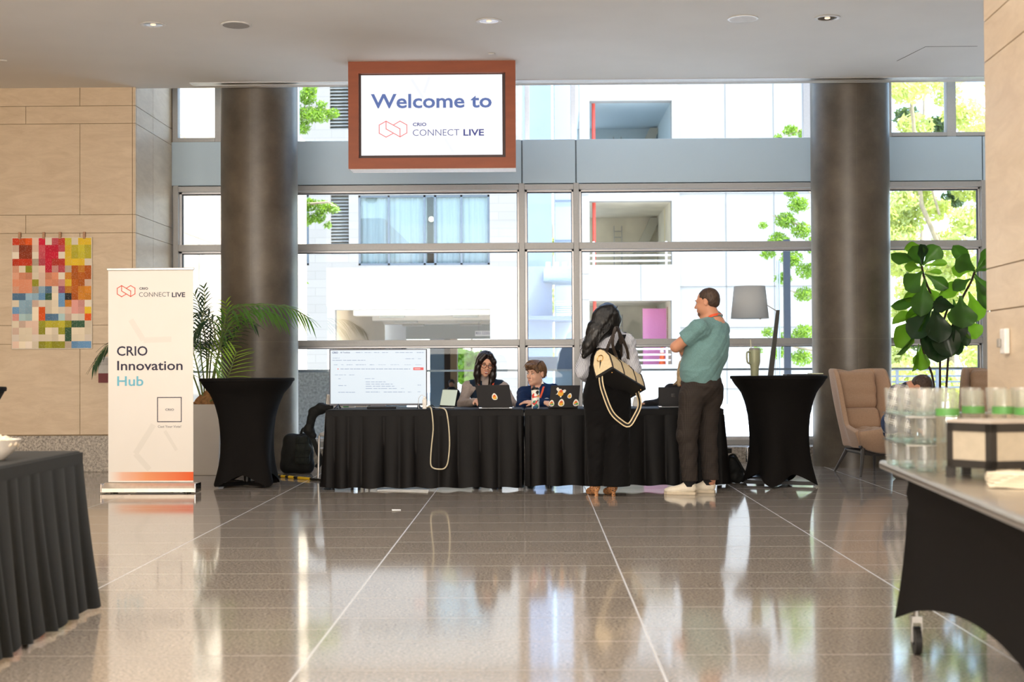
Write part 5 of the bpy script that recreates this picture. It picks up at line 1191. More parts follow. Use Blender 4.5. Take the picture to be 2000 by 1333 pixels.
# ---------------------------------------------------------------- man in the green polo
g = G(1345, 967); man = thing('person', 'man in green polo, dark checked trousers and white sneakers standing with crossed arms', 'person', (g.x, g.y, 0)); q = lpf(g.x, g.y); rt = man
hc = q(1381, 592, 0.03); T, R = head_frame(hc, rad(-118), rad(6))
shL, shR = q(1367, 641, -0.13), q(1408, 645, 0.13)
elL, wrL = q(1320, 678, -0.06), q(1352, 680, 0.20)
elR, wrR = q(1338, 690, 0.30), q(1334, 688, 0.05)
hipL, knL, anL = q(1352, 768, -0.03), q(1342, 850, -0.03), q(1349, 941, 0.0)
hipR, knR, anR = q(1384, 768, 0.12), q(1382, 845, 0.14), q(1389, 940, 0.15)
body = head_prims(T, R, 1.0, 1.06) + [cap(T(0, .025, -.07), q(1394, 628, 0.03), .058, .064, .03), cap(q(1391, 640, .03), q(1372, 740, .05), .12, .14, .05), cap(shL, shR, .06, .06, .05),
    cap(shL, elL, .056, .047, .03), cap(elL, wrL, .047, .033, .015), cap(shR, elR, .056, .047, .03), cap(elR, wrR, .046, .032, .015),
    cap(q(1370, 745, .05), hipL, .12, .085, .05), cap(q(1372, 745, .05), hipR, .12, .085, .05), cap(hipL, knL, .08, .055, .04), cap(knL, anL, .055, .04, .03), cap(hipR, knR, .08, .055, .04), cap(knR, anR, .055, .04, .03)]
body += hand_prims(wrR, q(1350, 684, -0.02)-wrR, (0.2, 0.9, 0.4), 1, .92, .75) + hand_prims(wrL, q(1372, 676, 0.28)-wrL, (0.3, -.9, 0.2), -1, .92, .7)
sdf_build('body', body, skD, rt, 0.006)
face_parts(rt, T, R, 1.0, (-.003, -.002))
polo = mat('teal green knit', (112, 148, 148), 0.85, spec=0.15, sheen=0.1, var=(120, 0.10, 3), bump=(160, 0.25))
prs = [cap(q(1391, 643, .03), q(1386, 661, .03), .118, .165, .06), cap(q(1386, 661, .03), q(1378, 690, .03), .168, .182, .05), cap(q(1378, 690, .03), q(1367, 720, .03), .182, .174, .05), frus(q(1367, 718, .03), q(1370, 748, .05), .174, .166, .03),
    cap(shL, shR, .078, .078, .06), frus(shL, shL.lerp(elL, .64), .080, .078, .03), frus(shR, shR.lerp(elR, .6), .080, .078, .03), cap(q(1395, 622, .03), q(1393, 634, .03), .072, .09, .03), folds(.0035, 26, 1.2), folds(.0016, 60, .4)]
sdf_build('polo_shirt', prs, polo, rt, 0.006)
MB().tube(smooth_path([q(1383, 622, -.02), q(1390, 619, -.055), q(1402, 616, -.045), q(1410, 617, .02), q(1404, 621, .09)]), 0.010, 8).build('collar', polo, rt, smooth=80)
MB().ribbon(smooth_path([q(1380, 624, -.03), q(1389, 617.5, -.062), q(1401, 614.5, -.055), q(1410, 615, .01), q(1404, 618, .085)]), 0.022, 0.003, [(0, -1, .3)]*17).build('lanyard', lany, rt, smooth=60)
chk = fresh('brown check suiting'); nt, N, L, B = nodes(chk); tc = N.new('ShaderNodeTexCoord'); sp = N.new('ShaderNodeSeparateXYZ'); L.new(tc.outputs['Object'], sp.inputs[0])
def gridline(s, per, wd): return math_node(nt, 'LESS_THAN', math_node(nt, 'FRACT', math_node(nt, 'DIVIDE', s, per)), wd)
ln = math_node(nt, 'MAXIMUM', gridline(math_node(nt, 'ADD', sp.outputs[0], math_node(nt, 'MULTIPLY', sp.outputs[1], 0.6)), 0.015, 0.22), gridline(sp.outputs[2], 0.015, 0.22))
L.new(mixcol(nt, ln, s2l((50, 45, 42)), s2l((62, 55, 51))), B.inputs['Base Color']); B.inputs['Roughness'].default_value = 0.85; B.inputs['Specular IOR Level'].default_value = 0.15
leg = [frus(q(1370, 738, .05), q(1369, 752, .05), .158, .164, .01), cap(q(1368, 756, .05), q(1353, 775, -.01), .156, .11, .06), cap(q(1372, 756, .06), q(1385, 775, .1), .156, .112, .06), cap(q(1394, 760, .06), q(1390, 775, .08), .075, .08, .05),
    cap(q(1351, 775, -.02), knL, .108, .090, .04), cap(knL, q(1348, 946, 0.0), .088, .066, .03), cap(q(1385, 775, .1), knR, .108, .082, .04), cap(knR, q(1389, 946, 0.15), .082, .069, .03), folds(.0035, 20, 2.2, .2, .62), folds(.0018, 45, .7), cut((0, 0, -1), (0, 0, .118))]
sdf_build('trousers', leg, chk, rt, 0.006)
swh = mat('white sneaker leather', (232, 222, 202), 0.5); sole = mat('cream rubber sole', (206, 192, 168), 0.6); sock = mat('black sock', (22, 22, 26), 0.9)
for an, toe, heel in ((anL, G(1297, 966)-man.location, G(1360, 967)-man.location), (anR, G(1338, 962.5)-man.location, G(1397, 963.5)-man.location)):
    d = (toe-heel); Ln = d.length; d.normalize(); u = Vector((-d.y, d.x, 0)); up = Vector((0, 0, 1))
    def sp_(t, z, o=0.0): return heel+d*t*Ln+up*z+u*o
    sh = sdf_build('shoe', [cap(sp_(.13, .055), sp_(.36, .052), .038, .040, .02), cap(sp_(.36, .055), sp_(.72, .034), .040, .036, .03), ell(sp_(.84, .036), (.045, .040, .024), .03, Matrix.Rotation(math.atan2(d.y, d.x), 3, 'Z')), cap(sp_(.14, .085), sp_(.28, .088), .034, .036, .02), cut((0, 0, -1), (0, 0, .014)), cut((d.x*-.25, d.y*-.25, 1), sp_(.18, .107))], swh, rt, 0.005)
    outl = [sp_(t, 0, o) for t, o in ((-.01, .0), (.02, .03), (.2, .036), (.45, .037), (.7, .045), (.9, .034), (1.0, .008), (1.0, -.008), (.9, -.034), (.7, -.045), (.45, -.037), (.2, -.036), (.02, -.03))]
    MB().prism([(p.x, p.y) for p in outl], 0.0, 0.024, 'z').build('sole', sole, sh, bevel=0.004)
    lc = MB()
    for i in range(5):
        t = .40+.07*i; z = .098-.011*i; lc.tube([sp_(t, z-.014, .026), sp_(t, z+.001, 0), sp_(t, z-.014, -.026)], .0035, 6)
    lc.build('laces', swh, sh, smooth=60)
    top = Vector((an.x, an.y, .135)); MB().tube([heel+d*.22*Ln+up*.07, heel+d*.22*Ln+up*.10, top], [.046, .051, .053], 16).build('sock', sock, rt, smooth=60)
hmD = hair_mat('short brown hair', (52, 38, 30), (84, 64, 50), (90, 90, 30), .6)
sdf_build('hair', [ell(T(0, .022, .050), (.081, .093, .080), .02, R), ell(T(0, .055, .005), (.070, .060, .062), .03, R), ell(T(0, -.088, -.012), (.066, .062, .072), .012, R, op='-'), ell(T(.080, -.045, -.03), (.03, .045, .055), .01, R, op='-'), ell(T(-.080, -.045, -.03), (.03, .045, .055), .01, R, op='-'), ell(T(.088, .014, -.005), (.03, .026, .036), .008, R, op='-'), ell(T(-.088, .014, -.005), (.03, .026, .036), .008, R, op='-'), folds(.0016, 120, 1.0)], hmD, rt, 0.005)
brd = mat('stubble beard', (112, 78, 62), 0.85, var=(140, 0.25, 3))
sdf_build('beard', [ell(T(0, -.070, -.092), (.027, .026, .024), .02, R)] + [cap(T(g_*.052, -.012, -.045), T(g_*.022, -.066, -.090), .0135, .016, .02) for g_ in (-1, 1)] + [cap(T(-.016, -.0925, -.047), T(.016, -.0925, -.047), .0055, None, .006)], brd, rt, 0.005)

# ---------------------------------------------------------------- woman with the tote bag, seen from behind
g = G(1185, 969); wom = thing('person', 'woman seen from behind in black jumpsuit and striped shirt with long black hair', 'person', (g.x, g.y, 0)); q = lpf(g.x, g.y); rt = wom
T, R = head_frame(q(1187, 622, 0.02), rad(168), rad(10), rad(-4))
shL, shR = q(1152, 671, .0), q(1225, 668, .0); elL, elR = q(1137, 726, .0), q(1238, 722, .03); wrL, wrR = q(1152, 742, .22), q(1236, 745, .26)
hipL, hipR = q(1166, 790, .02), q(1207, 790, .02); anL, anR = q(1163, 952, .0), q(1197, 954, .0); knL, knR = q(1164, 870, .03), q(1204, 870, .03)
body = head_prims(T, R, .96, .94) + [cap(T(0, .025, -.07), q(1188, 660, .02), .048, .055, .03), cap(q(1188, 668, .02), q(1183, 735, .02), .105, .105, .05, ((0, 1, 0), .7)), cap(shL, shR, .045, .045, .03), cap(q(1184, 740, .02), q(1186, 775, .02), .12, .15, .05, ((0, 1, 0), .7)),
    cap(shL, elL, .047, .04, .02), cap(elL, wrL, .04, .028, .015), cap(shR, elR, .047, .04, .02), cap(elR, wrR, .04, .028, .015), cap(hipL, knL, .085, .055, .03), cap(knL, anL, .052, .034, .03), cap(hipR, knR, .085, .055, .03), cap(knR, anR, .052, .034, .03)]
for a_, sd_ in ((anL, -1), (anR, 1)):
    b0 = Vector((a_.x, a_.y, .075)); body += [cap(b0, b0+Vector((-.03, .12, -.045)), .032, .028, .02), cap(b0+Vector((-.03, .12, -.045)), b0+Vector((-.045, .17, -.05)), .026, .018, .02)]
body += hand_prims(wrL, (0.15, 1, .05), (0, 0, -1), 1, .85, .5) + hand_prims(wrR, (-0.1, 1, .0), (0, 0, -1), -1, .85, .6)
sdf_build('body', body, skA, rt, 0.006)
strp = fresh('striped shirting'); nt, N, L, B = nodes(strp); tc = N.new('ShaderNodeTexCoord'); sp = N.new('ShaderNodeSeparateXYZ'); L.new(tc.outputs['Object'], sp.inputs[0])
nz = N.new('ShaderNodeTexNoise'); nz.inputs['Scale'].default_value = 7; L.new(tc.outputs['Object'], nz.inputs['Vector'])
sx = math_node(nt, 'ADD', math_node(nt, 'ADD', sp.outputs[0], math_node(nt, 'MULTIPLY', sp.outputs[2], 0.25)), math_node(nt, 'MULTIPLY', nz.outputs['Fac'], 0.05))
fr_ = math_node(nt, 'LESS_THAN', math_node(nt, 'FRACT', math_node(nt, 'DIVIDE', sx, 0.0115)), 0.36)
L.new(mixcol(nt, fr_, s2l((214, 216, 224)), s2l((112, 118, 138))), B.inputs['Base Color']); B.inputs['Roughness'].default_value = 0.8
sdf_build('shirt', [cap(q(1189, 660, .015), q(1184, 700, .015), .118, .128, .06, ((0, 1, 0), .82)), cap(q(1184, 700, .015), q(1182, 730, .015), .128, .118, .06, ((0, 1, 0), .82)), cap(shL, shR, .062, .062, .06), cap(q(1189, 648, .02), q(1188, 660, .02), .066, .082, .03), cap(shL, elL, .066, .062, .03), cap(elL, wrL, .062, .044, .02), cap(shR, elR, .066, .062, .03), cap(elR, wrR, .062, .044, .02), folds(.0045, 34, .6), folds(.002, 70, 1.6)], strp, rt, 0.006)
jmp = mat('black crepe', (15, 14, 15), 0.8, spec=0.15, sheen=0.03, var=(80, 0.1, 3))
jp = [cap(q(1185, 690, .015), q(1182, 705, .015), .136, .140, .03, ((0, 1, 0), .84)), cap(q(1182, 705, .015), q(1181, 738, .015), .140, .132, .05, ((0, 1, 0), .84)), cap(q(1181, 738, .015), q(1185, 772, .02), .134, .196, .06, ((0, 1, 0), .80)), cap(q(1185, 772, .02), q(1186, 800, .02), .198, .18, .05, ((0, 1, 0), .78)), cut((0.04, 0, 1), q(1185, 680, 0)),
    cap(q(1166, 795, .02), q(1166, 850, .02), .108, .098, .04), cap(q(1166, 848, .02), q(1163, 956, .0), .098, .056, .02), cap(q(1207, 795, .02), q(1207, 850, .0), .112, .106, .03), cap(q(1207, 848, .0), q(1203, 960, -.01), .106, .124, .012), folds(.0035, 15, 2.4, .1, .75), folds(.0014, 48, .9), cut((0, 0, -1), (0, 0, .085))]
sdf_build('jumpsuit', jp, jmp, rt, 0.006)
for a_, b_, c_2 in ((q(1218, 650, .02), q(1216, 658, -.075), q(1204, 684, -.115)), (q(1158, 655, .02), q(1156, 662, -.075), q(1160, 684, -.115))):
    MB().ribbon(smooth_path([a_+Vector((0, .04, -.01)), a_, b_, b_.lerp(c_2, .5)+Vector((0, -.01, 0)), c_2]), .05, .006, [(0, -.2, 1)]*5+[(0, -.6, .8)]*6+[(0, -1, .3)]*10).build('shoulder_strap', jmp, rt, smooth=60)
leo = fresh('leopard print'); nt, N, L, B = nodes(leo); tc = N.new('ShaderNodeTexCoord'); vo = N.new('ShaderNodeTexVoronoi'); vo.inputs['Scale'].default_value = 75; L.new(tc.outputs['Object'], vo.inputs['Vector'])
rp = N.new('ShaderNodeValToRGB'); L.new(vo.outputs['Distance'], rp.inputs[0]); rp.color_ramp.elements[0].color = (*s2l((58, 32, 22)), 1); rp.color_ramp.elements[1].color = (*s2l((196, 138, 88)), 1); rp.color_ramp.elements[0].position = .32; rp.color_ramp.elements[1].position = .42
L.new(rp.outputs[0], B.inputs['Base Color']); B.inputs['Roughness'].default_value = 0.5
for a_ in (anL, anR):
    b0 = Vector((a_.x, a_.y, 0))
    s_ = sdf_build('shoe', [cap(b0+Vector((.005, -.012, .072)), b0+Vector((-.008, .03, .062)), .036, .036, .02), cap(b0+Vector((-.008, .03, .055)), b0+Vector((-.035, .13, .026)), .036, .036, .03), ell(b0+Vector((-.045, .17, .026)), (.032, .045, .024), .03), cut((0, 0, -1), (0, 0, .004)), cut((0, -.3, 1), b0+Vector((0, 0, .095)))], leo, rt, .005)
    MB().lathe([(.019, 0), (.017, .02), (.024, .06)], (b0.x+.004, b0.y-.022, 0), 14).build('heel', leo, s_, smooth=50)
hbk = hair_mat('black hair', (7, 6, 7), (15, 13, 14), (70, 70, 8), .34)
hp_ = [ell(T(0, .015, .045), (.092, .110, .088), .02, R), ell(q(1188, 625, -.05), (.108, .075, .125), .03), cap(q(1180, 620, -.06), q(1166, 648, -.09), .10, .088, .03, ((0, 1, 0), .7)), cap(q(1166, 648, -.09), q(1151, 674, -.115), .088, .06, .03, ((0, 1, 0), .7)), cap(q(1152, 676, -.115), q(1140, 695, -.12), .06, .028, .02, ((0, 1, 0), .8)),
    cap(q(1194, 628, -.05), q(1186, 645, -.08), .075, .05, .03, ((0, 1, 0), .7)), cap(q(1203, 622, -.01), q(1206, 640, -.03), .045, .02, .02), folds(.004, 30, .3), folds(.0015, 70, 1.3)]
sdf_build('hair', hp_, hbk, rt, .006)
rn = random.Random(4); pth = []
for i in range(40):
    t = i/39; x0 = 1172+34*t+rn.uniform(-2, 2); ex = 1134+40*t+rn.uniform(-5, 5); ey = 699-38*t+rn.uniform(-6, 6); my = (600+ey)/2
    pth.append([q(x0, 597+rn.uniform(0, 6), -.045), q(x0*.72+ex*.28-1, 628, -.118), q((x0+ex)/2+rn.uniform(-2, 2), my+12, -.142), q(ex+4+rn.uniform(-3, 3), ey-12, -.145), q(ex+4+rn.uniform(-6, 6), ey-1, -.135)])
locks(rt, 'hair_locks', hbk, pth, .0055)

# ---------------------------------------------------------------- tote bag hanging on her right shoulder
Y0b = 11.92; Bp = P(1196, 720.5, Y0b); xv = P(1262, 761, Y0b+.36)-Bp; av = P(1170, 736, Y0b+.06)-Bp; tv_ = P(1190, 679, Y0b+.10)-Bp
ux = xv.normalized(); ua = (av-ux*av.dot(ux)).normalized(); ut = ux.cross(ua); ut = ut if ut.dot(tv_) > 0 else -ut
Lx, La, Lt = .50, .17, .25
bag = thing('tote_bag', 'cream and black weekend bag hanging from the shoulder of the woman in black', 'bag', Bp)
def bp_(x, a, t): return ux*x + ua*a + ut*t
cnv = mat('cream canvas', (226, 206, 166), 0.8, var=(40, 0.06, 3), bump=(120, .15)); bot = mat('black leather', (16, 15, 16), 0.5); pipe = mat('dark brown leather', (42, 32, 28), 0.5); gold = mat('pale gold', (214, 170, 104), 0.25, 1.0); wbm = mat('black webbing', (26, 24, 24), .8)
def xsec(x, z=0.0):
    w, h = La/2, Lt; return [bp_(x, La/2+s_*ww, t) for s_, ww, t in ((-1, w, .0), (-1, w*1.04, .06), (-1, w*1.0, .14), (-1, w*.62, .215), (-1, w*.2, h), (1, w*.2, h), (1, w*.62, .215), (1, w*1.0, .14), (1, w*1.04, .06), (1, w, .0))]
xs = [0, .012, .06, .2, .35, .46, Lx-.012, Lx]; rings = []
for i, x in enumerate(xs):
    r_ = xsec(x); c = bp_(x, La/2, Lt*.45); f = .93 if i in (0, len(xs)-1) else (1.0 + (.02 if 1 < i < len(xs)-2 else 0)); rings.append([c+(p-c)*f for p in r_])
MB().loft(rings).build('bag_body', cnv, bag, smooth=50)
m = MB(); b0 = [[bp_(x, a, t) for x in (-.004, Lx+.004) for a in (-.004, La+.004)] for t in (-.006, .022)]
m.hexa([b0[0][0], b0[0][2], b0[0][3], b0[0][1], b0[1][0], b0[1][2], b0[1][3], b0[1][1]]); m.build('base_panel', bot, bag, bevel=.006)
for x in (.012, .18, .36, Lx-.012):
    r_ = xsec(x); c = bp_(x, La/2, Lt*.45); MB().tube([c+(p-c)*1.025 for p in r_], .0065, 8).build('piping', pipe, bag, smooth=60)
MB().tube([bp_(.0, La*.5, Lt+.002), bp_(Lx, La*.5, Lt+.002)], .006, 8).build('zip', pipe, bag, smooth=60)
for x, a in ((.035, .03), (.035, La-.03), (Lx-.035, .03), (Lx-.035, La-.03)):
    c = bp_(x, a, -.006); MB().sphere(c, .008, 12, 8).build('metal_foot', gold, bag, smooth=180)
top = P(1203, 645, 12.10)-Bp
for sd, a in ((0, .02), (1, La-.02)):
    e0, e1 = bp_(.17, a, .165), bp_(.36, a, .165); tp_ = top+Vector((.012*sd, .05*sd, 0))
    MB().ribbon(smooth_path([e0-ut*.02, e0+ut*.05, e0.lerp(tp_, .55)+Vector((-.035, 0, .0)), tp_+Vector((-.012, -.01, .0)), tp_+Vector((.014, 0, .004)), e1.lerp(tp_, .5)+Vector((.03, 0, .01)), e1+ut*.06, e1-ut*.05]), .024, .007, [(-.3, -1, .1)]*29).build('handle', pipe, bag, smooth=60)
    for e_ in (e0, e1): MB().tube([e_+ut*.03-ux*.012, e_+ut*.03+ux*.012], .007, 8).build('buckle', gold, bag, smooth=60)
MB().tube([bp_(-.004, La*.5+.03*cos(t*pi/6), Lt*.62+.03*sin(t*pi/6)) for t in range(13)], .004, 6).build('ring', gold, bag, smooth=60)
st = smooth_path([bp_(.0, La*.5, Lt*.55), P(1174, 745, 11.97)-Bp, P(1182, 775, 11.97)-Bp, P(1195, 806, 11.97)-Bp, P(1212, 823, 11.98)-Bp, P(1228, 831, 12.0)-Bp, P(1240, 815, 12.02)-Bp, P(1250, 790, 12.1)-Bp, bp_(Lx, La*.5, .05)])
MB().ribbon(st, .034, .004, [(-.5, -1, .2)]*len(st)).build('shoulder_strap', wbm, bag, smooth=60)
for s_ in (-1, 1):
    q2 = []
    for i, p in enumerate(st):
        t = (st[min(len(st)-1, i+1)]-st[max(0, i-1)]).normalized(); nn = Vector((-.5, -1, .2)); a = t.cross(nn).normalized(); q2.append(p+a*.0145*s_+a.cross(t).normalized()*.0028)
    MB().ribbon(q2, .010, .003, [(-.5, -1, .2)]*len(q2)).build('strap_edge', cnv, bag, smooth=60)

# ---------------------------------------------------------------- seated people behind the tables
def seated_legs(rt, pel, m, yaw=0.0):
    dn = Vector((sin(yaw), -cos(yaw), 0)); sd = Vector((cos(yaw), sin(yaw), 0)); prs = [cap(pel+sd*-.08, pel+sd*.08, .13, .13, .05)]
    for s_ in (-1, 1):
        h_ = pel+sd*.09*s_; k_ = h_+dn*.40; a_ = Vector((k_.x, k_.y, .09))-dn*.05; prs += [cap(h_, k_, .085, .065, .04), frus(k_, a_, .065, .05, .03)]
    sdf_build('trousers', prs, m, rt, .01)
    for s_ in (-1, 1):
        a_ = pel+sd*.09*s_+dn*.34; sdf_build('shoe', [cap((a_.x, a_.y, .05), (a_.x+dn.x*.14, a_.y+dn.y*.14, .035), .045, .036, .02), cut((0, 0, -1), (0, 0, .002))], bot, rt, .008)
dkt = mat('dark trouser cloth', (34, 36, 44), .85)
# woman with glasses
OX, OY = P(950, 800, 14.05).x, 14.05; wa = thing('person', 'smiling woman with glasses and long dark hair in grey turtleneck and navy vest', 'person', (OX, OY, 0)); q = lpf(OX, OY); rt = wa
T, R = head_frame(q(948, 711, -.10), rad(13), rad(14), rad(5)); shL, shR = q(914, 757, -.03), q(982, 758, -.03); elL, wrL = q(903, 790, -.18), q(930, 785, -.42); elR, wrR = q(1000, 792, -.16), q(972, 790, -.42); pel = Vector((0, .12, .52))
body = head_prims(T, R, 1.0, .94, .95) + [cap(T(0, .025, -.08), q(949, 752, -.02), .046, .055, .03), cap(q(949, 768, .02), pel, .095, .11, .03), cap(shL, shR, .045, None, .03), cap(shL, elL, .042, .038, .02), cap(elL, wrL, .038, .026, .015), cap(shR, elR, .042, .038, .02), cap(elR, wrR, .038, .026, .015)] + hand_prims(wrL, (.35, -1, -.06), (0, 0, -1), -1, .85, .45) + hand_prims(wrR, (-.3, -1, -.06), (0, 0, -1), 1, .85, .45)
sdf_build('body', body, skA, rt, .005); face_parts(rt, T, R, 1.0, (.001, -.002), True)
gtn = mat('grey ribbed knit', (160, 148, 142), .9, spec=.15, var=(90, .08, 2), bump=(90, .2)); nvy = mat('navy quilted vest', (26, 42, 60), .75, spec=.2, var=(30, .12, 3))
sdf_build('turtleneck', [cap(q(949, 766, -.01), pel, .126, .128, .06), cap(q(949, 750, -.03), q(949, 768, -.02), .066, .112, .04), cap(shL, shR, .058, None, .05), cap(T(0, .02, -.115), q(949, 753, -.02), .054, .066, .02), cap(T(0, .012, -.112), T(0, .02, -.125), .053, .056, .01), cap(shL, elL, .056, .052, .03), frus(elL, wrL, .052, .036, .02), cap(elL, elL, .052, .052, .02), cap(shR, elR, .056, .052, .03), frus(elR, wrR, .052, .036, .02), cap(elR, elR, .052, .052, .02), folds(.003, 38, .8), folds(.0015, 80, 2)], gtn, rt, .006)
sdf_build('vest', [cap(q(949, 772, .0), pel+Vector((0, 0, .06)), .142, .146, .06), cap(q(920, 755, -.02), q(977, 755, -.02), .064, None, .05), cap(q(949, 758, .0), q(949, 775, 0), .118, .14, .05), ell(q(951, 758, -.14), (.05, .09, .10), .02, op='-'), ell(q(908, 762, -.03), (.055, .09, .075), .015, op='-'), ell(q(989, 763, -.03), (.055, .09, .075), .015, op='-'), folds(.003, 30, 1.7)], nvy, rt, .006)
for a_, b_, c_2 in ((q(934, 746, -.05), q(936, 758, -.17), q(945, 785, -.21)), (q(965, 746, -.05), q(962, 758, -.17), q(953, 785, -.21))): MB().ribbon(smooth_path([a_, a_.lerp(b_, .6)+Vector((0, -.03, .01)), b_, c_2]), .016, .003, [(0, -1, .3)]*13).build('lanyard', lany, rt, smooth=60)
hda = hair_mat('dark brown hair', (16, 12, 11), (38, 27, 22), (80, 80, 7), .35)
hp_ = [ell(T(0, .018, .046), (.088, .104, .084), .02, R), ell(T(0, .055, -.02), (.085, .07, .10), .03, R), ell(T(0, -.085, -.03), (.058, .075, .095), .014, R, op='-')]
for g_, ex in ((-1, -.075), (1, .072)):
    hp_ += [cap(T(g_*.028, -.070, .105), T(g_*.066, -.066, .045), .022, .026, .02, None), cap(T(g_*.066, -.066, .045), T(g_*.076, -.048, -.03), .026, .030, .02), cap(T(g_*.076, -.048, -.03), T(g_*.078, -.050, -.10), .033, .036, .02), cap(T(g_*.078, -.050, -.10), T(g_*.060, -.075, -.20), .036, .022, .02)]
sdf_build('hair', hp_+[folds(.0012, 75, .4)], hda, rt, .005)
rn = random.Random(9); pth = []
for i in range(36):
    g_ = -1 if i % 2 else 1; a = rn.uniform(0, 1); pth.append([T(g_*.008, -.03+.06*a, .128), T(g_*(.062+.015*a), -.075+.08*a, .075), T(g_*(.082+.02*a), -.07+.06*a, -.02), T(g_*(.085+.02*a), -.075+.05*a, -.11), T(g_*(.066+.03*rn.random()), -.095+.04*a, -.185-.05*rn.random())])
locks(rt, 'hair_locks', hda, pth, .0055)
gls = MB(); fr_m = mat('brown spectacle frame', (96, 44, 24), .3)
for g_ in (-1, 1):
    gls.tube([T(g_*.034+.027*cos(t*pi/10)*(1 if abs(cos(t*pi/10)) < .9 else .97), -.1085+.006*abs(cos(t*pi/10))*(1 if cos(t*pi/10)*g_ > 0 else 0), .002+.020*sin(t*pi/10)) for t in range(21)], .0030, 6, cap=False)
    gls.tube([T(g_*.061, -.102, .008), T(g_*.078, -.06, .008), T(g_*.080, .01, .006)], .0028, 6)
gls.tube([T(-.008, -.110, .008), T(.008, -.110, .008)], .0028, 6); gls.build('glasses', fr_m, rt, smooth=60)
seated_legs(rt, pel, dkt)
# person in the navy pullover
OX, OY = P(1050, 800, 14.05).x, 14.05; wb_ = thing('person', 'person with short brown hair in navy pullover and orange lanyard sitting with folded arms', 'person', (OX, OY, 0)); q = lpf(OX, OY); rt = wb_
T, R = head_frame(q(1047, 730.5, -.06), rad(-42), rad(3), rad(6)); shL, shR = q(1024, 770, -.02), q(1080, 764, .02); elL, wrL = q(1020, 793, -.26), q(1060, 787, -.36); elR, wrR = q(1088, 792, -.22), q(1044, 787, -.40); pel = Vector((.02, .14, .52))
body = head_prims(T, R, .98, .97, 1.05) + [cap(T(0, .025, -.08), q(1053, 762, .0), .048, .056, .03), cap(q(1053, 778, .0), pel, .12, .125, .06), cap(shL, shR, .05, None, .05), cap(shL, elL, .044, .04, .02), cap(elL, wrL, .04, .028, .015), cap(shR, elR, .044, .04, .02), cap(elR, wrR, .04, .028, .015)] + hand_prims(wrR, (-1, .0, .10), (0, .3, -.9), 1, .9, .4) + hand_prims(wrL, (1, -.05, .0), (0, .3, -.9), -1, .9, .5)
sdf_build('body', body, skB, rt, .005); face_parts(rt, T, R, .98, (-.004, .0), False, mat('brown brow', (96, 70, 50), .8))
nv2 = mat('navy pullover knit', (24, 44, 82), .85, spec=.15, var=(40, .12, 3))
sdf_build('pullover', [cap(q(1053, 780, 0), pel, .14, .146, .06), cap(shL, shR, .068, None, .06), cap(q(1054, 757, .0), q(1053, 768, 0), .066, .085, .03), ell(q(1044, 758, -.10), (.04, .07, .05), .02, op='-'), cap(shL, elL, .068, .06, .03), cap(elL, wrL.lerp(elL, .15), .06, .046, .02), cap(shR, elR, .068, .06, .03), cap(elR, wrR.lerp(elR, .12), .06, .046, .02), folds(.0035, 34, 1.4), folds(.0015, 75, .2)], nv2, rt, .006)
for a_, b_, c_2 in ((q(1040, 757, -.05), q(1041, 768, -.13), q(1046, 790, -.17)), (q(1064, 752, -.02), q(1059, 766, -.125), q(1050, 790, -.17))): MB().ribbon(smooth_path([a_, a_.lerp(b_, .6)+Vector((0, -.02, .01)), b_, c_2]), .018, .003, [(0, -1, .3)]*13).build('lanyard', lany, rt, smooth=60)
MB().sphere(q(1068, 780, -.165), (.022, .004, .012), 14, 8).build('chest_emblem', mat('pale thread', (196, 206, 214), .8), rt, smooth=180)
hbr = hair_mat('brown hair', (74, 52, 34), (126, 94, 64), (70, 70, 22), .5)
hp_ = [ell(T(0, .020, .050), (.083, .100, .080), .02, R), ell(T(0, .062, .005), (.070, .052, .062), .03, R), ell(T(0, -.085, -.032), (.085, .075, .082), .012, R, op='-'), cap(T(-.045, -.070, .072), T(.03, -.085, .082), .026, .030, .02), cap(T(-.05, -.076, .065), T(-.066, -.066, .035), .022, .012, .015), cap(T(.04, -.075, .075), T(.070, -.055, .03), .024, .014, .015), ell(T(.086, .010, -.012), (.025, .022, .03), .006, R, op='-'), ell(T(-.086, .010, -.012), (.025, .022, .03), .006, R, op='-'), folds(.0035, 65, 2.0), folds(.002, 120, .3)]
sdf_build('hair', hp_, hbr, rt, .005)
rn = random.Random(3); pth = []
for i in range(30):
    u = rn.uniform(-.07, .07); pth.append([T(u*.5, .03, .132), T(u*.9, -.04, .122), T(u*1.05, -.088, .085), T(u*1.1-.006, -.098, .050+rn.uniform(-.008, .012))])
for i in range(20):
    u = rn.uniform(.0, .10); pth.append([T(.03, .02+u*.4, .128), T(.074, .0+u*.6, .080), T(.082, .02+u*.5, .03), T(.078, .03+u*.4, -.01-rn.random()*.03)])
locks(rt, 'hair_locks', hbr, pth, .0055)
ed = T(.080, .008, -.045); MB().tube([ed, ed-Vector((0, 0, .018))], .0015, 5).prism([(ed.x-.013, ed.z-.045), (ed.x+.013, ed.z-.045), (ed.x, ed.z-.016)], ed.y-.002, ed.y+.002).build('earring', mat('pearl white', (240, 236, 226), .3), rt)
seated_legs(rt, pel, dkt)
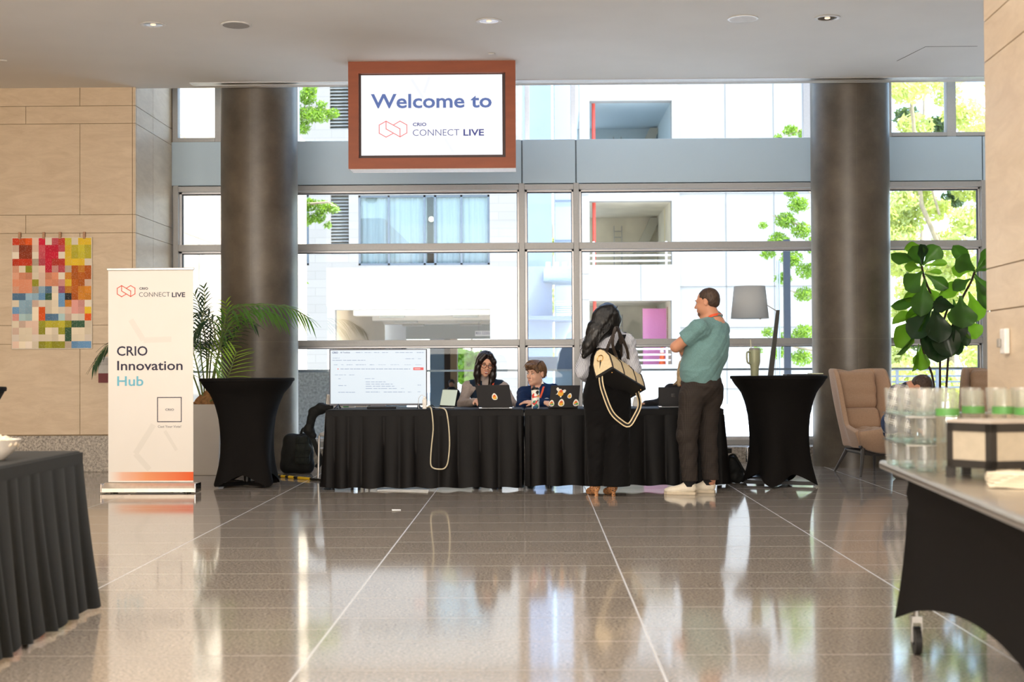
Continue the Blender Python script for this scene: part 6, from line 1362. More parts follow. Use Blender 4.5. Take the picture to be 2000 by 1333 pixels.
# blond person behind the right laptop, mostly hidden by the standing man
OX, OY = P(1338, 800, 14.1).x, 14.1; wc = thing('person', 'blond person in black sitting behind the standing man in the green polo', 'person', (OX, OY, 0)); q = lpf(OX, OY); rt = wc
T, R = head_frame(q(1346, 716, -.06), rad(-8), rad(10)); shL, shR = q(1310, 765, -.02), q(1376, 765, -.02); elL, wrL = q(1290, 790, -.22), q(1262, 791, -.36); elR, wrR = q(1390, 792, -.2), q(1360, 790, -.42); pel = Vector((.02, .12, .52))
body = head_prims(T, R, .96, .94) + [cap(T(0, .025, -.08), q(1344, 752, .0), .046, .055, .03), cap(q(1343, 770, .0), pel, .115, .12, .06), cap(shL, shR, .045, None, .05), cap(shL, elL, .042, .038, .02), cap(elL, wrL, .038, .026, .015), cap(shR, elR, .042, .038, .02), cap(elR, wrR, .038, .026, .015)] + hand_prims(wrL, (-1, -.25, .1), (.1, .3, 1), 1, .85, .7) + hand_prims(wrR, (-.3, -1, -.05), (0, 0, -1), 1, .85, .45)
sdf_build('body', body, skB, rt, .006); face_parts(rt, T, R, .96)
bkt = mat('black knit', (22, 22, 27), .9)
sdf_build('top', [cap(q(1343, 772, 0), pel, .14, .146, .06), cap(shL, shR, .072, None, .06), cap(q(1343, 756, .0), q(1343, 768, 0), .07, .1, .03), cap(shL, elL, .066, .058, .03), cap(elL, wrL, .054, .04, .02), cap(shR, elR, .066, .058, .03), cap(elR, wrR, .054, .04, .02), folds(.003, 34, 1.4)], bkt, rt, .007)
hbl = hair_mat('blond hair', (168, 138, 100), (214, 190, 150), (70, 70, 8), .4)
hp_ = [ell(T(0, .020, .048), (.086, .102, .082), .02, R), ell(T(0, .055, -.02), (.085, .07, .10), .03, R), ell(T(0, -.09, -.03), (.055, .07, .09), .012, R, op='-')]
for g_ in (-1, 1): hp_ += [cap(T(g_*.070, -.05, .04), T(g_*.082, -.045, -.05), .03, .036, .02), cap(T(g_*.082, -.045, -.05), T(g_*.100, -.07, -.17), .036, .022, .02)]
sdf_build('hair', hp_+[folds(.003, 70, .4)], hbl, rt, .006)
pth = []
for i in range(16): u = rn.random(); pth.append([T(-.06, -.03, .09), T(-.092, -.04-.03*u, 0), T(-.10, -.05-.03*u, -.10), T(-.12-.05*u, -.06, -.165-.02*u)])
locks(rt, 'hair_locks', hbl, pth, .005)
for a_, b_ in ((q(1331, 748, -.06), q(1332, 790, -.18)), (q(1356, 748, -.06), q(1350, 790, -.18))): MB().ribbon(smooth_path([a_, a_.lerp(b_, .4)+Vector((0, -.05, .01)), b_]), .018, .003, [(0, -1, .3)]*9).build('lanyard', lany, rt, smooth=60)
seated_legs(rt, pel, dkt)
ph = thing('phone', 'white phone held upright in a hand behind the hanging bag strap', 'phone', P(1243, 786, 13.62))
MB().box((-.034, -.004, -.05), (.034, .004, .05)).build('phone_body', whp2, ph, bevel=.003); MB().box((-.030, .004, -.045), (.030, .0045, .045)).build('screen', bscr, ph); ph.rotation_euler = (rad(-25), rad(20), rad(10))
# plaid shirted man bending forward in the lounge
OX, OY = P(1770, 800, 13.75).x, 13.75; wd = thing('person', 'man in blue and white plaid shirt and jeans bending forward beside the wing chair', 'person', (OX, OY, 0)); q = lpf(OX, OY); rt = wd
T, R = head_frame(q(1796, 758, -.10), rad(60), rad(78)); shL, shR = q(1752, 768, -.12), q(1806, 770, .16); elL, wrL = q(1742, 818, -.22), q(1782, 838, -.30); elR, wrR = q(1822, 822, .1), q(1808, 840, -.1); pel = q(1758, 838, .15)
body = head_prims(T, R) + [cap(T(0, .03, -.07), q(1782, 768, 0), .055, .06, .03), cap(q(1778, 776, 0), pel, .13, .14, .06), cap(shL, shR, .055, None, .05), cap(shL, elL, .05, .044, .02), cap(elL, wrL, .044, .03, .015), cap(shR, elR, .05, .044, .02), cap(elR, wrR, .044, .03, .015)] + hand_prims(wrL, (.8, -.3, -.2), (0, .3, -1), 1, .95, .7) + hand_prims(wrR, (-.5, -.8, -.2), (0, 0, -1), 1, .95, .7)
sdf_build('body', body, skD, rt, .007); face_parts(rt, T, R)
pld = fresh('navy and white plaid'); nt, N, L, B = nodes(pld); tc = N.new('ShaderNodeTexCoord'); mp = N.new('ShaderNodeMapping'); mp.inputs['Rotation'].default_value = (0, rad(-16), rad(20)); L.new(tc.outputs['Object'], mp.inputs[0]); sp = N.new('ShaderNodeSeparateXYZ'); L.new(mp.outputs[0], sp.inputs[0])
b1 = gridline(sp.outputs[0], .088, .42); b2 = gridline(sp.outputs[2], .088, .42); t1 = gridline(math_node(nt, 'ADD', sp.outputs[0], .03), .088, .08); t2 = gridline(math_node(nt, 'ADD', sp.outputs[2], .03), .088, .08)
c1 = mixcol(nt, math_node(nt, 'MULTIPLY', math_node(nt, 'ADD', b1, b2), .5), s2l((222, 214, 202)), s2l((28, 34, 58))); c1 = mixcol(nt, math_node(nt, 'MAXIMUM', t1, t2), c1, s2l((236, 232, 226))); L.new(c1, B.inputs['Base Color']); B.inputs['Roughness'].default_value = .85
sdf_build('plaid_shirt', [cap(q(1776, 780, .02), pel, .165, .165, .06), cap(shL, shR, .082, None, .06), cap(q(1782, 766, 0), q(1778, 776, 0), .075, .12, .03), cap(shL, elL, .078, .07, .03), cap(elL, wrL, .066, .05, .02), cap(shR, elR, .078, .07, .03), cap(elR, wrR, .066, .05, .02), folds(.004, 30, .5)], pld, rt, .007)
sdf_build('hair', [ell(T(0, .022, .050), (.084, .098, .082), .02, R), ell(T(0, .055, .005), (.074, .062, .066), .03, R), ell(T(0, -.075, -.015), (.09, .07, .08), .012, R, op='-'), folds(.002, 100, 1)], hmD, rt, .006)
seated_legs(rt, Vector((pel.x, pel.y, .55)), mat('blue denim', (42, 58, 92), .85, var=(60, .15, 3)), rad(35))
# someone walking on the dipped roadway beyond the drive-through
wk = thing('person', 'tiny person in dark clothes standing in the drive-through behind the seated woman', 'person', (P(882, 740, 44).x, 44.0, -1.08)); rt = wk
sdf_build('body', [ell((0, 0, 1.62), (.085, .1, .12), .02), cap((0, 0, 1.5), (0, 0, 1.4), .055, .06, .03), cap((0, 0, 1.35), (0, 0, .95), .13, .14, .05), cap((-.19, 0, 1.38), (-.23, -.02, .85), .05, .035, .03), cap((.19, 0, 1.38), (.24, .03, .86), .05, .035, .03), cap((-.08, 0, .9), (-.1, 0, .05), .08, .05, .04), cap((.08, 0, .9), (.1, .05, .05), .08, .05, .04)], skD, rt, .02)
sdf_build('coat', [cap((0, 0, 1.38), (0, 0, .85), .17, .19, .05), cap((-.19, 0, 1.38), (-.23, -.02, .92), .075, .06, .03), cap((.19, 0, 1.38), (.24, .03, .92), .075, .06, .03)], mat('dark coat', (40, 46, 58), .9), rt, .02)
sdf_build('trousers', [cap((-.08, 0, .92), (-.1, 0, .08), .1, .07, .05), cap((.08, 0, .92), (.1, .05, .08), .1, .07, .05)], mat('grey jeans', (84, 92, 104), .9), rt, .02)
sdf_build('hair', [ell((0, .02, 1.66), (.1, .11, .11), .02)], hmD, rt, .02)
# ================================================================== CHAIRS, BAGS, LAMP, PLANTS, FOREGROUND
# ---- backpack by the left column
g = G(580, 921); bp = thing('backpack', 'large black backpack standing on the floor against the left column', 'backpack', (g.x, 15.0, 0)); q = lpf(g.x, 15.0)
bkn = mat('black nylon', (26, 27, 26), .7, spec=.3, var=(50, .2, 3)); bko = mat('dark olive nylon', (34, 38, 33), .7, spec=.3, var=(50, .2, 3))
sdf_build('main_compartment', chain([q(563, 913), q(598, 913), q(594, 862), q(568, 862), q(563, 913)], [.072]*5, .03) + [cap(q(563, 905), q(594, 866), .078, None, .05), cap(q(597, 905), q(570, 866), .078, None, .05), cap(q(565, 885), q(596, 885), .078, None, .05), cut((0, 0, -1), (0, 0, .003)), folds(.0018, 24, 1)], bkn, bp, .008)
fp = sdf_build('front_pocket', [cap(q(583, 900, -.10), q(584, 858, -.08), .04, .035, .03), cap(q(597, 900, -.08), q(596, 858, -.06), .05, .04, .03), cap(q(585, 878, -.10), q(602, 878, -.06), .045, None, .03)], bko, bp, .008)
mb = MB()
for yy in (866, 880, 894): mb.tube([q(577, yy, -.142), q(603, yy, -.118)], .004, 6)
for xx in (584, 596): mb.tube([q(xx, 858, -.128), q(xx, 902, -.15)], .003, 6)
mb.build('stitched_seams', bkn, fp, smooth=60)
MB().tube(smooth_path([q(588, 848, 0), q(592, 838, -.01), q(604, 838, 0), q(608, 850, 0)]), .014, 8).build('grab_handle', bkn, bp, smooth=60)
MB().ribbon(smooth_path([q(604, 846, -.04), q(613, 862, -.06), q(619, 880, -.05), q(627, 900, -.02), q(618, 914, .0)]), .05, .012, [(0.3, -1, 0)]*17).build('shoulder_strap', bkn, bp, smooth=60)
# ---- chair with a jacket hung over it behind the table end
cx = P(672, 860, 14.35).x; ch = thing('stacking_chair', 'silver framed stacking chair standing behind the left end of the skirted table', 'chair', (cx, 14.35, 0))
for sx in (-1, 1):
    MB().tube([(sx*.23, -.22, 0), (sx*.22, -.20, .44)], .012, 8).build('leg', alu, ch, smooth=60); MB().tube(smooth_path([(sx*.23, .24, 0), (sx*.22, .2, .44), (sx*.2, .24, .84)]), .012, 8).build('leg', alu, ch, smooth=60)
MB().box((-.22, -.22, .43), (.22, .2, .47)).build('seat', mat('grey chair plastic', (176, 172, 166), .5), ch, bevel=.015); MB().box((-.2, .2, .58), (.2, .235, .84)).build('backrest', mat('grey chair plastic', (176, 172, 166), .5), ch, bevel=.015)
cx = P(648, 860, 14.35).x; q = lpf(cx, 14.0); jk = thing('jacket', 'black jacket heaped over the left rear corner of the skirted table', 'jacket', (cx, 14.0, 0))
sdf_build('jacket_cloth', [cap(q(607, 822, -.02), q(612, 806, -.02), .035, .045, .03), cap(q(612, 806, -.02), q(628, 798, -.03), .045, .05, .03), cap(q(628, 798, -.03), q(646, 796.5, -.1), .045, .03, .03), cap(q(607, 822, -.02), q(603, 840, 0), .034, .05, .03), cap(q(603, 840, 0), q(612, 852, 0), .05, .03, .03), folds(.004, 26, .4), folds(.0025, 60, 1.4)], bkn, jk, .007)
# ---- bag by the right end of the table
g = G(1442, 944); b2 = thing('shoulder_bag', 'slouched black bag on the floor between the skirted table and right standing table', 'bag', (g.x, 13.6, 0)); q = lpf(g.x, 13.6)
sdf_build('bag_body', [cap(q(1432, 915), q(1436, 932), .085, .075, .05), cap(q(1434, 932), q(1452, 936), .075, .03, .04), cap(q(1428, 900), q(1432, 920), .05, .07, .03), cut((0, 0, -1), (0, 0, .003)), folds(.006, 30, .7)], bkn, b2, .007)
MB().tube(smooth_path([q(1424, 892, -.05), q(1434, 889, -.08), q(1444, 905, -.08), q(1456, 925, -.06), q(1463, 935, -.04)]), .011, 8).build('bag_strap', bkn, b2, smooth=60)
MB().box(tuple(q(1421, 886, -.03)), tuple(q(1428, 876, .02))).build('bag_handle', bkn, b2, bevel=.004)
# ---- floor lamp
YLp = 14.3; g = G(1482, 930); lampt = thing('floor_lamp', 'tall floor lamp with grey fabric shade and leaning dark wooden post', 'lamp', (P(1483, 900, YLp).x, YLp, 0)); q = lpf(lampt.location.x, YLp)
wdk = mat('dark stained wood', (62, 62, 58), .55, var=(12, .2, 4), scale3=(4, 4, 1))
a, b = q(1483, 905), q(1519.5, 606); a.z = .03
m = MB(); hw0, hw1 = .040, .017
m.hexa([(a.x-hw0, -.03, a.z), (a.x+hw0, -.03, a.z), (a.x+hw0, .03, a.z), (a.x-hw0, .03, a.z), (b.x-hw1, -.016, b.z), (b.x+hw1, -.016, b.z), (b.x+hw1, .016, b.z), (b.x-hw1, .016, b.z)]); m.build('post', wdk, lampt, bevel=.004)
MB().lathe([(.17, 0), (.17, .012), (.03, .03)], n=32).build('base', blm, lampt, smooth=40)
MB().tube(smooth_path([q(1459, 903, 0), q(1459.5, 880, 0), q(1463, 875, 0), q(1480, 873, 0)]), .014, 10).build('base_tube', chrome, lampt, smooth=60)
MB().tube([q(1517, 608), q(1499, 597), q(1466, 590)], .005, 8).build('arm', alu, lampt, smooth=60)
s0, s1 = q(1467, 559.5), q(1464.5, 622.5); shm = leaf_mat('grey lamp fabric', (222, 226, 228), .45, .85, (200, .04, 2)); [n for n in shm.node_tree.nodes if n.type == 'BSDF_TRANSLUCENT'][0].inputs[0].default_value = (.85, .88, .90, 1)
bS = shm.node_tree.nodes['Principled BSDF']; bS.inputs['Transmission Weight'].default_value = 0.0
MB().lathe([(.188, s1.z), (.154, s0.z)], (s1.x, 0, 0), 48, cap=False).build('shade', shm, lampt, smooth=180, solid=.003)
MB().lathe([(.152, s0.z-.012), (.02, s0.z-.012)], (s1.x, 0, 0), 48, cap=False).lathe([(.03, s1.z+.1), (.03, s1.z+.18), (.012, s0.z-.01)], (s1.x, 0, 0), 16).build('shade_fitting', alu, lampt, smooth=50)
kp = q(1481, 623.5); MB().sphere(kp+Vector((0, -.12, 0)), .010, 10, 8).build('pull_knob', alu, lampt, smooth=180)
# ---- tumbler and folio on the right standing table
HT = 1.022; g = G(1526, 951); CX, CY = g.x, g.y+.1
sgn = mat('sage powder coat', (168, 172, 140), .45, .1); tx = P(1474, 733, CY-.12).x; tb = thing('tumbler', 'tall sage green insulated tumbler with straw on the right standing table', 'tumbler', (tx, CY-.12, HT)); kk_ = (CY-.12)/FPX
MB().lathe([(7.3*kk_, 0), (7.6*kk_, .004), (8.2*kk_, 17*kk_), (10.3*kk_, 24*kk_), (11.0*kk_, 27*kk_), (11.0*kk_, 50*kk_)], n=32).build('cup', sgn, tb, smooth=40)
MB().lathe([(10.6*kk_, 50*kk_), (10.8*kk_, 53*kk_), (8*kk_, 55*kk_)], n=32).build('lid', mat('clear grey lid', (150, 152, 140), .3), tb, smooth=40)
MB().tube([(-6.5*kk_, 0, 52*kk_), (-7.5*kk_, 0, 71*kk_)], .0045, 8).build('straw', mat('pale straw', (222, 220, 196), .4), tb, smooth=60)
MB().tube(smooth_path([(-10*kk_, -.03, 46*kk_), (-16*kk_, -.06, 46*kk_), (-17*kk_, -.06, 36*kk_), (-15*kk_, -.055, 26*kk_), (-9*kk_, -.03, 24*kk_)]), .008, 8).build('handle', sgn, tb, smooth=60)
a, b = P(1535, 730, CY-.1), P(1606, 730, CY-.1); fo = thing('folio', 'closed dark folio lying on the right standing table', 'folio', ((a.x+b.x)/2, CY-.05, HT+.002)); w = (b.x-a.x)/2
MB().box((-w, -.11, 0), (w, .11, .012)).build('cover', mat('charcoal cover', (38, 38, 42), .5), fo, bevel=.003); MB().box((w*.36, -.112, .012), (w*.98, .09, .020)).build('paper_block', mat('pale green paper', (206, 210, 180), .7), fo)

# ---- wing chairs
leat = mat('tan wool upholstery', (182, 150, 124), .85, spec=.15, sheen=.2, var=(70, .06, 3), bump=(220, .12)); leg_m = mat('dark grey ash', (66, 62, 60), .5)
def wing_chair(label, x, y, rz):
    t = thing('wing_chair', label, 'armchair', (x, y, 0), rz, 'tan wing chairs')
    # shell: from one front corner round the back to the other; u along, v up. The chair faces -y
    def outline(u):                     # u in 0..1 -> plan point at seat level, top height
        a = -1 + 2*u; s_ = abs(a)
        if s_ < .42: px, py = a/.42*.30, .30-.05*(a/.42)**2
        else: k = (s_-.42)/.58; px, py = math.copysign(.30+.05*sin(k*pi*.5)+.02*k, a), .25-.58*k
        q_ = min(1, max(0, (s_-.56)/.22)); q_ = q_*q_*(3-2*q_); top = 1.08 - .03*(1-min(1, s_/.4))**2 - .58*q_ - .05*max(0, (s_-.78)/.22)
        return px, py, top, s_
    def shell(off):
        def fn(u, v):
            px, py, top, s_ = outline(u); z0 = .26+.03*s_; z = z0+(top-z0)*v
            lean = .16*max(0, (z-.4)/.7)**1.2*(1-s_*.7); tuck = 1-.24*(1-v)**2.2*(1 if s_ < 2 else 0)
            flare = 1 + .10*v*v*min(1, s_/.5)
            return (px*tuck*flare*(1-off), (py*tuck+lean)*(1-off*.6)-off*.05, z)
        return fn
    m = MB(); NU, NV = 80, 20
    m.grid(shell(0.0), NU, NV); o = m.build('shell', leat, t, smooth=180, flip=False); md = o.modifiers.new('solid', 'SOLIDIFY'); md.thickness = .055; md.offset = 0; bv = o.modifiers.new('sub', 'SUBSURF'); bv.levels = 1; bv.render_levels = 1
    # back cushion: padded head roll with a fold at its lower edge
    sdf_build('back_cushion', [cap((-.19, .235, .72), (.19, .235, .72), .07, None, .05, ((0, 1, .2), .8)), cap((-.21, .31, .98), (.21, .31, .98), .075, None, .08, ((0, 1, .2), .75)), cap((-.2, .27, .85), (.2, .27, .85), .08, None, .08, ((0, 1, .2), .75))], leat, t, .01)
    sdf_build('lower_back', [cap((-.19, .20, .50), (.19, .20, .50), .09, None, .05), cap((-.19, .20, .60), (.19, .20, .60), .07, None, .06)], leat, t, .01)
    sdf_build('seat', [cap((-.2, -.26, .375), (.2, -.26, .375), .085, None, .05), cap((-.2, .1, .37), (.2, .1, .37), .085, None, .05), cap((-.2, -.1, .375), (.2, -.1, .375), .085, None, .08), cap((0, -.26, .375), (0, .1, .375), .085, None, .1)], leat, t, .01)
    # front apron that folds down from the seat edge
    m = MB()
    def ap(u, v):
        a = -1+2*u; w_ = .40-.05*v; return (a*w_*(1-.14*v*v), -.335-.075*(1-a*a)+.10*v*v, .455-.03*a*a+(.02 if v < .1 else 0)-.225*v+.10*v*a*a)
    m.grid(ap, 24, 10); o = m.build('front_apron', leat, t, smooth=180, flip=False); md = o.modifiers.new('solid', 'SOLIDIFY'); md.thickness = .045; md.offset = 0
    f_ = MB(); f_.tube(smooth_path([(-.33, -.27, .30), (-.22, -.25, .225), (0, -.25, .215), (.22, -.25, .225), (.33, -.27, .30)]), .022, 8).tube([(-.22, -.25, .22), (-.2, .22, .235), (.2, .22, .235), (.22, -.25, .22)], .02, 8); f_.build('cradle', leg_m, t, smooth=60)
    for sx in (-1, 1):
        MB().tube([(sx*.29, -.27, .27), (sx*.40, -.38, 0)], [.026, .014], 10).build('leg', leg_m, t, smooth=60); MB().tube([(sx*.2, .2, .235), (sx*.29, .33, 0)], [.024, .013], 10).build('leg', leg_m, t, smooth=60)
    return t
wing_chair('tan wing chair with dark legs standing in front of the right column', P(1698, 850, 14.75).x, 14.72, rad(16)).scale = (.80, 1, 1)
wing_chair('tan wing chair by the window mostly hidden by the right stone wall', P(1930, 760, 15.75).x, 15.75, rad(-24)).scale = (.80, 1, 1)
bpy.context.view_layer.update()
# ---- fiddle-leaf fig
YF2 = 15.2; fx = P(1838, 850, YF2).x; fig = thing('fiddle_leaf_fig', 'tall fiddle leaf fig with broad glossy leaves between right column and wall', 'potted plant', (fx, YF2, 0)); q = lpf(fx, YF2)
MB().lathe([(.17, 0), (.20, .04), (.24, .42), (.245, .45), (.22, .45), (.21, .40), (0, .40)], n=40).build('pot', mat('grey planter', (120, 118, 114), .6), fig, smooth=40)
MB().lathe([(.215, .40), (.1, .415), (0, .42)], n=24).build('soil', mat('potting soil', (52, 42, 34), 1.0, bump=(40, .5)), fig)
stm = mat('fig stem', (62, 44, 36), .8, var=(20, .2, 3))
for pts in ([(1824, 850), (1823, 745), (1808, 700), (1798, 655), (1806, 610), (1824, 600), (1818, 575), (1806, 545), (1800, 520)], [(1834, 850), (1836, 748), (1836.5, 690), (1840, 640), (1852, 600)], [(1846, 850), (1849, 748), (1853, 690), (1862, 630), (1880, 582), (1896, 552), (1904, 530)], [(1824, 600), (1806, 612), (1790, 615)], [(1880, 582), (1876, 600), (1890, 612)]):
    MB().tube(smooth_path([q(x, y) if y < 845 else Vector((q(x, y).x*.6, 0, .40)) for x, y in pts]), [.016]*0 or .012, 8).build('stem', stm, fig, smooth=60)
figs = [leaf_mat('fig leaf', (62, 100, 38), .32, .35, (6, .18, 3)), leaf_mat('fig leaf bright', (98, 138, 40), .45, .35, (6, .18, 3)), leaf_mat('fig leaf deep', (34, 60, 32), .16, .3, (6, .18, 3))]
def fig_leaf(bx, by, tx_, ty, wd, tilt, dy, k):
    """base and tip in the photograph, width fraction, sideways tilt (rad), depth offset"""
    a, b = q(bx, by, dy), q(tx_, ty, dy-.10); d = (b-a); L_ = d.length; d.normalize(); v = Vector((0, -1, .15)); s_ = d.cross(v).normalized(); n = s_.cross(d).normalized()
    s_ = (s_*cos(tilt)+n*sin(tilt)).normalized(); n = s_.cross(d).normalized(); m = MB(); NU, NV = 14, 8
    def fn(u, v_):
        w_ = max(.02, math.sqrt(max(0, 1-((u-.62)/.38)**2)) if u > .62 else .10+.90*(u/.62)**1.15-.16*sin(pi*u/.62)*(1 if k != 2 else .4))
        c = -1+2*v_; x = c*w_*wd*L_*.5; cup = .10*L_*(abs(c)**1.5)*w_; bend = -.22*L_*u*u; wav = .018*L_*sin(u*15+c*2+bx)*abs(c)
        vein = -.012*L_*(1 if abs(c) < .05 else 0)+.006*L_*abs(sin(u*22-abs(c)*3))*(1-abs(c))
        return a+d*(L_*u)+s_*x+n*(cup+wav+vein)+Vector((0, 0, bend*.35))+n*bend*.3
    m.grid(fn, NU, NV); m.build('leaf', figs[k], fig, smooth=180, flip=False)
    MB().tube([a-d*.03, a+d*(L_*.02)], .004, 6)
FL = [(1800, 520, 1783, 478, .75, .2, 0, 0), (1801, 518, 1800, 474, .62, -.5, -.03, 2), (1803, 518, 1835, 478, .8, .1, .02, 0), (1797, 515, 1741, 494, .42, .7, 0, 0), (1799, 524, 1768, 517, .55, .4, -.05, 1), (1806, 520, 1850, 510, .45, .5, -.02, 1), (1802, 480, 1768, 482, .5, .2, .06, 1),
      (1802, 530, 1770, 562, .85, .1, -.03, 0), (1806, 535, 1852, 560, .55, -.5, -.05, 0), (1806, 532, 1840, 530, .45, .5, .03, 1), (1806, 545, 1798, 612, .62, -.2, -.06, 0), (1812, 560, 1827, 585, .9, .2, .04, 1), (1810, 560, 1767, 580, .5, .5, .03, 1), (1812, 580, 1742, 594, .33, .6, .04, 0), (1812, 590, 1771, 625, .55, .3, .04, 1), (1806, 605, 1743, 625, .35, -.6, .03, 1),
      (1790, 618, 1752, 672, .66, .2, -.02, 1), (1818, 605, 1780, 655, .72, -.3, -.08, 2), (1812, 610, 1795, 645, .35, 1.0, -.10, 0), (1800, 640, 1755, 690, .2, .9, -.05, 0), (1826, 600, 1835, 664, .8, .1, -.12, 2), (1826, 602, 1812, 662, .5, .5, -.04, 2), (1826, 605, 1858, 690, .62, -.2, -.05, 2), (1822, 608, 1835, 700, .8, .2, -.02, 2),
      (1852, 600, 1824, 590, .9, .1, -.1, 2), (1866, 600, 1825, 592, .6, .3, -.08, 2), (1876, 578, 1880, 636, .98, .0, -.10, 0), (1862, 585, 1870, 625, .7, .3, -.03, 0), (1880, 590, 1868, 665, .45, .4, -.06, 2), (1868, 625, 1890, 672, .5, .2, 0, 2), (1892, 570, 1912, 622, .75, .2, .02, 1), (1886, 620, 1908, 658, .9, .0, .02, 1),
      (1896, 545, 1836, 572, .42, .3, 0, 1), (1896, 545, 1862, 562, .6, -.3, -.05, 0), (1902, 540, 1932, 600, .55, .3, -.02, 0), (1904, 535, 1930, 575, .6, -.4, .03, 0), (1904, 530, 1868, 504, .85, .1, -.06, 0), (1904, 528, 1860, 522, .6, .4, .02, 1), (1904, 525, 1862, 476, .42, .4, .03, 0), (1906, 528, 1936, 480, .5, -.3, .02, 0), (1906, 532, 1936, 520, .45, .5, -.04, 0), (1906, 530, 1940, 505, .5, -.2, -.06, 0),
      (1800, 675, 1798, 720, .75, .1, .03, 1), (1794, 672, 1785, 722, .3, .9, 0, 1), (1812, 655, 1818, 695, .7, .3, -.03, 2), (1855, 670, 1852, 692, 1.0, .1, .02, 1), (1862, 650, 1872, 690, .6, -.2, -.02, 2), (1845, 680, 1835, 698, .9, 0, .05, 1)]
for a in FL: fig_leaf(*a)

# ---- kentia palm in a tall square planter
YPl = 14.9; px0 = P(405, 900, YPl).x; pal = thing('potted_palm', 'large green palm in a tall tapered pale planter behind the banner', 'potted plant', (px0, YPl, 0)); q = lpf(px0, YPl)
a, b = q(378, 791, -.18), q(432, 791, -.18); c_, d_ = q(384, 927, -.15), q(428, 927, -.15)
wt_, wb2 = .185, .145
MB().hexa([(-wb2, -wb2, 0), (wb2, -wb2, 0), (wb2, wb2, 0), (-wb2, wb2, 0), (-wt_, -wt_, a.z), (wt_, -wt_, a.z), (wt_, wt_, a.z), (-wt_, wt_, a.z)]).build('planter', mat('pale stone planter', (206, 200, 192), .5, var=(3, .03, 3)), pal, bevel=.006)
sdf_build('dead_sheaths', [cap((.0, 0, a.z), (.02, 0, a.z+.16), .09, .03, .05), cap((-.08, 0, a.z), (-.04, 0, a.z+.1), .06, .02, .03), cap((.08, -.03, a.z), (.05, -.02, a.z+.12), .06, .02, .03), folds(.012, 60, .4)], mat('dry palm fibre', (150, 110, 70), 1.0, var=(30, .3, 4)), pal, .008)
plm = [leaf_mat('palm leaf', (86, 128, 52), .35, .4), leaf_mat('palm leaf dark', (44, 74, 48), .2, .4), leaf_mat('palm leaf lit', (142, 172, 66), .4, .4)]
psm = mat('palm stalk', (110, 128, 70), .5)
def frond(pts, n, l0, droop, k, spread=1.0, dyn=0.0, up=(0, -1, .3), start=.25):
    """rachis through picture points (px, py, depth offset) with n pairs of drooping leaflets"""
    path = smooth_path([q(x, y, dy) if not (y == 0) else Vector((x, dy, a.z+.02)) for x, y, dy in pts], 6); m = MB(); rn = random.Random(int(pts[-1][0]*13+pts[-1][1]))
    st_ = MB(); st_.tube(path, [.009*(1-.8*i/(len(path)-1))+.0012 for i in range(len(path))], 6); so = st_.build('stalk', psm, pal, smooth=60)
    cum = [0]
    for i in range(1, len(path)): cum.append(cum[-1]+(path[i]-path[i-1]).length)
    T_ = cum[-1]
    for i in range(n):
        f_ = start+(1-start)*(i+.5)/n; s_ = f_*T_; j = max(x for x in range(len(cum)) if cum[x] <= s_); j = min(j, len(path)-2); w_ = (s_-cum[j])/max(1e-6, cum[j+1]-cum[j]); p = path[j].lerp(path[j+1], w_); t = (path[j+1]-path[j]).normalized()
        for sd in (-1, 1):
            sdv = t.cross(Vector(up)).normalized()*sd; L_ = l0*(.55+.6*sin(pi*min(1, .15+f_*.85)))*rn.uniform(.85, 1.1); dr = t*(.55+.35*f_)+sdv*spread*(1-.25*f_)+Vector((0, rn.uniform(-.2, .2), rn.uniform(-.1, .1)+dyn)); dr.normalize()
            c_p = [p+dr*L_*u+Vector((0, 0, -droop*L_*u*u)) for u in (0, .3, .65, 1)]; wv = dr.cross(Vector((0, -.4, 1))).normalized(); ww = (.003, .0115, .009, .0006)
            vs = []
            for cpt, wd in zip(c_p, ww): vs += [cpt-wv*wd, cpt+Vector((0, 0, -.0035)), cpt+wv*wd]
            m.add(vs, [(3*z+y_, 3*z+y_+1, 3*z+y_+4, 3*z+y_+3) for z in range(3) for y_ in range(2)])
    m.build('leaflets', plm[k], so, smooth=180, flip=False)
B0 = (0.0, 0, 0.0)
frond([(0.03, 0, 0), (425, 700, -.05), (436, 640, -.1), (452, 606, -.15), (500, 596, -.25), (560, 600, -.3), (604, 622, -.3)], 26, .30, .55, 0, .8, 0, (0, -.5, 1), .35)
frond([(0.02, 0, -.02), (428, 690, -.1), (446, 640, -.2), (480, 612, -.25), (520, 608, -.3), (555, 625, -.3)], 22, .26, .5, 0, .8, 0, (0, -.5, 1), .4)
frond([(0.03, 0, -.05), (436, 760, -.3), (446, 735, -.4), (454, 710, -.42), (462, 686, -.42)], 15, .30, .12, 2, 1.25, 0, (0, -1, .1), .30)
frond([(0.0, 0, 0), (424, 700, 0), (438, 660, 0), (444, 620, .05), (440, 590, .1)], 16, .22, .3, 2, .8, 0, (0, -1, .2), .4)
frond([(-.02, 0, .02), (404, 700, .05), (397, 640, .1), (390, 600, .15), (378, 574, .2), (360, 562, .2)], 20, .24, .35, 1, .8, 0, (0, -.7, .8), .35)
frond([(-.02, 0, .02), (408, 690, .05), (412, 640, .1), (404, 616, .1), (385, 612, .1), (362, 622, .1)], 18, .22, .5, 1, .8, 0, (0, -.6, 1), .35)
frond([(0.0, 0, .02), (412, 700, .0), (420, 655, .0), (412, 625, -.05), (396, 628, -.1), (380, 650, -.1)], 18, .22, .5, 1, .8, 0, (0, -.6, 1), .4)
frond([(-.03, 0, .0), (398, 740, .0), (392, 690, .0), (392, 640, .0), (400, 590, .05), (398, 560, .1)], 16, .18, .3, 1, .6, 0, (0, -.8, .5), .4)
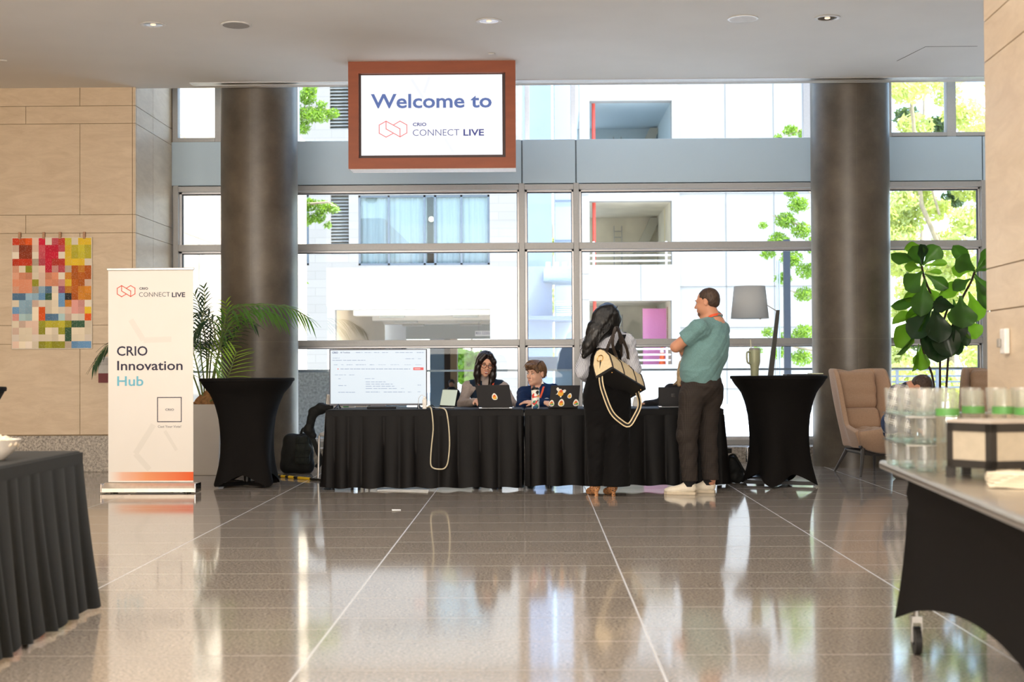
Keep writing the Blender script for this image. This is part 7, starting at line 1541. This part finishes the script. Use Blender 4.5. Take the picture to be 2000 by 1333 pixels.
frond([(-.05, 0, .0), (360, 700, .05), (300, 668, .05), (240, 660, .05), (205, 680, .0), (182, 715, -.02)], 24, .22, .45, 1, .7, 0, (0, -.5, 1), .35)
frond([(-.03, 0, -.02), (388, 730, -.05), (378, 690, -.1), (372, 660, -.1), (356, 650, -.1)], 12, .2, .3, 0, .8, 0, (0, -.7, .7), .3)
frond([(.04, 0, .02), (436, 700, .05), (456, 660, .1), (480, 630, .15), (500, 636, .15)], 14, .2, .4, 1, .8, 0, (0, -.6, .9), .35)

# ---- foreground left: skirted table with white bowl
ft = skirted_table('skirted_table', 'near table in a charcoal pleated skirt at the left edge of the photo', -3.3, -2.125, 4.3, 6.66-4.3, .745, 21, 'registration tables', amp=.035, pitch=.13, flare=.06)
ccl = mat('charcoal skirt cloth', (22, 23, 22), .8, spec=.2, sheen=.06, var=(60, .15, 3))
for o in ft.children:
    if o.name.split('.')[0] in ('skirt', 'skirt_band', 'tabletop'): o.data.materials[0] = ccl
del ft['group']
g = G(22, 893, .747); bw = thing('white_bowl', 'white bowl of popcorn on the near charcoal table', 'bowl', (G(14, 896, .747).x-.015, 5.95, .747))
por = mat('white porcelain', (238, 234, 228), .25)
MB().lathe([(.045, 0), (.05, .004), (.06, .01), (.095, .05), (.112, .085), (.116, .088), (.108, .086), (.09, .05), (.05, .015), (0, .012)], n=48).build('bowl', por, bw, smooth=50)
rn = random.Random(5); mb = MB()
pc = mat('popcorn', (240, 226, 204), .8)
for i in range(60):
    a_, r_ = rn.uniform(0, 2*pi), .1*math.sqrt(rn.random()); mb.sphere((r_*cos(a_), r_*sin(a_), .07+.028*(1-r_/.1)+rn.uniform(-.006, .008)), rn.uniform(.010, .016), 8, 6)
o = mb.build('popcorn', pc, bw, smooth=180); o['kind'] = 'stuff'

# ---- foreground right: wheeled buffet cart with stretch cover
steel = mat('brushed steel top', (190, 182, 172), .28, .85, var=(8, .06, 3)); ZK = .75
ct = thing('buffet_cart', 'wheeled steel topped buffet cart in black stretch cover at the right edge', 'cart', (1.80, 4.55, 0)); ct.rotation_euler = (0, 0, rad(-4.3))
XW, YD2 = .36, 1.17
_c = G(1716, 899, ZK); _o = Matrix.Rotation(rad(-4.3), 3, 'Z') @ Vector((-XW, YD2, 0)); ct.location = (_c.x-_o.x, _c.y-_o.y, 0)
MB().box((-XW, -1.30, ZK-.035), (XW, YD2, ZK)).build('tabletop', steel, ct, bevel=.012)
rings = []
per = []
x0, x1, y0, y1 = -XW+.10, XW-.05, -1.22, YD2-.07
def side(n, a, b): return [(a[0]+(b[0]-a[0])*i/n, a[1]+(b[1]-a[1])*i/n, i/n) for i in range(n)]
for sgi, (n, pa, pb) in enumerate(((40, (x0, y1), (x0, y0)), (14, (x0, y0), (x1, y0)), (40, (x1, y0), (x1, y1)), (14, (x1, y1), (x0, y1)))):
    per += [(x, y, u, sgi) for x, y, u in side(n, pa, pb)]
cxm, cym = (x0+x1)/2, (y0+y1)/2
for r_ in range(16):
    v = r_/15; ring = []
    for x, y, u, sgi in per:
        arch = sin(pi*min(1, max(0, u)))**.55; hem = .125 + (.165 if sgi in (0, 2) else .09)*sin(pi*min(1, max(0, u)))**.7; z = ZK-.05+(hem-(ZK-.05))*v
        pull = (1-arch)*v*v*.02 - .06*arch*sin(pi*v)*.6 - .03*v*arch; nx = (-1 if sgi == 0 else 1 if sgi == 2 else 0); ny = (-1 if sgi == 1 else 1 if sgi == 3 else 0)
        wr_ = .006*sin(18*v*3+u*9)*exp_ if (exp_ := math.exp(-((v-.12)/.12)**2)) else 0
        cx_, cy_ = (x-cxm), (y-cym); corner = (1-arch)*v*v*.03
        ring.append((x+nx*(pull+wr_)+math.copysign(corner, cx_), y+ny*(pull+wr_)+math.copysign(corner, cy_), z))
    rings.append(ring)
MB().loft(rings, cap=False).build('stretch_cover', spx, ct, smooth=60, flip=False)
for cx_ in (x0+.02, x1-.02):
    for cy_ in (y0+.05, y1-.05):
        w_ = MB().tube([(cx_-.012, cy_, .055), (cx_+.012, cy_, .055)], .055, 24).build('caster', mat('black rubber', (28, 27, 26), .6), ct, smooth=40)
        MB().tube([(cx_-.016, cy_, .055), (cx_+.016, cy_, .055)], .016, 16).build('hub', blm, w_, smooth=40); MB().box((cx_-.020, cy_-.012, .05), (cx_-.016, cy_+.012, .14)).box((cx_+.016, cy_-.012, .05), (cx_+.020, cy_+.012, .14)).box((cx_-.02, cy_-.014, .125), (cx_+.02, cy_+.014, .15)).tube([(cx_, cy_, .14), (cx_, cy_, .2)], .012, 8).build('fork', alu, w_)
bpy.context.view_layer.update()
# drinking glasses in three tiers on thin trays
gls_m = glass_mat('clear drinking glass', (.985, .992, .988), 1.4, .05, .10, .30); gtint = glass_mat('thick glass base', (.84, .91, .88), 1.4, .03, .05, .4)
gproto = None; GH = .092
def tumbler_glass(x, y, z, label):
    global gproto
    if gproto is None:
        gproto = thing('drinking_glass', label, 'glass', (x, y, z), group='drinking glasses stacked on the cart')
        MB().lathe([(.030, 0), (.032, .003), (.036, .03), (.039, GH), (.0365, GH), (.0335, .03), (.030, .014)], n=28, cap=False).build('glass_wall', gls_m, gproto, smooth=60)
        MB().lathe([(.0295, .0008), (.0305, .007), (.0290, .0135)], n=28).build('glass_base', gtint, gproto, smooth=60); return gproto
    c = copy_tree(gproto); c.location = (x, y, z); c['label'] = label; return c
TM = mat('thin steel tray', (150, 150, 146), .25, .8)
tiers = ['lowest', 'middle', 'top']; rowsn = ['front', 'second', 'third', 'rear']
cols = [[G(1806, 922, ZK), G(1773, 914, ZK), G(1749, 908, ZK)]]
pl_ = {0: (0, 1, 2), 1: (1, 2), 2: (2,), 3: (2,), 4: (2,), 5: (2,)}
cn = ['left', 'second', 'third', 'fourth', 'fifth', 'right']
xr = Vector((cos(rad(-4.3)), sin(rad(-4.3)), 0))*.094
for t_ in range(3):
    z = ZK+.001+t_*(GH+.008)
    if t_:
        c_ = (cols[0][2]+cols[0][0])/2; tr = thing('serving_tray', 'thin tray between the %s and %s tier of stacked glasses' % (tiers[t_-1], tiers[t_]), 'tray', (c_.x, c_.y, z-.0065), rad(-4.3), group='trays between the glasses')
        MB().prism([(-.055, -.24), (.05, -.24), (.05, -.06), (.145, -.06), (.145, .10), (.52, .10), (.52, .245), (-.055, .245)], 0, .004, 'z').build('tray_plate', TM, tr)
    for i in range(6):
        for j in pl_[i]:
            p = cols[0][j]+xr*i
            tumbler_glass(p.x, p.y, z, 'clear drinking glass, %s tier, %s column, %s row on the cart' % (tiers[t_], cn[i], ['front', 'middle', 'rear'][j]))
# carafes with a green band
grn = mat('green band print', (88, 150, 76), .5); wtr = glass_mat('carafe glass', (.97, .98, .95), 1.4, .04, .10, .3); gld = glass_mat('carafe glass lower', (.94, .91, .82), 1.45, .06, .16, .4)
def carafe(px, ytop, yb, Y, label, h):
    p = P(px, yb, Y); t = thing('carafe', label, 'carafe', (p.x, Y, ZK+.001), group='tall carafes with green bands')
    MB().lathe([(.038, 0), (.041, .004), (.041, h*.70)], n=32).build('body', gld, t, smooth=50); MB().lathe([(.0412, h*.70), (.0412, h*.79)], n=32, cap=False).build('green_band', grn, t, smooth=60)
    MB().lathe([(.040, h*.70), (.040, h*.98), (.036, h), (.034, h*.98), (.036, h*.72)], n=32, cap=False).build('neck', wtr, t, smooth=60)
carafe(1852, 0, 925, 5.06, 'nearest tall carafe with a green band, right of the glasses', .285); carafe(1902, 0, 900, 5.30, 'middle tall carafe with green band behind the dark framed box', .285); carafe(1962, 0, 900, 5.12, 'right tall carafe with green band above the dark framed box', .29); carafe(2006, 0, 900, 5.0, 'tall carafe with green band cut off by the right edge', .29)
# dark framed display box
c0 = P(1936, 900, 4.72); dk = thing('display_riser', 'dark framed display box with cream panels on the cart', 'display box', (c0.x, 4.72, ZK)); cf = mat('dark bronze frame', (50, 48, 46), .5, .3); cpn = mat('cream panel', (176, 166, 148), .6); tp2 = mat('grey stone top', (176, 166, 156), .5)
hz0, hz1 = .035, .185
ptsb = [(0, 0), (.215, .05), (.20, .20), (-.02, .23), (-.105, .14)]
m = MB()
def wallp(a, b, mb, z0, z1, th=.012, i0=0.0, i1=1.0, out=0.0):
    ax, ay = a; bx, by = b; l = math.dist(a, b); nx, ny = (by-ay)/l, -(bx-ax)/l; A = (ax+(bx-ax)*i0+nx*out, ay+(by-ay)*i0+ny*out); B2 = (ax+(bx-ax)*i1+nx*out, ay+(by-ay)*i1+ny*out)
    mb.hexa([(A[0], A[1], z0), (B2[0], B2[1], z0), (B2[0]-nx*th, B2[1]-ny*th, z0), (A[0]-nx*th, A[1]-ny*th, z0), (A[0], A[1], z1), (B2[0], B2[1], z1), (B2[0]-nx*th, B2[1]-ny*th, z1), (A[0]-nx*th, A[1]-ny*th, z1)])
n5 = len(ptsb)
for i in range(n5):
    a_, b_ = ptsb[i], ptsb[(i+1) % n5]; wallp(a_, b_, m, hz0, hz0+.026); wallp(a_, b_, m, hz1-.028, hz1); e_ = .022/math.dist(a_, b_); wallp(a_, b_, m, hz0, hz1, .012, 0, e_); wallp(a_, b_, m, hz0, hz1, .012, 1-e_, 1)
m.build('frame', cf, dk)
for i in range(n5):
    mm = MB(); wallp(ptsb[i], ptsb[(i+1) % n5], mm, hz0+.01, hz1-.01, .004, .02, .98, -.004); mm.build('cream_panel', cpn, dk)
MB().prism([(x*1.02, y*1.02) for x, y in ptsb], hz1, hz1+.010, 'z').build('top_slab', tp2, dk, bevel=.002)
for x, y in ptsb: MB().box((x*.9-.014+.004, y*.9-.012+.02, 0), (x*.9+.014+.004, y*.9+.012+.02, hz0)).build('foot', cf, dk)
# folded napkins and their dark caddy
npm = mat('cream paper napkin', (232, 222, 200), .9, var=(30, .04, 3)); nb = G(1948, 946, ZK); 
cad = thing('napkin_caddy', 'low black caddy beside the napkins at the right edge of the cart', 'caddy', (1.615, 4.36, ZK)); MB().box((-.02, -.05, 0), (.11, .05, .028)).build('caddy_body', blm, cad, bevel=.004)
for i in range(5):
    nk = thing('napkin', 'cream folded napkin, %s of the fanned stack on the cart' % ['lowest', 'second lowest', 'middle', 'second highest', 'topmost'][i], 'napkin', (1.505+.008*i, 4.46+.006*i, ZK+.003+i*.0088), rad(8*i-14), 'napkins on the cart'); sdf = MB()
    sdf.grid(lambda u, v: (-.085+.17*u, -.075+.15*v, .003+.0015*sin(u*9+i)+.001*sin(v*11)), 12, 12); o = sdf.build('sheet', npm, nk, smooth=180, flip=False, solid=.006)

st_x = P(1779, 800, 13.95).x; sl = thing('round_pouf', 'round grey pouf under the man in the plaid shirt', 'pouf', (st_x, 13.98, 0))
MB().lathe([(.14, 0), (.17, .03), (.18, .2), (.17, .38), (.14, .41), (0, .415)], n=40).build('cushion', mat('grey felt', (110, 104, 98), .95, bump=(200, .2)), sl, smooth=50)
